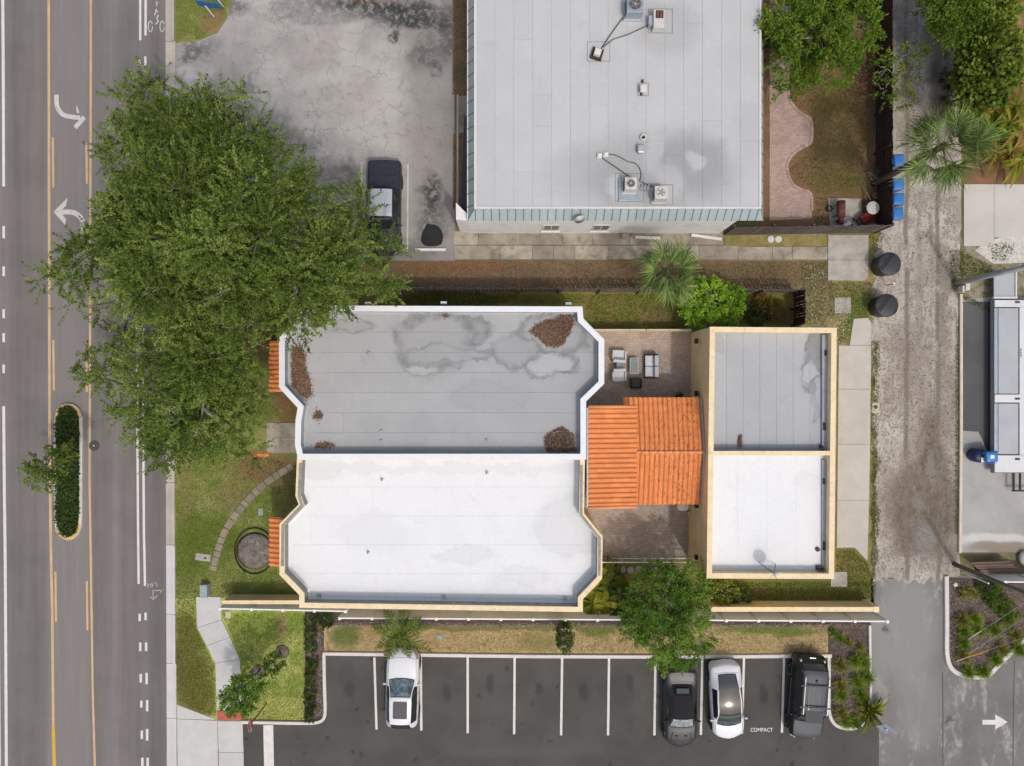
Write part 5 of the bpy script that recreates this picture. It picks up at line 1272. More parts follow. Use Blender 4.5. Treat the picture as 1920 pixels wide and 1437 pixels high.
x, y = XY(1661, 535); e = empty("rusty_pipe", (x, y, 0), label="thin rusty pipe standing between the black containers", cat="pipe"); MB().tube([(0, .0, 0), (.02, -.05, .9)], .025, 6).build("shaft", m_rust, e); MB().box(-.04, .04, -.09, .0, .88, .94).build("cap", m_vinyl, e)
MB().prism(PL([(1552, 372), (1614, 373), (1618, 430), (1556, 432)]), -.02, .06).build("junk_slab", m_pad, label="grimy concrete slab under the junk in the yard corner", cat="concrete slab", bevel=.02)
x, y = XY(1579, 392, .8); e = empty("barrel_smoker", (x, y, 0), label="rusty red barrel smoker on the concrete slab", cat="smoker")
MB().tube([(0, .5, .65), (0, .49, .65), (0, -.45, .65), (0, -.46, .65)], [.1, .24, .24, .1], 14).build("barrel", m_rust, e, True)
for a in (-.3, .35):
    for s in (-.15, .15): MB().tube([(s, a, .5), (s * 1.5, a, 0)], .02, 5).build("leg", m_blackm, e)
MB().tube([(-.02, -.62, .3), (0, -.6, .7), (.01, -.85, .72)], .14, 8).build("firebox", m_rust, e)
MB().tube([(-.25, .3, .7), (-.4, .1, .66), (-.52, -.02, .4)], .02, 5).build("handle", m_black, e)
x, y = XY(1637, 390, .7); e = empty("round_table", (x, y, 0), label="round off-white plastic table in the junk corner", cat="table")
MB().lathe(0, 0, [(.3, .66), (.37, .67), (.38, .7), (.36, .715), (.03, .71)], 22).build("top", m_wplastic, e, True); [MB().tube([(.2*math.cos(a), .2*math.sin(a), .66), (.3*math.cos(a), .3*math.sin(a), 0)], .025, 6).build("leg", m_wplastic, e) for a in (.7, 2.3, 3.9, 5.5)]
x, y = XY(1642, 367, .3); e = empty("flower_pot", (x, y, 0), label="terracotta pot of soil by the alley fence", cat="flower pot"); MB().lathe(0, 0, [(.12, 0), (.18, .28), (.2, .3), (.2, .34), (.16, .34), (.15, .3)], 16).build("pot", m_terra, e, True); MB().lathe(0, 0, [(.15, .28), (.15, .305)], 14).build("soil", m_mulch, e)
x, y = XY(1640, 424, .2); e = empty("cinder_block", (x, y, 0), label="white cinder block with dark cores against the board fence", cat="cinder block"); MB().box(-.42, .42, -.13, .13, 0, .2).build("block", m_wplastic, e, bevel=.01); [MB().box(-.36 + k*.19, -.22 + k*.19, -.07, .07, .2, .204).build("core", m_black, e) for k in range(4)]
x, y = XY(1592, 421, .5); e = empty("white_crate", (x, y, 0), R(28), label="white plastic crate tilted among the junk", cat="crate"); o = MB().box(-.24, .24, -.18, .18, 0, .34).build("shell", m_wplastic, e, bevel=.02); MB().box(-.2, .2, -.14, .14, .342, .35).build("lid", m_vinyl, e)
x, y = XY(1556, 391, .2); e = empty("hose_coil", (x, y, .06), label="black hose coil on the slab's west edge", cat="hose"); MB().tube([(.17*math.cos(a) * (1 - a*.008), .17*math.sin(a), .03 + a*.006) for a in np.linspace(0, 6*math.pi, 50)], .025, 6).build("coil", m_black, e, True)
x, y = XY(1509, 402, .1); e = empty("cream_ring", (x, y, 0), label="cream hose ring lying at the brick path's end", cat="hose"); MB().tube([(.14*math.cos(a), .14*math.sin(a), .03) for a in np.linspace(0, 2*math.pi, 22)], .025, 6, False).build("ring", m_beigebox, e, True)
x, y = XY(1625, 408, .35); e = empty("red_wheelbarrow", (x, y, 0), R(35), label="rusty wheelbarrow with a red tray below the round table", cat="wheelbarrow")
vs = [(-.35, -.22, .3), (.3, -.2, .3), (.3, .2, .3), (-.35, .22, .3), (-.45, -.3, .55), (.45, -.28, .5), (.45, .28, .5), (-.45, .3, .55)]
MB().add(vs, [(0, 1, 2, 3), (0, 4, 5, 1), (1, 5, 6, 2), (2, 6, 7, 3), (3, 7, 4, 0)]).build("tray", M("red_tray", (.2, .03, .025), .2, 5, .7), e)
for s in (-1, 1): MB().tube([(.6, s*.06, .15), (-.3, s*.2, .28), (-.8, s*.28, .5)], .02, 6).build("handle", m_wood2, e); MB().tube([(-.3, s*.2, .3), (-.35, s*.22, 0)], .02, 5).build("leg", m_blackm, e)
o = MB().lathe(0, 0, [(.16, -.03), (.16, .03)], 16).build("wheel", m_rubber, e); o.rotation_euler = (R(90), 0, 0); o.location = (.6, 0, .16)
for k, (a, b, r, m, lab) in enumerate((((1568, 421), (1576, 407), .03, m_wplastic, "white plank end leaning by the smoker"), ((1606, 428), (1620, 414), .03, m_wood2, "brown timber offcut beside the white crate"), ((1490, 413), (1616, 438), .02, m_woodg, "long thin grey branch leaning over the board fence"), ((1618, 352), (1632, 375), .03, m_barkl, "pale stick propped by the round table"), ((1600, 410), (1614, 422), .05, m_woodg, "grey driftwood beside the wheelbarrow"))):
    A, B = Vector(P(*a, .1)), Vector(P(*b, 2.0 if k == 2 else .5)); MB().tube([tuple(A), tuple((A + B) / 2 + Vector((.01, .02, .03))), tuple(B)], r, 6).build("timber_offcut", m, label=lab, cat="timber", group="timber offcuts in the junk corner")
# dead branches around the palm foot
rng = random.Random(5); mb = MB()
cx_, cy_ = XY(1640, 338)
for k in range(70):
    a = rng.uniform(0, 6.28); r = rng.uniform(0, .55); p = Vector((cx_ + r*math.cos(a), cy_ + r*math.sin(a), rng.uniform(.05, .4)))
    d = Vector((rng.gauss(0, 1), rng.gauss(0, 1), rng.gauss(0, .3))).normalized() * rng.uniform(.25, .6); mb.tube([p, p + d * .5 + Vector((0, 0, rng.uniform(0, .15))), p + d], rng.uniform(.008, .02), 4)
mb.build("brush_pile", M("bleached_sticks", (.27, .235, .215), .5, 3, .95), label="heap of bleached dead sticks at the palm's foot", cat="brush pile")
# stacked plywood by the right planter
e = empty("board_stack", (0, 0, 0), label="brown weathered boards laid beside the dark utility pole", cat="boards")
for k in range(5):
    f = k / 5; g = (k + 1) / 5
    q = [(1818 + 28*f, 1055 + 23*f), (1890 + 28*f, 1052 + 24*f), (1890 + 28*g, 1052 + 24*g - .8), (1818 + 28*g, 1055 + 23*g - .8)]
    MB().prism(PL(q, .6), .55 + .03 * (k % 2), .62 + .03 * (k % 2)).build("board", m_shed, e)
for px, py in ((1830, 1063), (1890, 1063)): MB().obox(*XY(px, py), 0, .55, .1, .4).build("bearer", m_woodd, e)
e = empty("blue_tarp_bundle", (*XY(1917, 1046), 0), label="pale and blue bundle at the right edge above the boards", cat="bundle"); MB().ball((0, 0, .2), .35, .45, .25).build("bundle", m_wplastic, e, True); MB().ball((.1, -.1, .35), .18, .12, .12).build("knot", m_blue, e, True)
for k, (px, py) in enumerate(((1800, 541), (1792, 545))):
    x, y = XY(px, py); e = empty("electric_meter_box", (x, y, 0), label=("larger", "smaller")[k] + " grey meter box at the foot of the pale utility pole", cat="meter box"); w = (.26, .12)[k]; MB().box(-w/2, w/2, -.2, .2, .3, .75).build("box", m_ac, e, bevel=.03); MB().tube([(0, 0, 0), (0, 0, .3)], .03, 6).build("stub", m_steel, e)
e = empty("grey_stone", (*XY(1790, 1096), 0), label="pale square stone in the right planter by the kerb", cat="stone"); MB().lathe(0, 0, [(.13, 0), (.14, .1), (.1, .13)], 7).build("rock", m_wplastic, e)

# ---------------------------------------------------------------- trailer
ht_ = .72
m_trailerd = M('charcoal_trailer_side', (.3, .31, .32), .1, .8, .8, grain=.06)
TX = lambda px: XY(px, 0, ht_)[0]
TY = lambda py: XY(0, py, ht_)[1]
e = empty("flatbed_trailer", (0, 0, 0), label="low silver flatbed trailer with recessed deck panels at the right edge", cat="trailer")
MB().box(TX(1865), TX(1952), TY(888), TY(561), .32, ht_ - .12).build("body", m_trailerd, e, bevel=.03)
MB().box(TX(1866), TX(1951), TY(887), TY(562), ht_ - .12, ht_ - .06).build("deck_gap", m_black, e)
for (a, b) in ((563, 576), (740, 755), (854, 886)): MB().box(TX(1865), TX(1952), TY(b), TY(a), ht_ - .07, ht_ + .02).build("deck_beam", m_trailer, e, bevel=.01)
MB().box(TX(1911.5), TX(1952), TY(853.6), TY(576.4), ht_ - .07, ht_ + .015).build("deck_spine", m_trailer, e, bevel=.01)
for (a, b) in ((578, 738.5), (757, 852)): MB().box(TX(1872.5), TX(1910), TY(b), TY(a), ht_ - .06, ht_ - .02).build("deck_panel", m_trailerp, e, bevel=.01); MB().box(TX(1865), TX(1871.5), TY(b), TY(a), ht_ - .07, ht_ - .03).build("side_rail", m_acb, e)
for py in (567, 748, 861): MB().obox(TX(1907), TY(py), ht_ + .02, ht_ + .06, .28, .12).build("deck_vent", m_iron, e, bevel=.02)
for k in range(5): MB().obox(TX(1913.5), TY(655 + k * 3.2), ht_ + .015, ht_ + .025, .1, .05).build("decal", m_iron, e)
for yy in (TY(640), TY(820)):
    for xx in (TX(1880), TX(1943)):
        o = MB().lathe(0, 0, [(.3, -.1), (.3, .1)], 20).build("wheel", m_rubber, e); o.rotation_euler = (0, R(90), 0); o.location = (xx, yy, .3)
for xx in (1900, 1912): MB().box(XY(xx, 0, .5)[0], XY(xx + 3, 0, .5)[0], XY(0, 921, .5)[1], TY(886), .42, .5).build("tow_bar", m_blackm, e)
MB().box(XY(1899, 0, .5)[0], XY(1940, 0, .5)[0], XY(0, 922, .5)[1], XY(0, 919, .5)[1], .4, .52).build("step_bar", m_blackm, e)
e = empty("loading_ramp", (0, 0, 0), label="flat grey loading ramp between the trailer and the pale pole", cat="ramp")
MB().box(TX(1865), TX(1904), TY(556), TY(512), ht_ - .14, ht_ - .06).build("panel", m_trailerp, e, bevel=.01)
MB().box(TX(1904.3), TX(1907), TY(556), TY(508), ht_ - .16, ht_ - .0).build("side_beam", m_trailer, e); MB().box(TX(1864), TX(1908), TY(560), TY(556.4), ht_ - .16, ht_ - .0).build("front_beam", m_trailer, e)
for q in ((1867, 557), (1905, 557), (1867, 514), (1905, 514)): MB().obox(TX(q[0]), TY(q[1]), 0, ht_ - .16, .07, .07).build("post", m_steel, e)
# ---------------------------------------------------------------- vehicles
def pchip(x, y, xq):
    x = np.asarray(x, float); y = np.asarray(y, float); h = np.diff(x); d = np.diff(y) / h; n = len(x); m = np.zeros(n)
    for i in range(1, n - 1):
        if d[i-1] * d[i] > 0:
            w1, w2 = 2*h[i] + h[i-1], h[i] + 2*h[i-1]; m[i] = (w1 + w2) / (w1 / d[i-1] + w2 / d[i])
    m[0], m[-1] = d[0], d[-1]
    k = np.clip(np.searchsorted(x, xq, side='right') - 1, 0, n - 2); t = (xq - x[k]) / h[k]
    return (2*t**3 - 3*t**2 + 1) * y[k] + (t**3 - 2*t**2 + t) * h[k] * m[k] + (-2*t**3 + 3*t**2) * y[k+1] + (t**3 - t**2) * h[k] * m[k+1]
def car(name, label, loc, rz, L, st, kinds, mats, axles=(.92, .92), wheel_r=.34, sub=5, deckcols=2, group="cars in the parking lot"):
    """st rows: (distance from nose, half width, shoulder z, top half width, top z, bow)"""
    e = empty(name, (loc[0], loc[1], 0), rz, label=label, cat="car", group=group)
    A = np.array(st, float); s = A[:, 0]; q = []; kind = []
    for i in range(len(s) - 1):
        for k in range(sub): q.append(s[i] + (s[i+1] - s[i]) * k / sub); kind.append((kinds[i], k))
    q.append(s[-1]); q = np.array(q)
    C = [pchip(s, A[:, k], q) for k in range(1, 6)]
    rows = []
    for i in range(len(q)):
        hw, zs, rw, zt, bow = (C[k][i] for k in range(5))
        kd = kind[min(i, len(kind) - 1)][0]
        cab = zt - zs > .22
        bx_ = hw - .07
        j3 = (min(rw + .07, bx_ - .01), zt - .06) if cab else ((rw + bx_) / 2, (zt + zs) / 2 + .015)
        half = [(0, zt), (rw * .5, zt - .008), (rw, zt - (.03 if cab else .018)), j3, (bx_, zs), (hw - .015, zs - .10), (hw, (zs + .3) / 2), (hw - .02, .36), (hw - .1, .22)]
        full = [(-x, z) for x, z in reversed(half[1:])] + half
        rows.append([(x, L/2 - q[i] - bow * (x / hw) ** 2, z) for x, z in full])
    nc = len(rows[0]); mid = nc // 2
    parts = {}
    for i in range(len(rows) - 1):
        kd, k = kind[i]
        for j in range(nc - 1):
            jj = min(abs(j - mid), abs(j + 1 - mid)); side = j + 1 > mid     # inner index of the strip
            p = "body"
            if kd == 'ws' and jj < 2: p = "windshield"
            elif kd == 'rear' and jj < 2: p = "rear_window"
            elif kd in ('roof', 'sun', 'groof') and jj < 2: p = {"roof": "roof", "sun": "sunroof" if jj < 2 else "roof", "groof": "glass_roof"}[kd]
            elif kd in ('roof', 'sun', 'groof') and jj == 2: p = "roof"
            elif kd == 'hood' and jj < 3: p = "hood"
            elif kd in ('deck', 'bed') and jj < deckcols: p = {"deck": "trunk_lid", "bed": "bed_cover"}[kd]
            elif kd in ('roof', 'sun', 'groof') and jj == 3: p = "side_window"
            elif kd == 'ws' and jj == 3 and k >= 2: p = "side_window"
            elif kd == 'nose' and jj in (3, 4) : p = "headlight"
            elif kd == 'tail' and jj in (4, 5): p = "taillight"
            key = (p, side) if p in ("side_window", "headlight", "taillight") else (p, 0)
            parts.setdefault(key, []).append((i, j))
    for (p, sd), cells in parts.items():
        mb = MB(); idx = {}
        for (i, j) in cells:
            f = []
            for (a, b) in ((i, j), (i + 1, j), (i + 1, j + 1), (i, j + 1)):
                if (a, b) not in idx: idx[(a, b)] = len(mb.v); mb.v.append(rows[a][b])
                f.append(idx[(a, b)])
            mb.f.append(tuple(f))
        if p == "body":
            for i in (0, len(rows) - 1):
                o = len(mb.v); mb.v += rows[i]; mb.f.append(tuple(range(o, o + nc)) if i == 0 else tuple(reversed(range(o, o + nc))))
            o = len(mb.v); mb.v += [(-.6, L/2 - .5, .2), (.6, L/2 - .5, .2), (.6, -L/2 + .5, .2), (-.6, -L/2 + .5, .2)]; mb.f.append((o, o+1, o+2, o+3))
        mb.build(p, mats.get(p, mats["body"]), e, True)
    hwm = A[:, 1].max()
    lift = lambda q_: (q_[0], q_[1], q_[2] + .004)
    for i0, kd in enumerate(kinds):
        r0, r1 = i0 * sub, (i0 + 1) * sub
        prev = kinds[i0 - 1] if i0 else None; nxt = kinds[i0 + 1] if i0 + 1 < len(kinds) else None
        if kd in ('ws', 'rear'):
            for r_ in ((r0, r1) if kd == 'ws' else (r1,)):
                MB().tube([lift(rows[r_][j]) for j in range(mid - 2, mid + 3)], .022, 5).build("glass_trim", m_black, e)
            for j in (mid - 2, mid + 2):
                MB().tube([lift(rows[r_][j]) for r_ in range(r0, r1 + 1)], .016, 5).build("glass_trim", m_black, e)
        if kd == 'hood' and prev == 'nose': MB().tube([lift(rows[r0][j]) for j in range(mid - 3, mid + 4)], .008, 4).build("panel_gap", m_black, e)
        if kd in ('deck', 'bed') and prev not in ('deck', 'bed'): MB().tube([lift(rows[r0 + 1][j]) for j in range(mid - 3, mid + 4)], .008, 4).build("panel_gap", m_black, e)
        if kd == 'hood':
            for j in (mid - 3, mid + 3): MB().tube([lift(rows[r_][j]) for r_ in range(r0, r1 + 1)], .007, 4).build("panel_gap", m_black, e)
    iw = kinds.index('ws'); ir = max(i for i, k_ in enumerate(kinds) if k_ in ('roof', 'groof', 'sun'))
    for f_ in (.25, .6, .98):
        r_ = int((iw + (ir + 1 - iw) * f_) * sub)
        for s_ in (-1, 1): MB().tube([(rows[r_][mid + s_ * j][0] + s_ * .003, rows[r_][mid + s_ * j][1], rows[r_][mid + s_ * j][2]) for j in (4, 5, 6, 7)], .007, 4).build("door_gap", m_black, e)
    for s_ in (-.28, .22):
        r_ = iw * sub; a_ = rows[r_][mid]; b_ = rows[r_ + 2][mid]
        MB().tube([(s_, a_[1] + .01, a_[2] + .012), (s_ + .32, (a_[1] + b_[1]) / 2 - .02, (a_[2] + b_[2]) / 2 - .0)], .009, 4).build("wiper", m_black, e)
    for yy in (L/2 - axles[0], -L/2 + axles[1]):
        for sd in (-1, 1):
            w = empty("wheel", (sd * (hwm - .1), yy, wheel_r)); w.parent = e
            o = MB().lathe(0, 0, [(wheel_r - .03, -.115), (wheel_r, -.07), (wheel_r, .07), (wheel_r - .03, .115)], 22).build("tyre", m_rubber, w, True); o.rotation_euler = (0, R(90), 0)
            o = MB().lathe(0, 0, [(wheel_r - .09, .0), (wheel_r - .1, .118), (.06, .09)], 10).build("rim", m_alloy, w); o.rotation_euler = (0, R(90 * sd), 0)
            a = MB(); n = 14
            ar = [(sd * (hwm - .005), yy + (wheel_r + .06) * math.cos(t), max(.2, wheel_r + (wheel_r + .06) * math.sin(t))) for t in np.linspace(-.3, math.pi + .3, n)]
            ai = [(sd * (hwm - .06), p[1], p[2]) for p in ar]
            a.add(ar + ai, [(k, k + 1, n + k + 1, n + k) for k in range(n - 1)] + [tuple(range(n))]).build("wheel_arch", m_black, e)
    ym = L/2 - A[[i for i, k in enumerate(kinds) if k == 'ws'][0], 0] - .35
    zb = A[[i for i, k in enumerate(kinds) if k == 'ws'][0], 2]
    for sd in (-1, 1):
        m = MB().ball((sd * (hwm + .06), ym, zb + .06), .11, .06, .075).build("mirror", mats.get("mirror", mats["body"]), e, True)
        MB().tube([(sd * (hwm - .08), ym, zb), (sd * (hwm + .02), ym, zb + .04)], .025, 5).build("mirror_arm", m_black, m)
    return e
p_white = paint("white_car_paint", (.74, .755, .79), .28)
p_grey = paint("graphite_car_paint", (.028, .029, .034), .4, 0, .08)
p_black = paint("black_car_paint", (.010, .011, .013), .2, 0, .15)
p_suvroof = paint("dusty_sheen_paint", (.06, .065, .077), .55, 0, .03)  # dust plus sky gloss on hood and roof, put into a lighter grey
p_silver = paint("silver_roof_paint", (.42, .46, .50), .5, .1, .1)
p_truck = paint("dark_truck_paint", (.03, .031, .038), .45, 0, .05)
m_soft = M("black_fabric_top", (.018, .017, .020), .15, 8, .9)
m_bedc = M("navy_vinyl_bed_cover", (.030, .033, .05), .12, 4, .7)
m_lamp = M("lamp_lens", (.38, .40, .42), .2, 12, .15, spec=.6)
m_tail = M("red_lamp_lens", (.22, .012, .015), .2, 12, .2, spec=.6)
m_shade = M("silver_sunshade", (.42, .46, .49), .35, 6, .35, grain=.4, gscale=14)
m_wsd = M("sky_pale_windshield", (.16, .21, .24), .55, 3, .1, spec=.6, grain=.2, gscale=6)  # sky reflection on the windshield put into a pale, mottled colour
# white crossover, nose to the north
wc = car("white_crossover", "white crossover with a dark sunroof, nose under the small palm", (-6.30, -17.62), R(-1), 4.62,
    [(0, .62, .50, .45, .56, .16), (.10, .80, .68, .58, .74, .2), (.42, .92, .84, .68, .93, .15), (1.0, .945, .93, .70, 1.03, .1), (1.55, .95, .98, .71, 1.08, .16),
     (2.42, .95, 1.0, .55, 1.56, .08), (2.66, .95, 1.0, .56, 1.60, .03), (3.6, .94, 1.02, .54, 1.60, -.02), (4.02, .92, 1.03, .52, 1.53, -.06), (4.4, .88, .98, .56, 1.14, -.12), (4.52, .82, .92, .6, .96, -.16), (4.62, .66, .55, .45, .6, -.18)],
    ['nose', 'nose', 'hood', 'hood', 'ws', 'roof', 'roof', 'roof', 'rear', 'tail', 'tail'],
    dict(body=p_white, hood=p_white, roof=p_white, windshield=m_wsd, rear_window=m_autoglass, side_window=m_autoglass, headlight=m_lamp, taillight=m_tail))
MB().prism([(-.37, -1.33), (.37, -1.33), (.4, -1.28), (.4, -.42), (.36, -.36), (-.36, -.36), (-.4, -.42), (-.4, -1.28)], 1.602, 1.618).build("sunroof", paint("sunroof_glass", (.05, .045, .05), .1), wc, bevel=.004)
# grey convertible, nose to the south
gc = car("grey_convertible", "graphite convertible with a black soft top under the tree edge", (9.72, -18.72), R(180), 4.72,
    [(0, .60, .45, .42, .5, .22), (.12, .80, .6, .6, .66, .26), (.5, .92, .74, .66, .82, .18), (1.0, .945, .82, .66, .92, .1), (1.34, .95, .86, .66, .96, .16),
     (1.98, .95, .88, .56, 1.34, .1), (2.5, .95, .88, .55, 1.38, .02), (3.3, .95, .9, .52, 1.33, -.02), (3.85, .95, .92, .56, 1.0, -.1), (4.5, .93, .92, .62, .98, -.1), (4.62, .88, .85, .6, .9, -.14), (4.72, .72, .5, .5, .55, -.16)],
    ['nose', 'nose', 'hood', 'hood', 'ws', 'roof', 'roof', 'rear', 'deck', 'tail', 'tail'],
    dict(body=p_grey, hood=p_grey, roof=m_soft, windshield=m_shade, rear_window=m_soft, side_window=m_autoglass, trunk_lid=p_grey, headlight=m_autoglass, taillight=m_tail, mirror=p_black))
o = MB().box(-.35, .35, -.13, .13, -.006, .006).build("rear_window_pane", paint("pale_rear_glass", (.10, .12, .125), .08), gc, bevel=.004); o.location = (0, 2.36 - 3.55, 1.225); o.rotation_euler = (R(28), 0, 0)
for s in (-1, 1):
    MB().obox(s * .26, 1.55, .905, .935, .16, .08, 0).build("hood_vent", m_black, gc)
    MB().tube([(s * .62, 1.9, .80), (s * .5, 1.3, .935)], .012, 5).build("hood_crease", m_black, gc)
# white car with the glass roof
tc = car("white_glass_roof_car", "white sedan with one long black glass roof", (12.36, -18.27), R(183.5), 4.64,
    [(0, .58, .48, .40, .52, .24), (.1, .80, .66, .58, .72, .28), (.4, .91, .80, .66, .88, .22), (.7, .925, .86, .68, .95, .2), (.98, .93, .9, .68, .99, .26),
     (1.75, .93, .93, .62, 1.38, .1), (2.4, .93, .94, .62, 1.44, .0), (3.2, .92, .95, .57, 1.40, -.04), (4.0, .9, .97, .5, 1.15, -.12), (4.4, .86, .95, .55, 1.02, -.14), (4.52, .82, .85, .55, .88, -.18), (4.64, .64, .5, .45, .55, -.22)],
    ['nose', 'hood', 'hood', 'hood', 'ws', 'groof', 'groof', 'rear', 'deck', 'tail', 'tail'],
    dict(body=p_white, hood=p_white, roof=p_white, glass_roof=paint("glass_roof", (.02, .021, .026), .12, 0, .0), windshield=paint("windshield_glass", (.05, .065, .07), .06), rear_window=paint("rear_glass", (.06, .065, .07), .08), side_window=m_autoglass, trunk_lid=p_white, headlight=m_lamp, taillight=p_white), deckcols=3)
# black off-road wagon with roof rack
sv = car("black_suv", "black wagon with roof rack and crossbars beside the planter", (17.0, -18.08), R(176), 4.86,
    [(0, .66, .55, .5, .6, .1), (.1, .84, .78, .64, .86, .14), (.45, .94, .98, .74, 1.08, .08), (1.05, .96, 1.06, .76, 1.15, .03), (1.22, .965, 1.08, .76, 1.17, .05),
     (1.78, .965, 1.12, .66, 1.76, .06), (2.1, .965, 1.12, .66, 1.82, .02), (3.9, .96, 1.14, .65, 1.83, -.01), (4.32, .95, 1.12, .62, 1.76, -.03), (4.58, .94, 1.05, .66, 1.25, -.05), (4.72, .92, .95, .7, 1.0, -.06), (4.86, .85, .7, .66, .74, -.08)],
    ['nose', 'hood', 'hood', 'hood', 'ws', 'roof', 'roof', 'roof', 'rear', 'deck', 'tail'],
    dict(body=p_black, hood=p_suvroof, roof=p_suvroof, windshield=m_autoglass, rear_window=m_autoglass, side_window=m_autoglass, headlight=m_black, taillight=m_tail, trunk_lid=p_black), axles=(.92, 1.05), wheel_r=.39, group="cars in the parking lot")
for s in (-1, 1):
    MB().tube([(s * .66, .55, 1.86), (s * .67, .5, 1.92), (s * .66, -1.55, 1.93), (s * .64, -1.62, 1.86)], .028, 6).build("roof_rail", m_steel, sv)
    MB().tube([(s * .52, 2.36, .66), (s * .82, 2.2, .7)], .05, 6).build("bumper_corner", m_vinylp, sv)
for yy in (.1, -1.1): MB().box(-.92, .92, yy - .04, yy + .04, 1.93, 1.97).build("crossbar", m_blackm, sv, bevel=.01)
for k in range(4): MB().box(-.42 + k * .28 - .006, -.42 + k * .28 + .006, -1.45, .3, 1.815, 1.838).build("roof_rib", p_black, sv)
MB().box(-.5, .5, .35, 1.0, 1.80, 1.832).build("front_sunroof", M("matte_sunroof", (.03, .033, .042), .1, 4, .5), sv, bevel=.01)
MB().box(-.06, .06, -1.42, -1.28, 1.84, 1.9).build("antenna_fin", m_black, sv, bevel=.02)
MB().tube([(0, -2.4, .5), (0, -2.75, .5)], .04, 6).build("tow_hitch", m_black, sv)
MB().box(-.22, .12, -2.36, -2.33, .9, 1.02).build("number_plate", m_chrome, sv)
for s in (-1, 1): MB().obox(s * .68, -2.22, 1.0, 1.18, .09, .1).build("tail_lamp_cap", m_lamp, sv)
# pickup under the oak
pk = car("dark_pickup", "dark pickup with silver cab roof and covered bed under the oak", (-7.36, 10.08), R(179), 5.45,
    [(0, .70, .6, .5, .7, .08), (.1, .86, .85, .66, .95, .1), (.5, .94, 1.0, .72, 1.12, .06), (1.2, .955, 1.05, .72, 1.18, .02), (1.3, .955, 1.07, .70, 1.2, .05),
     (2.0, .955, 1.1, .55, 1.78, .04), (2.3, .955, 1.1, .55, 1.83, .0), (3.55, .955, 1.1, .54, 1.82, 0), (3.66, .955, 1.08, .56, 1.24, 0), (3.72, .955, 1.06, .72, 1.12, 0), (5.3, .95, 1.05, .72, 1.12, -.03), (5.4, .92, 1.0, .7, 1.06, -.05), (5.45, .86, .6, .6, .7, -.05)],
    ['nose', 'hood', 'hood', 'hood', 'ws', 'roof', 'roof', 'rear', 'bed', 'bed', 'tail', 'tail'],
    dict(body=p_truck, hood=p_truck, roof=p_silver, windshield=m_autoglass, rear_window=m_autoglass, side_window=m_autoglass, bed_cover=m_bedc, headlight=m_lamp, taillight=m_tail), axles=(1.0, 1.15), wheel_r=.38, deckcols=3, group="cars in the cracked lot")
for k in range(3): MB().box(-.76, .76, 2.725 - 4.1 - k * .42, 2.725 - 4.085 - k * .42, 1.1, 1.125).build("cover_seam", m_black, pk)
for k in range(4): MB().box(-.36 + k * .2, -.345 + k * .2, -.75, .2, 1.815, 1.84).build("roof_rib", p_silver, pk)
MB().box(-.03, .03, -.8, -.68, 1.83, 1.87).build("antenna_fin", m_black, pk)
MB().tube([(-.82, 2.4, .95), (-.93, 1.4, 1.06), (-.9, .6, 1.1)], .02, 6).build("door_trim", m_chrome, pk)
# ---------------------------------------------------------------- vegetation
def leaf_mesh(name, pts, axis, L, W, m, parent, rng, flat=.6, kind=None, tint=None):
    """one diamond per leaf; axis = direction of the leaf, pts = leaf base"""
    n = len(pts)
    axis = axis / np.maximum(1e-6, np.linalg.norm(axis, axis=1, keepdims=True))
    up = rng.normal(0, 1, (n, 3)) * (1 - flat) + np.array([0, 0, flat])
    side = np.cross(axis, up); side /= np.maximum(1e-6, np.linalg.norm(side, axis=1, keepdims=True))
    L = np.broadcast_to(L, n)[:, None]; W = np.broadcast_to(W, n)[:, None]
    v = np.empty((n, 4, 3), np.float32)
    v[:, 0] = pts; v[:, 1] = pts + axis * L * .5 - side * W * .5; v[:, 2] = pts + axis * L; v[:, 3] = pts + axis * L * .5 + side * W * .5
    me = bpy.data.meshes.new(name)
    me.vertices.add(n * 4); me.vertices.foreach_set('co', v.reshape(-1))
    me.loops.add(n * 4); me.loops.foreach_set('vertex_index', np.arange(n * 4, dtype=np.int32))
    me.polygons.add(n); me.polygons.foreach_set('loop_start', np.arange(0, n * 4, 4, dtype=np.int32))
    me.update(calc_edges=True)
    a = me.attributes.new('tint', 'FLOAT', 'FACE'); a.data.foreach_set('value', (rng.random(n) if tint is None else np.clip(tint, 0, 1)).astype(np.float32))
    me.materials.append(m)
    o = bpy.data.objects.new(name, me); COL.objects.link(o)
    if parent is not None: o.parent = parent
    if kind: o['kind'] = kind
    return o
def unit(a): return a / np.maximum(1e-6, np.linalg.norm(a, axis=-1, keepdims=True))
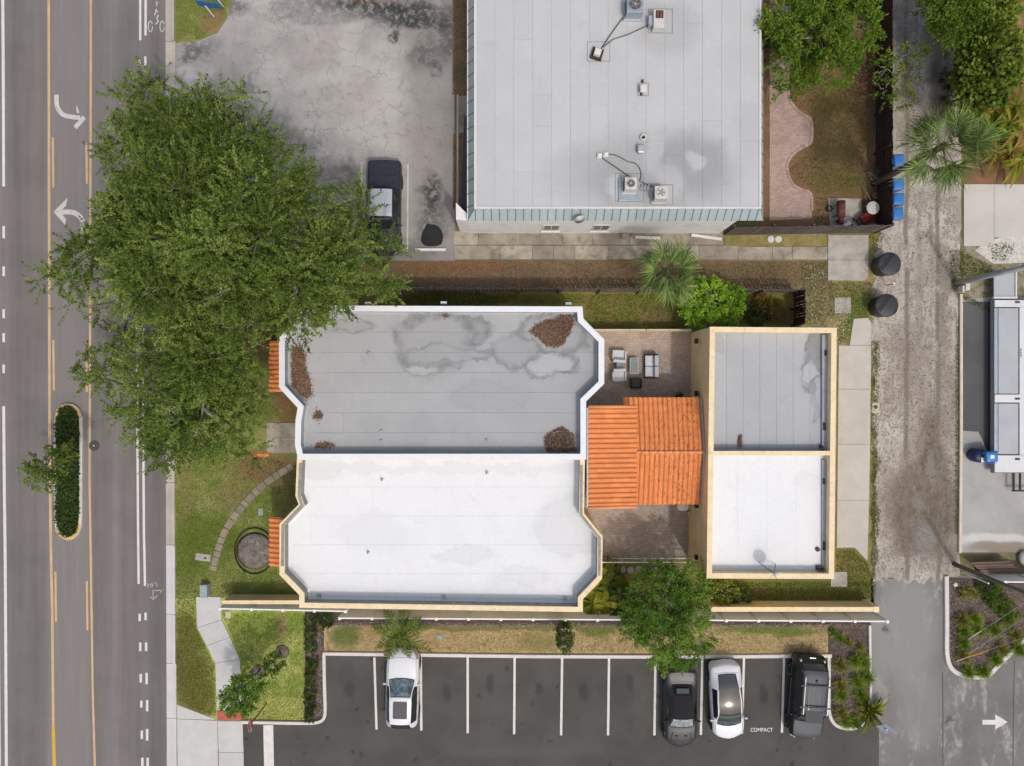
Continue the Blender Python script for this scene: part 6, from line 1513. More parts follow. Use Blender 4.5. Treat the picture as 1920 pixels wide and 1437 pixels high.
def crown(parent, lobes, per_lobe, leaves, leaf_L, leaf_W, m, rng, twig_len=.8, spread=.13, low=-.25, droop=.15, flat=.55, twig_m=None, twig_every=6, name="crown", sub=0):
    """lobes: (cx, cy, cz, r, rz); every lobe carries twigs on its shell, every twig carries leaves"""
    P_, D_, T_ = [], [], []; tw = MB()
    if sub:
        out = []
        for (cx, cy, cz, r, rz) in lobes:
            k = max(4, int(sub * (r / 2.2) ** 2)); d = unit(rng.normal(0, 1, (k * 4, 3))); d = d[d[:, 2] > -.05][:k]
            for q in d:
                rr_ = rng.uniform(.34, .52) * r; f = rng.uniform(.45, .95)
                out.append((cx + q[0] * r * f, cy + q[1] * r * f, cz + q[2] * rz * f * 1.15, rr_, rr_ * .6))
        lobes = out
    for (cx, cy, cz, r, rz) in lobes:
        k = max(6, int(per_lobe * (r / 2.2) ** 2))
        d = rng.normal(0, 1, (k * 3, 3)); d = unit(d); d = d[d[:, 2] > low][:k]
        rad = rng.uniform(.55, 1.0, (len(d), 1)) ** .6
        base = np.array([cx, cy, cz]) + d * rad * np.array([r, r, rz]) * .86
        dirn = unit(d * np.array([1, 1, .55]) + rng.normal(0, .38, d.shape) + np.array([0, 0, .05]))
        ln = rng.uniform(.6, 1.25, (len(d), 1)) * twig_len
        t = rng.uniform(.0, 1.0, (len(d), leaves, 1))
        pos = base[:, None, :] + dirn[:, None, :] * t * ln[:, None, :] + np.array([0, 0, -droop]) * (t ** 2) * ln[:, None, :]
        pos = pos + rng.normal(0, spread, pos.shape) * (1.05 - .55 * t)
        ax = unit(dirn[:, None, :] * .8 + rng.normal(0, .55, pos.shape))
        P_.append(pos.reshape(-1, 3)); D_.append(ax.reshape(-1, 3)); T_.append(.47 + rng.normal(0, .13) + np.repeat(rng.normal(0, .12, len(d)), leaves) + rng.normal(0, .16, len(d) * leaves))
        for i in range(0, len(d), twig_every):
            b = base[i]; c = np.array([cx, cy, cz]) + (b - np.array([cx, cy, cz])) * .25
            tw.tube([tuple(c), tuple((b + c) / 2 + rng.normal(0, .08, 3)), tuple(b), tuple(b + dirn[i] * ln[i] * .8)], [.03, .024, .016, .006], 4, False)
    Pn = np.concatenate(P_); Dn = np.concatenate(D_); n = len(Pn)
    leaf_mesh(name, Pn, Dn, rng.uniform(.75, 1.3, n) * leaf_L, rng.uniform(.8, 1.2, n) * leaf_W, m, parent, rng, flat, tint=np.concatenate(T_))
    if tw.v: tw.build("twigs", twig_m or m_barkl, parent)['kind'] = 'stuff'
def tree(name, label, base_px, lobes_px, m, seed, trunk_r, per_lobe=60, leaves=70, leaf=(.12, .06), cat="tree", twig_len=.8, spread=.13, flat=.55, squash=.62, group=None, droop=.15, low=-.25, limbs=True, bark=None, sub=0):
    rng = np.random.default_rng(seed)
    bx_, by_ = XY(*base_px); e = empty(name, (bx_, by_, 0), label=label, cat=cat, group=group)
    lobes = []
    for (px, py, rpx, h) in lobes_px:
        x, y, _ = P(px, py, h); r = rpx * (1 - h / H) / S; lobes.append((x - bx_, y - by_, h - r * squash * .5, r, r * squash))
    hm = min(l[2] for l in lobes)
    fork = max(.4, hm * .45); bark = bark or m_bark
    MB().tube([(0, 0, -.1), (.03, .02, fork * .5), (0, .04, fork)], [trunk_r * 1.35, trunk_r, trunk_r * .85], 12).build("trunk", bark, e, True)
    if limbs:
        for (x, y, z, r, rz) in lobes:
            a = Vector((0, .04, fork - .1)); b = Vector((x, y, z)); mid_ = a.lerp(b, .5) + Vector((rng.normal(0, .25), rng.normal(0, .25), .35))
            MB().tube([tuple(a), tuple(a.lerp(mid_, .6)), tuple(mid_), tuple(mid_.lerp(b, .6)), tuple(mid_.lerp(b, .92) + Vector((0, 0, .1)))], [trunk_r * .45, trunk_r * .36, trunk_r * .27, trunk_r * .15, .012], 7, False).build("limb", bark, e, True)
    crown(e, lobes, per_lobe, leaves, leaf[0], leaf[1], m, rng, twig_len, spread, low, droop, flat, sub=sub, twig_every=16 if sub else 6)
    return e
OAK = [(262, 205, 62, 5.6), (330, 262, 92, 7), (428, 238, 70, 6.2), (248, 288, 66, 6), (228, 358, 48, 5.8), (300, 375, 105, 8.6), (430, 350, 95, 8.6), (500, 305, 58, 6.2), (200, 482, 72, 6.3), (112, 530, 38, 5), (300, 488, 105, 9),
       (425, 462, 105, 9.4), (540, 405, 82, 8), (628, 398, 58, 6.6), (560, 500, 100, 8.6), (655, 470, 66, 6.8), (690, 522, 40, 5.6), (600, 545, 60, 6.6), (480, 580, 80, 8), (372, 588, 96, 8), (262, 560, 70, 6.5), (150, 575, 40, 5.2), (285, 158, 34, 5), (440, 185, 30, 5), (714, 458, 34, 5.2), (728, 530, 14, 5), (350, 205, 40, 6), (640, 515, 46, 6.5), (235, 620, 30, 5.5)]
tree("live_oak", "huge live oak spreading over the road, the lot and the house corner", (430, 520), OAK, L_oak, 11, .48, per_lobe=215, leaves=56, leaf=(.115, .05), twig_len=.95, spread=.05, squash=.8, low=.0, sub=10, flat=.65)
ok = bpy.data.objects.get("live_oak")
OAK2 = [(375, 690, 85, 7), (300, 690, 72, 6.3), (222, 690, 52, 5.5), (155, 698, 34, 5), (330, 768, 84, 7), (425, 755, 72, 6.4), (262, 782, 48, 5.4), (330, 838, 50, 5.4), (300, 860, 22, 5), (445, 815, 44, 5.4), (455, 690, 50, 6), (390, 845, 30, 5)]
ok2 = tree("live_oak", "smaller live oak south of the huge one, over the front lawn and road", (385, 735), OAK2, L_oak, 12, .32, per_lobe=215, leaves=56, leaf=(.115, .05), twig_len=.95, spread=.05, squash=.8, low=.0, sub=10, flat=.65)
bx2, by2 = XY(385, 735)
for pts in (((392, 735, 5.6), (386, 742, 6.6), (381, 758, 7.3), (379, 775, 7.2), (376, 790, 6.9)), ((384, 745, 6.7), (372, 735, 7.2), (360, 730, 7.2)), ((381, 765, 7.2), (392, 776, 7.2), (400, 782, 7.0))):
    MB().tube([(P(*q)[0] - bx2, P(*q)[1] - by2, q[2]) for q in pts], [.09, .08, .065, .05, .02][:len(pts)], 7).build("bare_limb", m_barkl, ok2, True)
tree("shade_tree", "round green tree between the white fence and the parked cars", (1222, 1092), [(1245, 1130, 62, 4.6), (1215, 1165, 48, 4), (1285, 1150, 52, 4.3), (1250, 1195, 50, 4), (1225, 1105, 32, 3.8), (1290, 1100, 40, 3.9), (1190, 1180, 26, 3.4), (1310, 1195, 26, 3.4), (1245, 1232, 26, 3.2), (1280, 1225, 30, 3.3)],
     L_fine, 13, .14, per_lobe=190, leaves=60, leaf=(.13, .055), twig_len=.55, spread=.1, squash=.75)
tree("back_yard_tree", "bushy bright green tree in the back yard by the long building", (1500, 120), [(1540, 60, 66, 5.2), (1480, 30, 50, 4.6), (1600, 40, 55, 4.8), (1565, 115, 46, 4.4), (1500, 110, 42, 4.2), (1450, 60, 26, 4), (1480, 150, 22, 3.6), (1545, 10, 60, 5), (1600, -30, 60, 5)],
     L_rich, 14, .2, per_lobe=150, leaves=60, leaf=(.17, .075), twig_len=.65, spread=.12)
tree("lime_shrub", "vivid lime green bush beside the rear building's north wall", (1325, 585), [(1335, 560, 40, 2.9), (1305, 575, 28, 2.3), (1365, 580, 30, 2.4), (1335, 600, 26, 2.0), (1370, 555, 24, 2.4), (1310, 545, 20, 2.2)],
     L_bright, 15, .08, per_lobe=330, leaves=40, leaf=(.15, .075), cat="bush", twig_len=.35, spread=.07, squash=.8)
tree("median_tree", "small leaning tree on the planted median", (121, 850), [(85, 872, 28, 4.0), (62, 885, 20, 3.7), (110, 865, 22, 3.6), (75, 902, 18, 3.6), (120, 845, 14, 3)], L_oak, 16, .06, per_lobe=230, leaves=34, leaf=(.15, .07), twig_len=.45, spread=.09)
tree("young_tree", "young tree shading the sidewalk's red pad", (488, 1255), [(455, 1300, 30, 3.2), (470, 1285, 22, 2.9), (435, 1315, 22, 3), (425, 1328, 12, 2.8), (458, 1322, 18, 2.9)], L_fine, 17, .05, per_lobe=420, leaves=26, leaf=(.14, .07), twig_len=.35, spread=.07)
tree("young_tree", "dark small tree beside a mulch ring on the bright lawn", (526, 1222), [(512, 1246, 17, 2.6), (506, 1256, 13, 2.3), (520, 1238, 11, 2.3)], L_shrub, 18, .05, per_lobe=500, leaves=26, leaf=(.11, .055), twig_len=.22, spread=.05)
tree("alley_tree", "dense green tree at the top of the alley's east side", (1745, 60), [(1790, 20, 48, 4.6), (1830, 10, 40, 4.4), (1770, 0, 36, 4.2), (1800, 48, 30, 4), (1810, -30, 60, 5)], L_rich, 19, .15, per_lobe=190, leaves=60, leaf=(.15, .07), twig_len=.55)
tree("vine_tree", "sparse climbing vine hanging over the alley fence", (1668, 150), [(1690, 105, 20, 3), (1725, 100, 20, 3.2), (1775, 90, 12, 2.6), (1665, 125, 22, 2.6), (1662, 165, 18, 2.4), (1700, 185, 20, 1.2), (1715, 130, 16, 2.6), (1662, 190, 12, 2.2)], L_rich, 20, .05, cat="vine", per_lobe=260, leaves=14, leaf=(.15, .07), twig_len=.4, spread=.08)
tree("sea_grape_hedge", "big yellow green round-leaved thicket at the alley's east side", (1830, 130), [(1850, 60, 46, 4), (1865, 110, 52, 4.3), (1850, 160, 46, 3.8), (1830, 180, 26, 3), (1880, 70, 40, 3.6), (1870, 20, 40, 3.8), (1825, 140, 26, 3.2), (1890, 130, 24, 3.2), (1835, 110, 30, 3.4), (1860, -20, 46, 4)],
     L_grape, 21, .1, cat="hedge", per_lobe=330, leaves=15, leaf=(.24, .21), twig_len=.4, spread=.14, flat=.75)
# shrubs
def shrub(name, label, px, py, r, h, m, seed, n=26, leaves=36, leaf=(.1, .05), group=None, cat="shrub"):
    rng = np.random.default_rng(seed); x, y = XY(px, py); e = empty(name, (x, y, .02), label=label, cat=cat, group=group)
    crown(e, [(0, 0, h * .5, r, h * .55)], n * (2.2 / r) ** 2, leaves, leaf[0], leaf[1], m, rng, r * .45, r * .14, -.5, .1, .45, twig_every=4, name="foliage")
    for k in range(3):
        a = k * 2.1 + seed; MB().tube([(.04*math.cos(a), .04*math.sin(a), -.03), (.3*r*math.cos(a), .3*r*math.sin(a), h * .55)], [.02, .01], 5).build("stem", m_bark, e)
    return e
ordn = ["first", "second", "third", "fourth", "fifth", "sixth", "seventh", "eighth", "ninth", "tenth", "eleventh", "twelfth", "thirteenth", "fourteenth"]
for i, (px, py) in enumerate(((584, 1162), (585, 1185), (585, 1210), (588, 1240), (585, 1265), (584, 1290), (585, 1316), (585, 1338))):
    shrub("hedge_shrub", f"{ordn[i]} dark shrub from the fence in the mulch strip beside the first stall", px, py, .33, .5, L_shrub, 40 + i, 22, 30, group="dark shrubs in the hedge strip")
tree("columnar_tree", "narrow dark columnar tree rising from the fence line over the dry strip", (1052, 1166), [(960 + 92 * H / (H - h_), CY + 447.5 * H / (H - h_), r_ * S * H / (H - h_), h_) for h_, r_ in ((.7, .3), (1.3, .38), (1.9, .42), (2.6, .45), (3.2, .42), (3.8, .33), (4.3, .2))], L_shrub, 60, .05, per_lobe=900, leaves=16, leaf=(.1, .05), twig_len=.22, spread=.05, squash=1.0, low=-.6, limbs=False)
shrub("wall_bush", "low yellow green bush against the rear building's south wall", 1352, 1102, .75, 1.1, L_grape, 61, 50, 30, (.12, .08))
shrub("wall_bush", "dark bush behind the yellow wall's left end", 1385, 1112, .6, .8, L_shrub, 62, 40, 34)
shrub("corner_bush", "low bush at the white fence's first post", 612, 1160, .42, .5, L_shrub, 63, 30, 30)
for i, (px, py) in enumerate(((1426, 572), (1400, 575), (1445, 580), (1415, 597))):
    shrub("yard_bush", ("rusty low bush under the picket fence end, by the lime bush", "small green bush touching the lime bush", "orange tinged low bush nearest the fence return", "dark low bush against the rear building's north parapet")[i], px, py, .55, .6, (L_rustleaf, L_shrub, L_rustleaf, L_shrub)[i], 70 + i, 30, 30, group="low bushes in the side yard")
for i, (px, py, m) in enumerate(((1770, 212, L_shrub), (1778, 180, L_cover), (1772, 150, L_cover))):
    shrub("alley_weed", f"low dark weed clump at the alley edge, {ordn[i]} from the palm", px, py, .45, .5, m, 80 + i, 26, 24, group="weeds at the alley edge")
# two mulch rings of the young trees
for (px, py, lab) in ((485, 1259, "mulch ring left of the dark small tree"), (529, 1222, "mulch ring right of the dark small tree")):
    x, y = XY(px, py); e = empty("mulch_ring", (x, y, 0), label=lab, cat="mulch ring", group="mulch rings on the bright lawn"); MB().lathe(0, 0, [(.42, .0), (.36, .06), (.2, .1), (.04, .11)], 18).build("mound", m_mulch2, e, True)
# grass clumps
def clump(name, label, px, py, n, ln, m, seed, group, spread=.9, w=.035, cat="ornamental grass", h0=.0):
    rng = np.random.default_rng(seed); x, y = XY(px, py); e = empty(name, (x, y, .03), label=label, cat=cat, group=group)
    vs, fs = [], []
    for k in range(n):
        a = rng.uniform(0, 6.283); l = ln * rng.uniform(.6, 1.15); sp = spread * rng.uniform(.25, 1.0); u = np.array([math.cos(a), math.sin(a), 0]); s = np.array([-math.sin(a), math.cos(a), 0]); b = rng.normal(0, .05, 3) * np.array([1, 1, 0]); ww = w * rng.uniform(.7, 1.3)
        o = len(vs)
        for t, f in ((0, .7), (.35, 1), (.7, .8), (1.0, .05)):
            p = b + u * l * sp * t + np.array([0, 0, l * (1.05 * t - sp * 1.0 * t * t) + h0])
            vs += [tuple(p - s * ww * f / 2), tuple(p + s * ww * f / 2)]
        fs += [(o + 2*i, o + 2*i + 1, o + 2*i + 3, o + 2*i + 2) for i in range(3)]
    me = bpy.data.meshes.new("blades"); me.from_pydata(vs, [], fs); me.materials.append(m); a_ = me.attributes.new('tint', 'FLOAT', 'FACE'); a_.data.foreach_set('value', np.repeat(rng.random(n), 3).astype(np.float32)); me.update()
    o = bpy.data.objects.new("blades", me); COL.objects.link(o); o.parent = e
    return e
G1 = ((1572, 1245), (1600, 1238), (1616, 1240), (1572, 1282), (1604, 1276), (1574, 1300), (1575, 1335), (1582, 1350), (1612, 1300), (1618, 1325), (1600, 1352), (1624, 1268))
for i, (px, py) in enumerate(G1): clump("grass_clump", f"{ordn[i]} green grass clump counted from the fence in the planter beside the black wagon", px, py, 260, .75, L_lush if i % 3 else L_olive, 100 + i, "grass clumps in the near planter", w=.022)
clump("broad_plant", "broad leaved lime plant at the near planter's tip, overhanging the drive", 1628, 1330, 60, 1.5, L_big, 130, None, 1.0, .12, "plant")
for i, (px, py) in enumerate(((1575, 1195), (1590, 1205), (1560, 1185), (1612, 1215))): clump("low_grass_clump", f"{ordn[i]} low grass clump in the grassy top of the near planter", px, py, 90, .5, L_olive if i % 2 else L_lush, 140 + i, "low grass clumps by the fence end")
G2 = ((1800, 1160), (1824, 1158), (1803, 1183), (1803, 1205), (1802, 1228), (1812, 1258), (1840, 1258), (1860, 1180), (1875, 1215), (1885, 1160), (1830, 1180), (1862, 1235), (1900, 1190), (1905, 1215))
for i, (px, py) in enumerate(G2): clump("grass_clump", f"{ordn[i]} grass clump of the right hand planter, counted from its top", px, py, 280, .75, L_lush if i % 4 else L_olive, 160 + i, "grass clumps in the right planter", w=.022)
G3 = ((1855, 1112), (1868, 1128), (1885, 1140), (1845, 1100))
for i, (px, py) in enumerate(G3): shrub("planter_bush", f"{ordn[i]} leafy bush below the slim white post in the right planter", px, py, .5, .7, L_rich, 190 + i, 30, 36, group="leafy bushes in the right planter")
for i, (px, py) in enumerate(((1810, 1105), (1822, 1112), (1800, 1112))): clump("olive_clump", f"{ordn[i]} olive grass clump beside the pale square stone", px, py, 60, .7, L_olive, 200 + i, "olive clumps in the right planter")
# broad leaved plants in the corner south of the patio
def broad(name, label, px, py, n, ln, m, seed, w, group, h=.5, cat="plant"):
    rng = np.random.default_rng(seed); x, y = XY(px, py); e = empty(name, (x, y, 0), label=label, cat=cat, group=group)
    MB().tube([(0, 0, 0), (.02, .03, h * 1.3)], [.05, .03], 7).build("stem", m_bark, e)
    for k in range(n):
        a = k * 2.4 + rng.uniform(-.3, .3); l = ln * rng.uniform(.7, 1.15); el = rng.uniform(.1, .9); vs, fs = [], []
        for i in range(6):
            t = i / 5; ww = w * math.sin(math.pi * min(1, .08 + t * .92)) ** .7 * (1 if t < 1 else .1); r = l * (t * math.cos(el) + .05); z = h * (.6 + .8 * k / n) + l * (t * math.sin(el) - .55 * t * t)
            for s in (-1, 0, 1): vs.append((r * math.cos(a) - s * ww / 2 * math.sin(a), r * math.sin(a) + s * ww / 2 * math.cos(a), z + (abs(s) * .18 * ww)))
        for i in range(5): fs += [(3*i, 3*i + 1, 3*i + 4, 3*i + 3), (3*i + 1, 3*i + 2, 3*i + 5, 3*i + 4)]
        me = bpy.data.meshes.new("leaf"); me.from_pydata(vs, [], fs); me.materials.append(m); at = me.attributes.new('tint', 'FLOAT', 'FACE'); at.data.foreach_set('value', np.full(10, rng.random(), np.float32) + rng.normal(0, .05, 10).astype(np.float32)); me.update()
        o = bpy.data.objects.new("leaf", me); COL.objects.link(o); o.parent = e
    return e
B1 = ((1120, 1110, L_big, "nearest the south bay corner"), (1140, 1130, L_big, "largest, against the white fence"), (1118, 1135, L_big, "tucked under the south bay"), (1145, 1095, L_feather, "dark, just south of the stepping stones"), (1165, 1115, L_feather, "dark, at the shade tree's edge"), (1150, 1078, L_big, "beside the white building's bay, by the railing"), (1168, 1138, L_feather, "dark, lowest by the fence"), (1135, 1082, L_big, "pressed to the bay wall"))
for i, (px, py, m, lab) in enumerate(B1): broad("broad_leaf_plant", "broad leaved plant " + lab, px - 8, py - 8, 14, 1.1, m, 220 + i, .34, "broad leaved plants south of the patio", .6)
B2 = ((1862, 205, L_rustleaf, "rusty orange, just below the thicket"), (1885, 230, L_big, "yellow, at the frame's edge"), (1872, 250, L_rich, "green, beside the big palm"), (1890, 280, L_rustleaf, "orange, lowest of the corner"), (1860, 285, L_rustleaf, "brownish, under the big palm's fronds"), (1905, 300, L_big, "pale yellow, at the corner's foot"), (1895, 200, L_big, "olive, above the yellow one"), (1850, 240, L_rich, "dark green, touching the palm crown"))
for i, (px, py, m, lab) in enumerate(B2): broad("tropical_plant", "long leaved tropical plant, " + lab, px - 15, py + 12, 18, 1.5, m, 240 + i, .2, "tropical plants in the north-east corner", .9)
# ---------------------------------------------------------------- palms
def fan_meshes(prefix, m, seed, ln=1.0, pet=.9):
    out = []
    for q in range(3):
        rng = np.random.default_rng(seed + q); vs, fs, tint = [], [], []
        n = 34
        for k in range(n):
            a = R(-88 + 176 * k / (n - 1)) + rng.normal(0, .02); l = ln * (1.0 - .25 * abs(a) / 2.2) * rng.uniform(.9, 1.08); u = unit(np.array([math.sin(a), math.cos(a), .55 * abs(math.sin(a))])); s = np.array([math.cos(a), -math.sin(a), 0]); o = len(vs); dr = rng.uniform(.5, 1.5)
            for t, f in ((.04, .25), (.4, 1), (.75, .6), (1.0, .05)):
                p = np.array([0, pet, 0]) + u * l * t + np.array([0, 0, .1 * t - .5 * t ** 2.2 * dr]); w = .048 * f
                vs += [tuple(p - s * w / 2), tuple(p + s * w / 2)]
            fs += [(o + 2*i, o + 2*i + 1, o + 2*i + 3, o + 2*i + 2) for i in range(3)]; tint += [rng.random()] * 3
        o = len(vs); w0, w1 = .05, .025
        vs += [(-w0/2, 0, 0), (w0/2, 0, 0), (w1/2, pet, 0), (-w1/2, pet, 0), (0, 0, .03), (0, pet, .02)]; fs += [(o, o+1, o+2, o+3), (o, o+4, o+5, o+3), (o+4, o+1, o+2, o+5)]; tint += [.35] * 3
        me = bpy.data.meshes.new(prefix); me.from_pydata(vs, [], fs); me.materials.append(m); at = me.attributes.new('tint', 'FLOAT', 'FACE'); at.data.foreach_set('value', np.array(tint, np.float32)); me.update(); out.append(me)
    return out
def fan_palm(label, base_px, h, n, ln, pet, m, seed, tr=.16):
    x, y = XY(*base_px); e = empty("fan_palm", (x, y, 0), label=label, cat="palm", group="fan palms")
    prof = []; rng = random.Random(seed)
    MB().tube([(0, 0, -.1 + (h + .1) * t / 9) for t in range(10)], [tr * (1.25 if t == 0 else 1 + .12 * ((t % 2) - .5)) for t in range(10)], 10).build("trunk", m_palmbark, e, True)
    mes = fan_meshes("frond", m, seed, ln, pet); dead = fan_meshes("dead_frond", m_litter, seed + 50, ln * .9, pet)
    for k in range(n):
        t = k / (n - 1); el = R(72 - 95 * t ** .7) + rng.uniform(-.18, .18); a = k * 2.39996 + rng.uniform(-.5, .5)
        o = inst("frond" if k < n - 3 else "dead_frond", mes[k % 3] if k < n - 3 else dead[k % 3], e, (0, 0, h - .25 * t), (0, 0, 0)); o.rotation_mode = 'QUATERNION'
        from mathutils import Quaternion
        o.rotation_quaternion = Quaternion((0, 0, 1), a) @ Quaternion((1, 0, 0), el) @ Quaternion((0, 1, 0), rng.uniform(-.9, .9))
        sc_ = rng.uniform(.7, 1.15); o.scale = (sc_, sc_, sc_)
    return e
fan_palm("tall fan palm by the blue bins, crown over the alley", (1640, 345), 6.9, 32, 1.35, 1.3, L_fan, 300, .17)
fan_palm("fan palm beside the picket fence and rear walk", (1219, 529), 4.4, 22, 1.1, .95, L_fan, 310, .16)
def feather_palm(label, base_px, h, n, ln, m, seed):
    x, y = XY(*base_px); e = empty("feather_palm", (x, y, 0), label=label, cat="palm"); rng = np.random.default_rng(seed)
    MB().tube([(0, 0, -.1), (.02, 0, h * .5), (0, .02, h)], [.13, .1, .09], 10).build("trunk", m_palmbark, e, True)
    for k in range(n):
        a = 2 * math.pi * k / n + rng.normal(0, .15); el = rng.uniform(.25, .9); l = ln * rng.uniform(.8, 1.1); vs, fs = [], []
        u = np.array([math.cos(a), math.sin(a), 0]); s = np.array([-math.sin(a), math.cos(a), 0]); N_ = 34; rach = []
        for i in range(N_ + 1):
            t = i / N_; rach.append(u * l * t * math.cos(el * (1 - .3 * t)) + np.array([0, 0, h + l * (t * math.sin(el) - .62 * t * t)]))
        for i in range(2, N_):
            t = i / N_; tang = unit(rach[i+1] - rach[i-1]); pl = .42 * math.sin(math.pi * min(1, .12 + t * .86)) * l / 1.6
            for sd in (-1, 1):
                d = unit(s * sd * .8 + tang * .6 + np.array([0, 0, -.25]) + rng.normal(0, .1, 3)); wv = tang * .022; o = len(vs); p = rach[i]
                vs += [tuple(p - wv), tuple(p + wv), tuple(p + d * pl * .6 + wv + [0, 0, .02]), tuple(p + d * pl * .6 - wv + [0, 0, .02]), tuple(p + d * pl + [0, 0, -.06])]
                fs += [(o, o+1, o+2, o+3), (o+3, o+2, o+4)]
        o = len(vs)
        for p in rach: vs += [tuple(p - s * .018), tuple(p + s * .018)]
        fs += [(o + 2*i, o + 2*i + 1, o + 2*i + 3, o + 2*i + 2) for i in range(N_)]
        me = bpy.data.meshes.new("frond"); me.from_pydata(vs, [], fs); me.materials.append(m); at = me.attributes.new('tint', 'FLOAT', 'FACE'); at.data.foreach_set('value', rng.random(len(fs)).astype(np.float32)); me.update()
        ob = bpy.data.objects.new("frond", me); COL.objects.link(ob); ob.parent = e
    return e
feather_palm("small feather palm drooping onto the white crossover's bonnet", (764, 1158), 2.3, 9, 2.1, L_feather, 320)
# ---------------------------------------------------------------- median island
mi = [(128, 757), (141, 759), (151, 768), (156, 782), (157, 820), (156, 900), (156, 960), (155, 985), (149, 1001), (138, 1011), (128, 1012), (116, 1006), (107, 994), (105, 970), (104, 900), (104, 820), (105, 785), (110, 768), (118, 760)]
e = empty("median_island", (0, 0, 0), kind='structure')
o = PL(mi); MB().ring(o, inset(o, .17), 0, .15).build("kerb_ring", m_kerb, e, bevel=.015)
for (lo, hi) in ((740, 787), (985, 1030)):
    for poly in ([clip_band(ccw(PL(mi)), 1, XY(0, hi)[1], XY(0, lo)[1])]):
        seg = [q for q in PL(mi) if XY(0, hi)[1] <= q[1] <= XY(0, lo)[1]]
        if lo > 900: seg = [q for q in seg]
        else:
            k = [i for i, q in enumerate(mi) if lo <= q[1] <= hi]
            order = [i for i in range(10, len(mi)) if i in k] + [i for i in range(0, 10) if i in k]; seg = [PL(mi)[i] for i in order]
        MB().ribbon(offset_path(seg, .085 if lo > 900 else .085) if False else [((a[0]) , a[1]) for a in offset_path(seg, -.085)], .2, .156).build("yellow_nose_paint", m_kerb_y, e)
MB().sheet(inset(o, .16), .1).build("soil", m_mulch, e)
def inpoly(poly, pts):
    x, y = pts[:, 0], pts[:, 1]; c = np.zeros(len(pts), bool); n = len(poly)
    for i in range(n):
        x0, y0 = poly[i - 1]; x1, y1 = poly[i]
        cond = ((y0 > y) != (y1 > y)) & (x < (x1 - x0) * (y - y0) / ((y1 - y0) or 1e-9) + x0); c ^= cond
    return c
def sample(poly, n, rng):
    xs = [p[0] for p in poly]; ys = [p[1] for p in poly]; out = []
    tot = 0
    while tot < n:
        q = np.stack([rng.uniform(min(xs), max(xs), n), rng.uniform(min(ys), max(ys), n)], 1); q = q[inpoly(poly, q)]; out.append(q); tot += len(q)
    return np.concatenate(out)[:n]
def scatter(name, label, polys_px, n, L, W, m, seed, z=(.0, .03), tilt=.25, cat="leaves", h=0.0, upright=False, jitter=0.0, parent=None):
    rng = np.random.default_rng(seed); pts = []
    areas = [abs(area(PL(p, h))) for p in polys_px]
    for p, a in zip(polys_px, areas):
        pts.append(sample(PL(p, h), max(1, int(n * a / sum(areas))), rng))
    q = np.concatenate(pts); k = len(q)
    if jitter: q = q + rng.normal(0, 1, q.shape) * jitter * rng.random((k, 1)) ** 2 * 2
    p3 = np.concatenate([q, rng.uniform(h + z[0], h + z[1], (k, 1))], 1)
    if upright: ax = unit(np.concatenate([rng.normal(0, .55, (k, 2)), rng.uniform(.25, .9, (k, 1))], 1))
    else: ax = unit(np.concatenate([rng.normal(0, 1, (k, 2)), rng.normal(0, tilt, (k, 1))], 1))
    o = leaf_mesh(name, p3, ax, rng.uniform(.6, 1.3, k) * L, rng.uniform(.7, 1.3, k) * W, m, parent, rng, .75 if not upright else .3, kind='stuff')
    return tag(o, label, cat, kind='stuff')
isl = [(128, 762), (140, 764), (148, 772), (151, 790), (152, 960), (146, 998), (132, 1006), (118, 1000), (110, 975), (110, 790), (117, 768)]
scatter("median_groundcover", "dense dark green groundcover filling the road median", [isl], 9000, .13, .075, L_cover, 400, (.12, .42), .7, "groundcover")
scatter("front_lawn_grass", "short olive grass blades over the front lawn", [[(331, 800), (500, 860), (560, 870), (556, 940), (524, 980), (520, 1075), (560, 1115), (331, 1118)], [(331, -40), (430, -40), (420, 40), (372, 74), (331, 80)]], 26000, .09, .022, m_grassb, 401, (0, .02), .3, "grass", upright=True)
scatter("lower_lawn_grass", "bright short grass blades on the lower lawn", [[(418, 1150), (570, 1150), (570, 1350), (456, 1350), (452, 1240)]], 16000, .085, .022, m_grassg, 402, (0, .02), .3, "grass", upright=True)
scatter("verge_grass", "olive grass blades between the kerb and the sidewalk", [[(331, 1120), (367, 1120), (368, 1180), (402, 1245), (405, 1345), (331, 1318)]], 8000, .085, .022, m_grassb, 403, (0, .02), .3, "grass", upright=True)
scatter("dry_strip_grass", "dry tan grass blades on the strip above the stalls", [[(612, 1176), (1550, 1178), (1550, 1224), (612, 1220)]], 20000, .08, .022, m_grassd, 404, (0, .02), .3, "grass", upright=True)
scatter("north_yard_grass", "green grass blades between the picket fence and the patio", [[(1100, 552), (1300, 552), (1300, 615), (1100, 615)], [(760, 552), (1100, 552), (1100, 570), (760, 570)]], 9000, .12, .025, m_grassb, 405, (0, .02), .3, "grass", upright=True)
scatter("south_yard_grass", "green grass blades behind the yellow wall", [[(1340, 1092), (1640, 1092), (1640, 1125), (1340, 1125)], [(1568, 1032), (1600, 1032), (1628, 1058), (1636, 1100), (1590, 1100), (1568, 1070)]], 9000, .11, .025, m_grassb, 406, (0, .02), .3, "grass", upright=True)
scatter("east_yard_weeds", "sparse weeds on the sandy ground by the black containers", [[(1500, 492), (1550, 492), (1550, 640), (1512, 610)], [(1552, 530), (1635, 530), (1635, 596), (1552, 596)], [(1632, 640), (1650, 640), (1640, 1000), (1634, 1000)], [(1572, 600), (1598, 600), (1590, 645), (1572, 645)], [(1630, 435), (1660, 435), (1650, 470), (1630, 480)]], 7000, .1, .03, m_grassb, 407, (0, .02), .3, "weeds", upright=True)
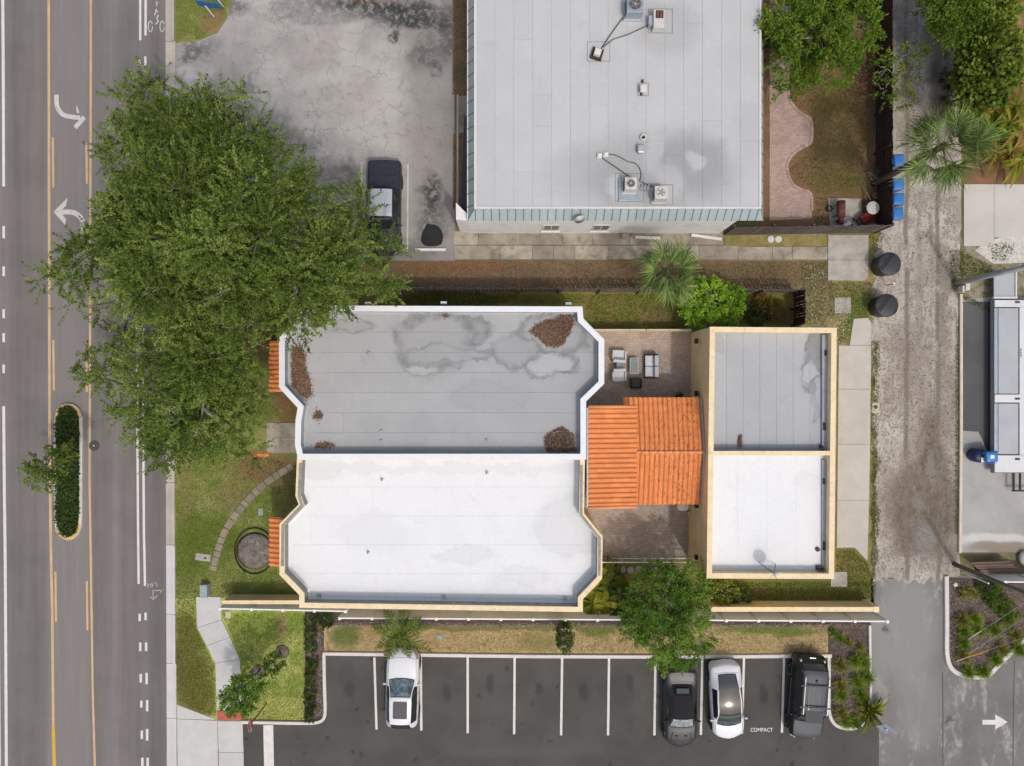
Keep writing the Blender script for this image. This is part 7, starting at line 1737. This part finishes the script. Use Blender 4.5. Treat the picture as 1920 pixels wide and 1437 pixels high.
scatter("back_yard_weeds", "thin olive weeds on the bare back yard", [[(1530, 130), (1630, 170), (1635, 340), (1550, 366), (1525, 360), (1480, 320), (1525, 270), (1525, 220), (1485, 190)], [(1530, 370), (1552, 370), (1552, 425), (1530, 425)]], 9000, .09, .03, m_grassb, 408, (0, .02), .3, "weeds", upright=True)
scatter("verge_weeds", "weeds and tufts along the concrete yard's edge", [[(1780, 470), (1806, 470), (1806, 555), (1860, 575), (1858, 590), (1800, 560), (1782, 540)], [(1800, 470), (1860, 500), (1862, 520), (1800, 520)], [(1792, 600), (1799, 600), (1798, 1000), (1790, 1000)]], 5000, .11, .03, m_grassb, 409, (0, .03), .3, "weeds", upright=True)
scatter("lawn_leaf_litter", "fallen brown leaves beside the entry and under the oaks", [[(440, 855), (560, 855), (556, 930), (520, 940), (470, 900)], [(490, 600), (560, 600), (556, 790), (490, 790)], [(400, 500), (700, 500), (560, 570), (520, 620), (400, 620)], [(331, 500), (400, 500), (400, 860), (331, 860)]], 12000, .07, .045, m_litter, 410, (.0, .03), .25, "leaf litter")
scatter("side_yard_litter", "brown leaf litter along the side yard strip", [[(745, 491), (1550, 491), (1490, 540), (745, 540)]], 14000, .075, .04, m_litter, 411, (0, .03), .25, "leaf litter")
scatter("lot_edge_litter", "brown leaves in the strip beside the long building", [[(849, 0), (880, 0), (878, 178), (850, 178)], [(850, 255), (866, 255), (864, 390), (850, 390)], [(655, -20), (770, -20), (765, 5), (660, 8)]], 3000, .08, .04, m_litter, 412, (.012, .05), .3, "leaf litter")
scatter("back_yard_litter", "reddish dead leaves along the dark alley fence", [[(1600, 100), (1640, 100), (1640, 250), (1610, 240)], [(1430, 60), (1475, 60), (1470, 100), (1436, 130)]], 3000, .09, .045, m_litter, 413, (0, .04), .3, "leaf litter")
scatter("mulch_chips", "brown wood chips over the planters and hedge strip", [[(1556, 1232), (1628, 1232), (1628, 1345), (1600, 1360), (1565, 1352)], [(1778, 1090), (1920, 1105), (1920, 1195), (1848, 1262), (1800, 1258), (1779, 1230)], [(574, 1152), (605, 1152), (608, 1340), (574, 1350)], [(612, 1166), (1625, 1170), (1625, 1177), (612, 1174)], [(477, 1254), (493, 1254), (493, 1266), (477, 1266)], [(522, 1216), (536, 1216), (536, 1228), (522, 1228)]], 16000, .085, .03, m_chip, 414, (.03, .07), .35, "mulch")
scatter("pale_mulch_chips", "pale wood chips sprinkled over the planters", [[(1556, 1232), (1628, 1232), (1628, 1345), (1600, 1360), (1565, 1352)], [(1778, 1090), (1920, 1105), (1920, 1195), (1848, 1262), (1800, 1258), (1779, 1230)], [(574, 1152), (605, 1152), (608, 1340), (574, 1350)], [(612, 1166), (1625, 1170), (1625, 1177), (612, 1174)]], 15000, .085, .032, m_chip2, 415, (.04, .08), .35, "mulch")
scatter("south_patio_weeds", "small weeds sprouting between the south patio pavers", [[(1130, 1030), (1290, 1030), (1290, 1046), (1130, 1046)], [(1200, 955), (1262, 955), (1262, 1030), (1200, 1030)]], 420, .09, .03, m_grassb, 416, (.01, .03), .3, "weeds", upright=True)
scatter("gravel_tufts", "dark tufts poking through the white gravel", [[(1850, 458), (1905, 455), (1890, 490), (1862, 490)]], 260, .09, .05, L_shrub, 417, (.02, .05), .4, "weeds")
# leaves gathered on the grey roof
def pile(label, px, py, rx, ry, n, seed, zr_=3.71, poly=None, L=.085):
    poly = poly or [(px + rx * math.cos(a) * (1 + .18 * math.sin(3*a + seed)), py + ry * math.sin(a) * (1 + .2 * math.cos(2*a + seed))) for a in np.linspace(0, 6.283, 25)[:-1]]
    o = scatter("leaf_pile", label, [poly], n, L, L * .55, m_litter, seed, (.0, .05), .35, "leaf pile", h=zr_, jitter=.07)
    core = inset(PL(poly, zr_), .05)
    MB().prism(core, zr_ - .005, zr_ + .016).build("packed_leaves", m_litterbase, o)
    return o
pile("brown leaf pile in the grey roof's north-east corner", 1035, 625, 36, 22, 2600, 500)
pile("small brown leaf drift at the grey roof's far corner beside the coping", 1062, 600, 16, 14, 700, 501)
pile("long brown leaf drift inside the grey roof's west bay", 0, 0, 1, 1, 2600, 502, poly=[(547, 648), (560, 652), (572, 662), (574, 690), (582, 715), (586, 740), (575, 750), (560, 738), (547, 722)])
pile("little leaf heap at the grey roof's west end", 596, 779, 8, 9, 260, 503)
pile("thin leaf drift along the grey roof's dividing parapet", 607, 835, 18, 5, 350, 504)
pile("leaf patch by the oak-covered roof corner", 598, 600, 17, 13, 700, 505)
pile("small leaf clump by the north scupper of the grey roof", 835, 590, 5, 6, 120, 506)
# heap of dead palm stalks on the grey roof and debris on the rear roof
rng = random.Random(9); mb = MB(); cx_, cy_ = XY(1047, 830, 3.75)
for k in range(120):
    a = rng.uniform(.3, 2.9); r = rng.uniform(.2, .95); p = Vector((cx_ + rng.uniform(-.15, .25), cy_ - .35, 3.74)); d = Vector((math.cos(a) * r * 1.1, math.sin(a) * r * .9, rng.uniform(.0, .2))); mb.tube([p + d * .25, p + d * .7 + Vector((rng.uniform(-.06, .06), rng.uniform(-.05, .05), .1)), p + d], [.012, .01, .005], 4)
mb.tube([Vector((cx_ - .5, cy_ - .1, 3.85)), Vector((cx_ - .45, cy_ + .3, 3.9)), Vector((cx_ - .1, cy_ + .6, 3.9)), Vector((cx_ + .2, cy_ + .62, 3.85))], .025, 5)
o = empty("dead_frond_heap", (0, 0, 0), label="heap of dead palm stalks in the grey roof's south-east corner", cat="dead fronds"); mb.build("stalks", M("dry_stalks", (.20, .14, .10), .4, 5, .95), o)
pl = scatter("dead_leaf_bed", None, [[(1020, 820), (1035, 808), (1055, 800), (1075, 815), (1080, 848), (1025, 850)]], 1800, .09, .045, m_litter, 507, (.0, .08), .35, None, h=3.71, parent=o)
for k_ in ('category', 'label'):
    if k_ in pl: del pl[k_]
rng = random.Random(10); mb = MB(); cx_, cy_ = XY(1387, 827, 3.5)
for k in range(30):
    a = rng.uniform(0, 6.28); mb.tube([Vector((cx_ + rng.uniform(-.08, .08), cy_ + rng.uniform(-.35, .3), 3.48)), Vector((cx_ + rng.uniform(-.12, .12), cy_ + rng.uniform(-.35, .35), 3.58)), Vector((cx_ + rng.uniform(-.15, .15), cy_ + rng.uniform(-.4, .42), 3.5))], .012, 4)
mb.build("dead_palm_boot", M("dry_palm_boot", (.22, .15, .10), .4, 5, .95), label="dry palm boot lying on the rear grey roof", cat="dead frond")

scatter("alley_edge_weeds", "ragged weeds along the alley's western edge", [rag((1634, 640), (1636, 1085), 40, 4, 31) + rag((1646, 1085), (1642, 640), 40, 5, 32)], 2600, .1, .03, m_grassb, 418, (0, .03), .3, "weeds", upright=True)

scatter("dirt_clods", "small clods and stones strewn over the dirt alley", [[(1650, 440), (1795, 440), (1795, 1075), (1645, 1075)], [(1680, -40), (1795, -40), (1795, 440), (1680, 440)]], 9000, .07, .05, m_clod, 419, (.006, .03), .6, "clods")
scatter("yard_pebbles", "pale pebbles and shells scattered over the sandy east yard", [[(1505, 495), (1548, 495), (1548, 640), (1512, 615)], [(1555, 590), (1596, 590), (1590, 645), (1572, 645)], [(1632, 480), (1655, 480), (1650, 640), (1634, 640)]], 420, .07, .06, m_wplastic, 420, (.0, .03), .5, "pebbles")
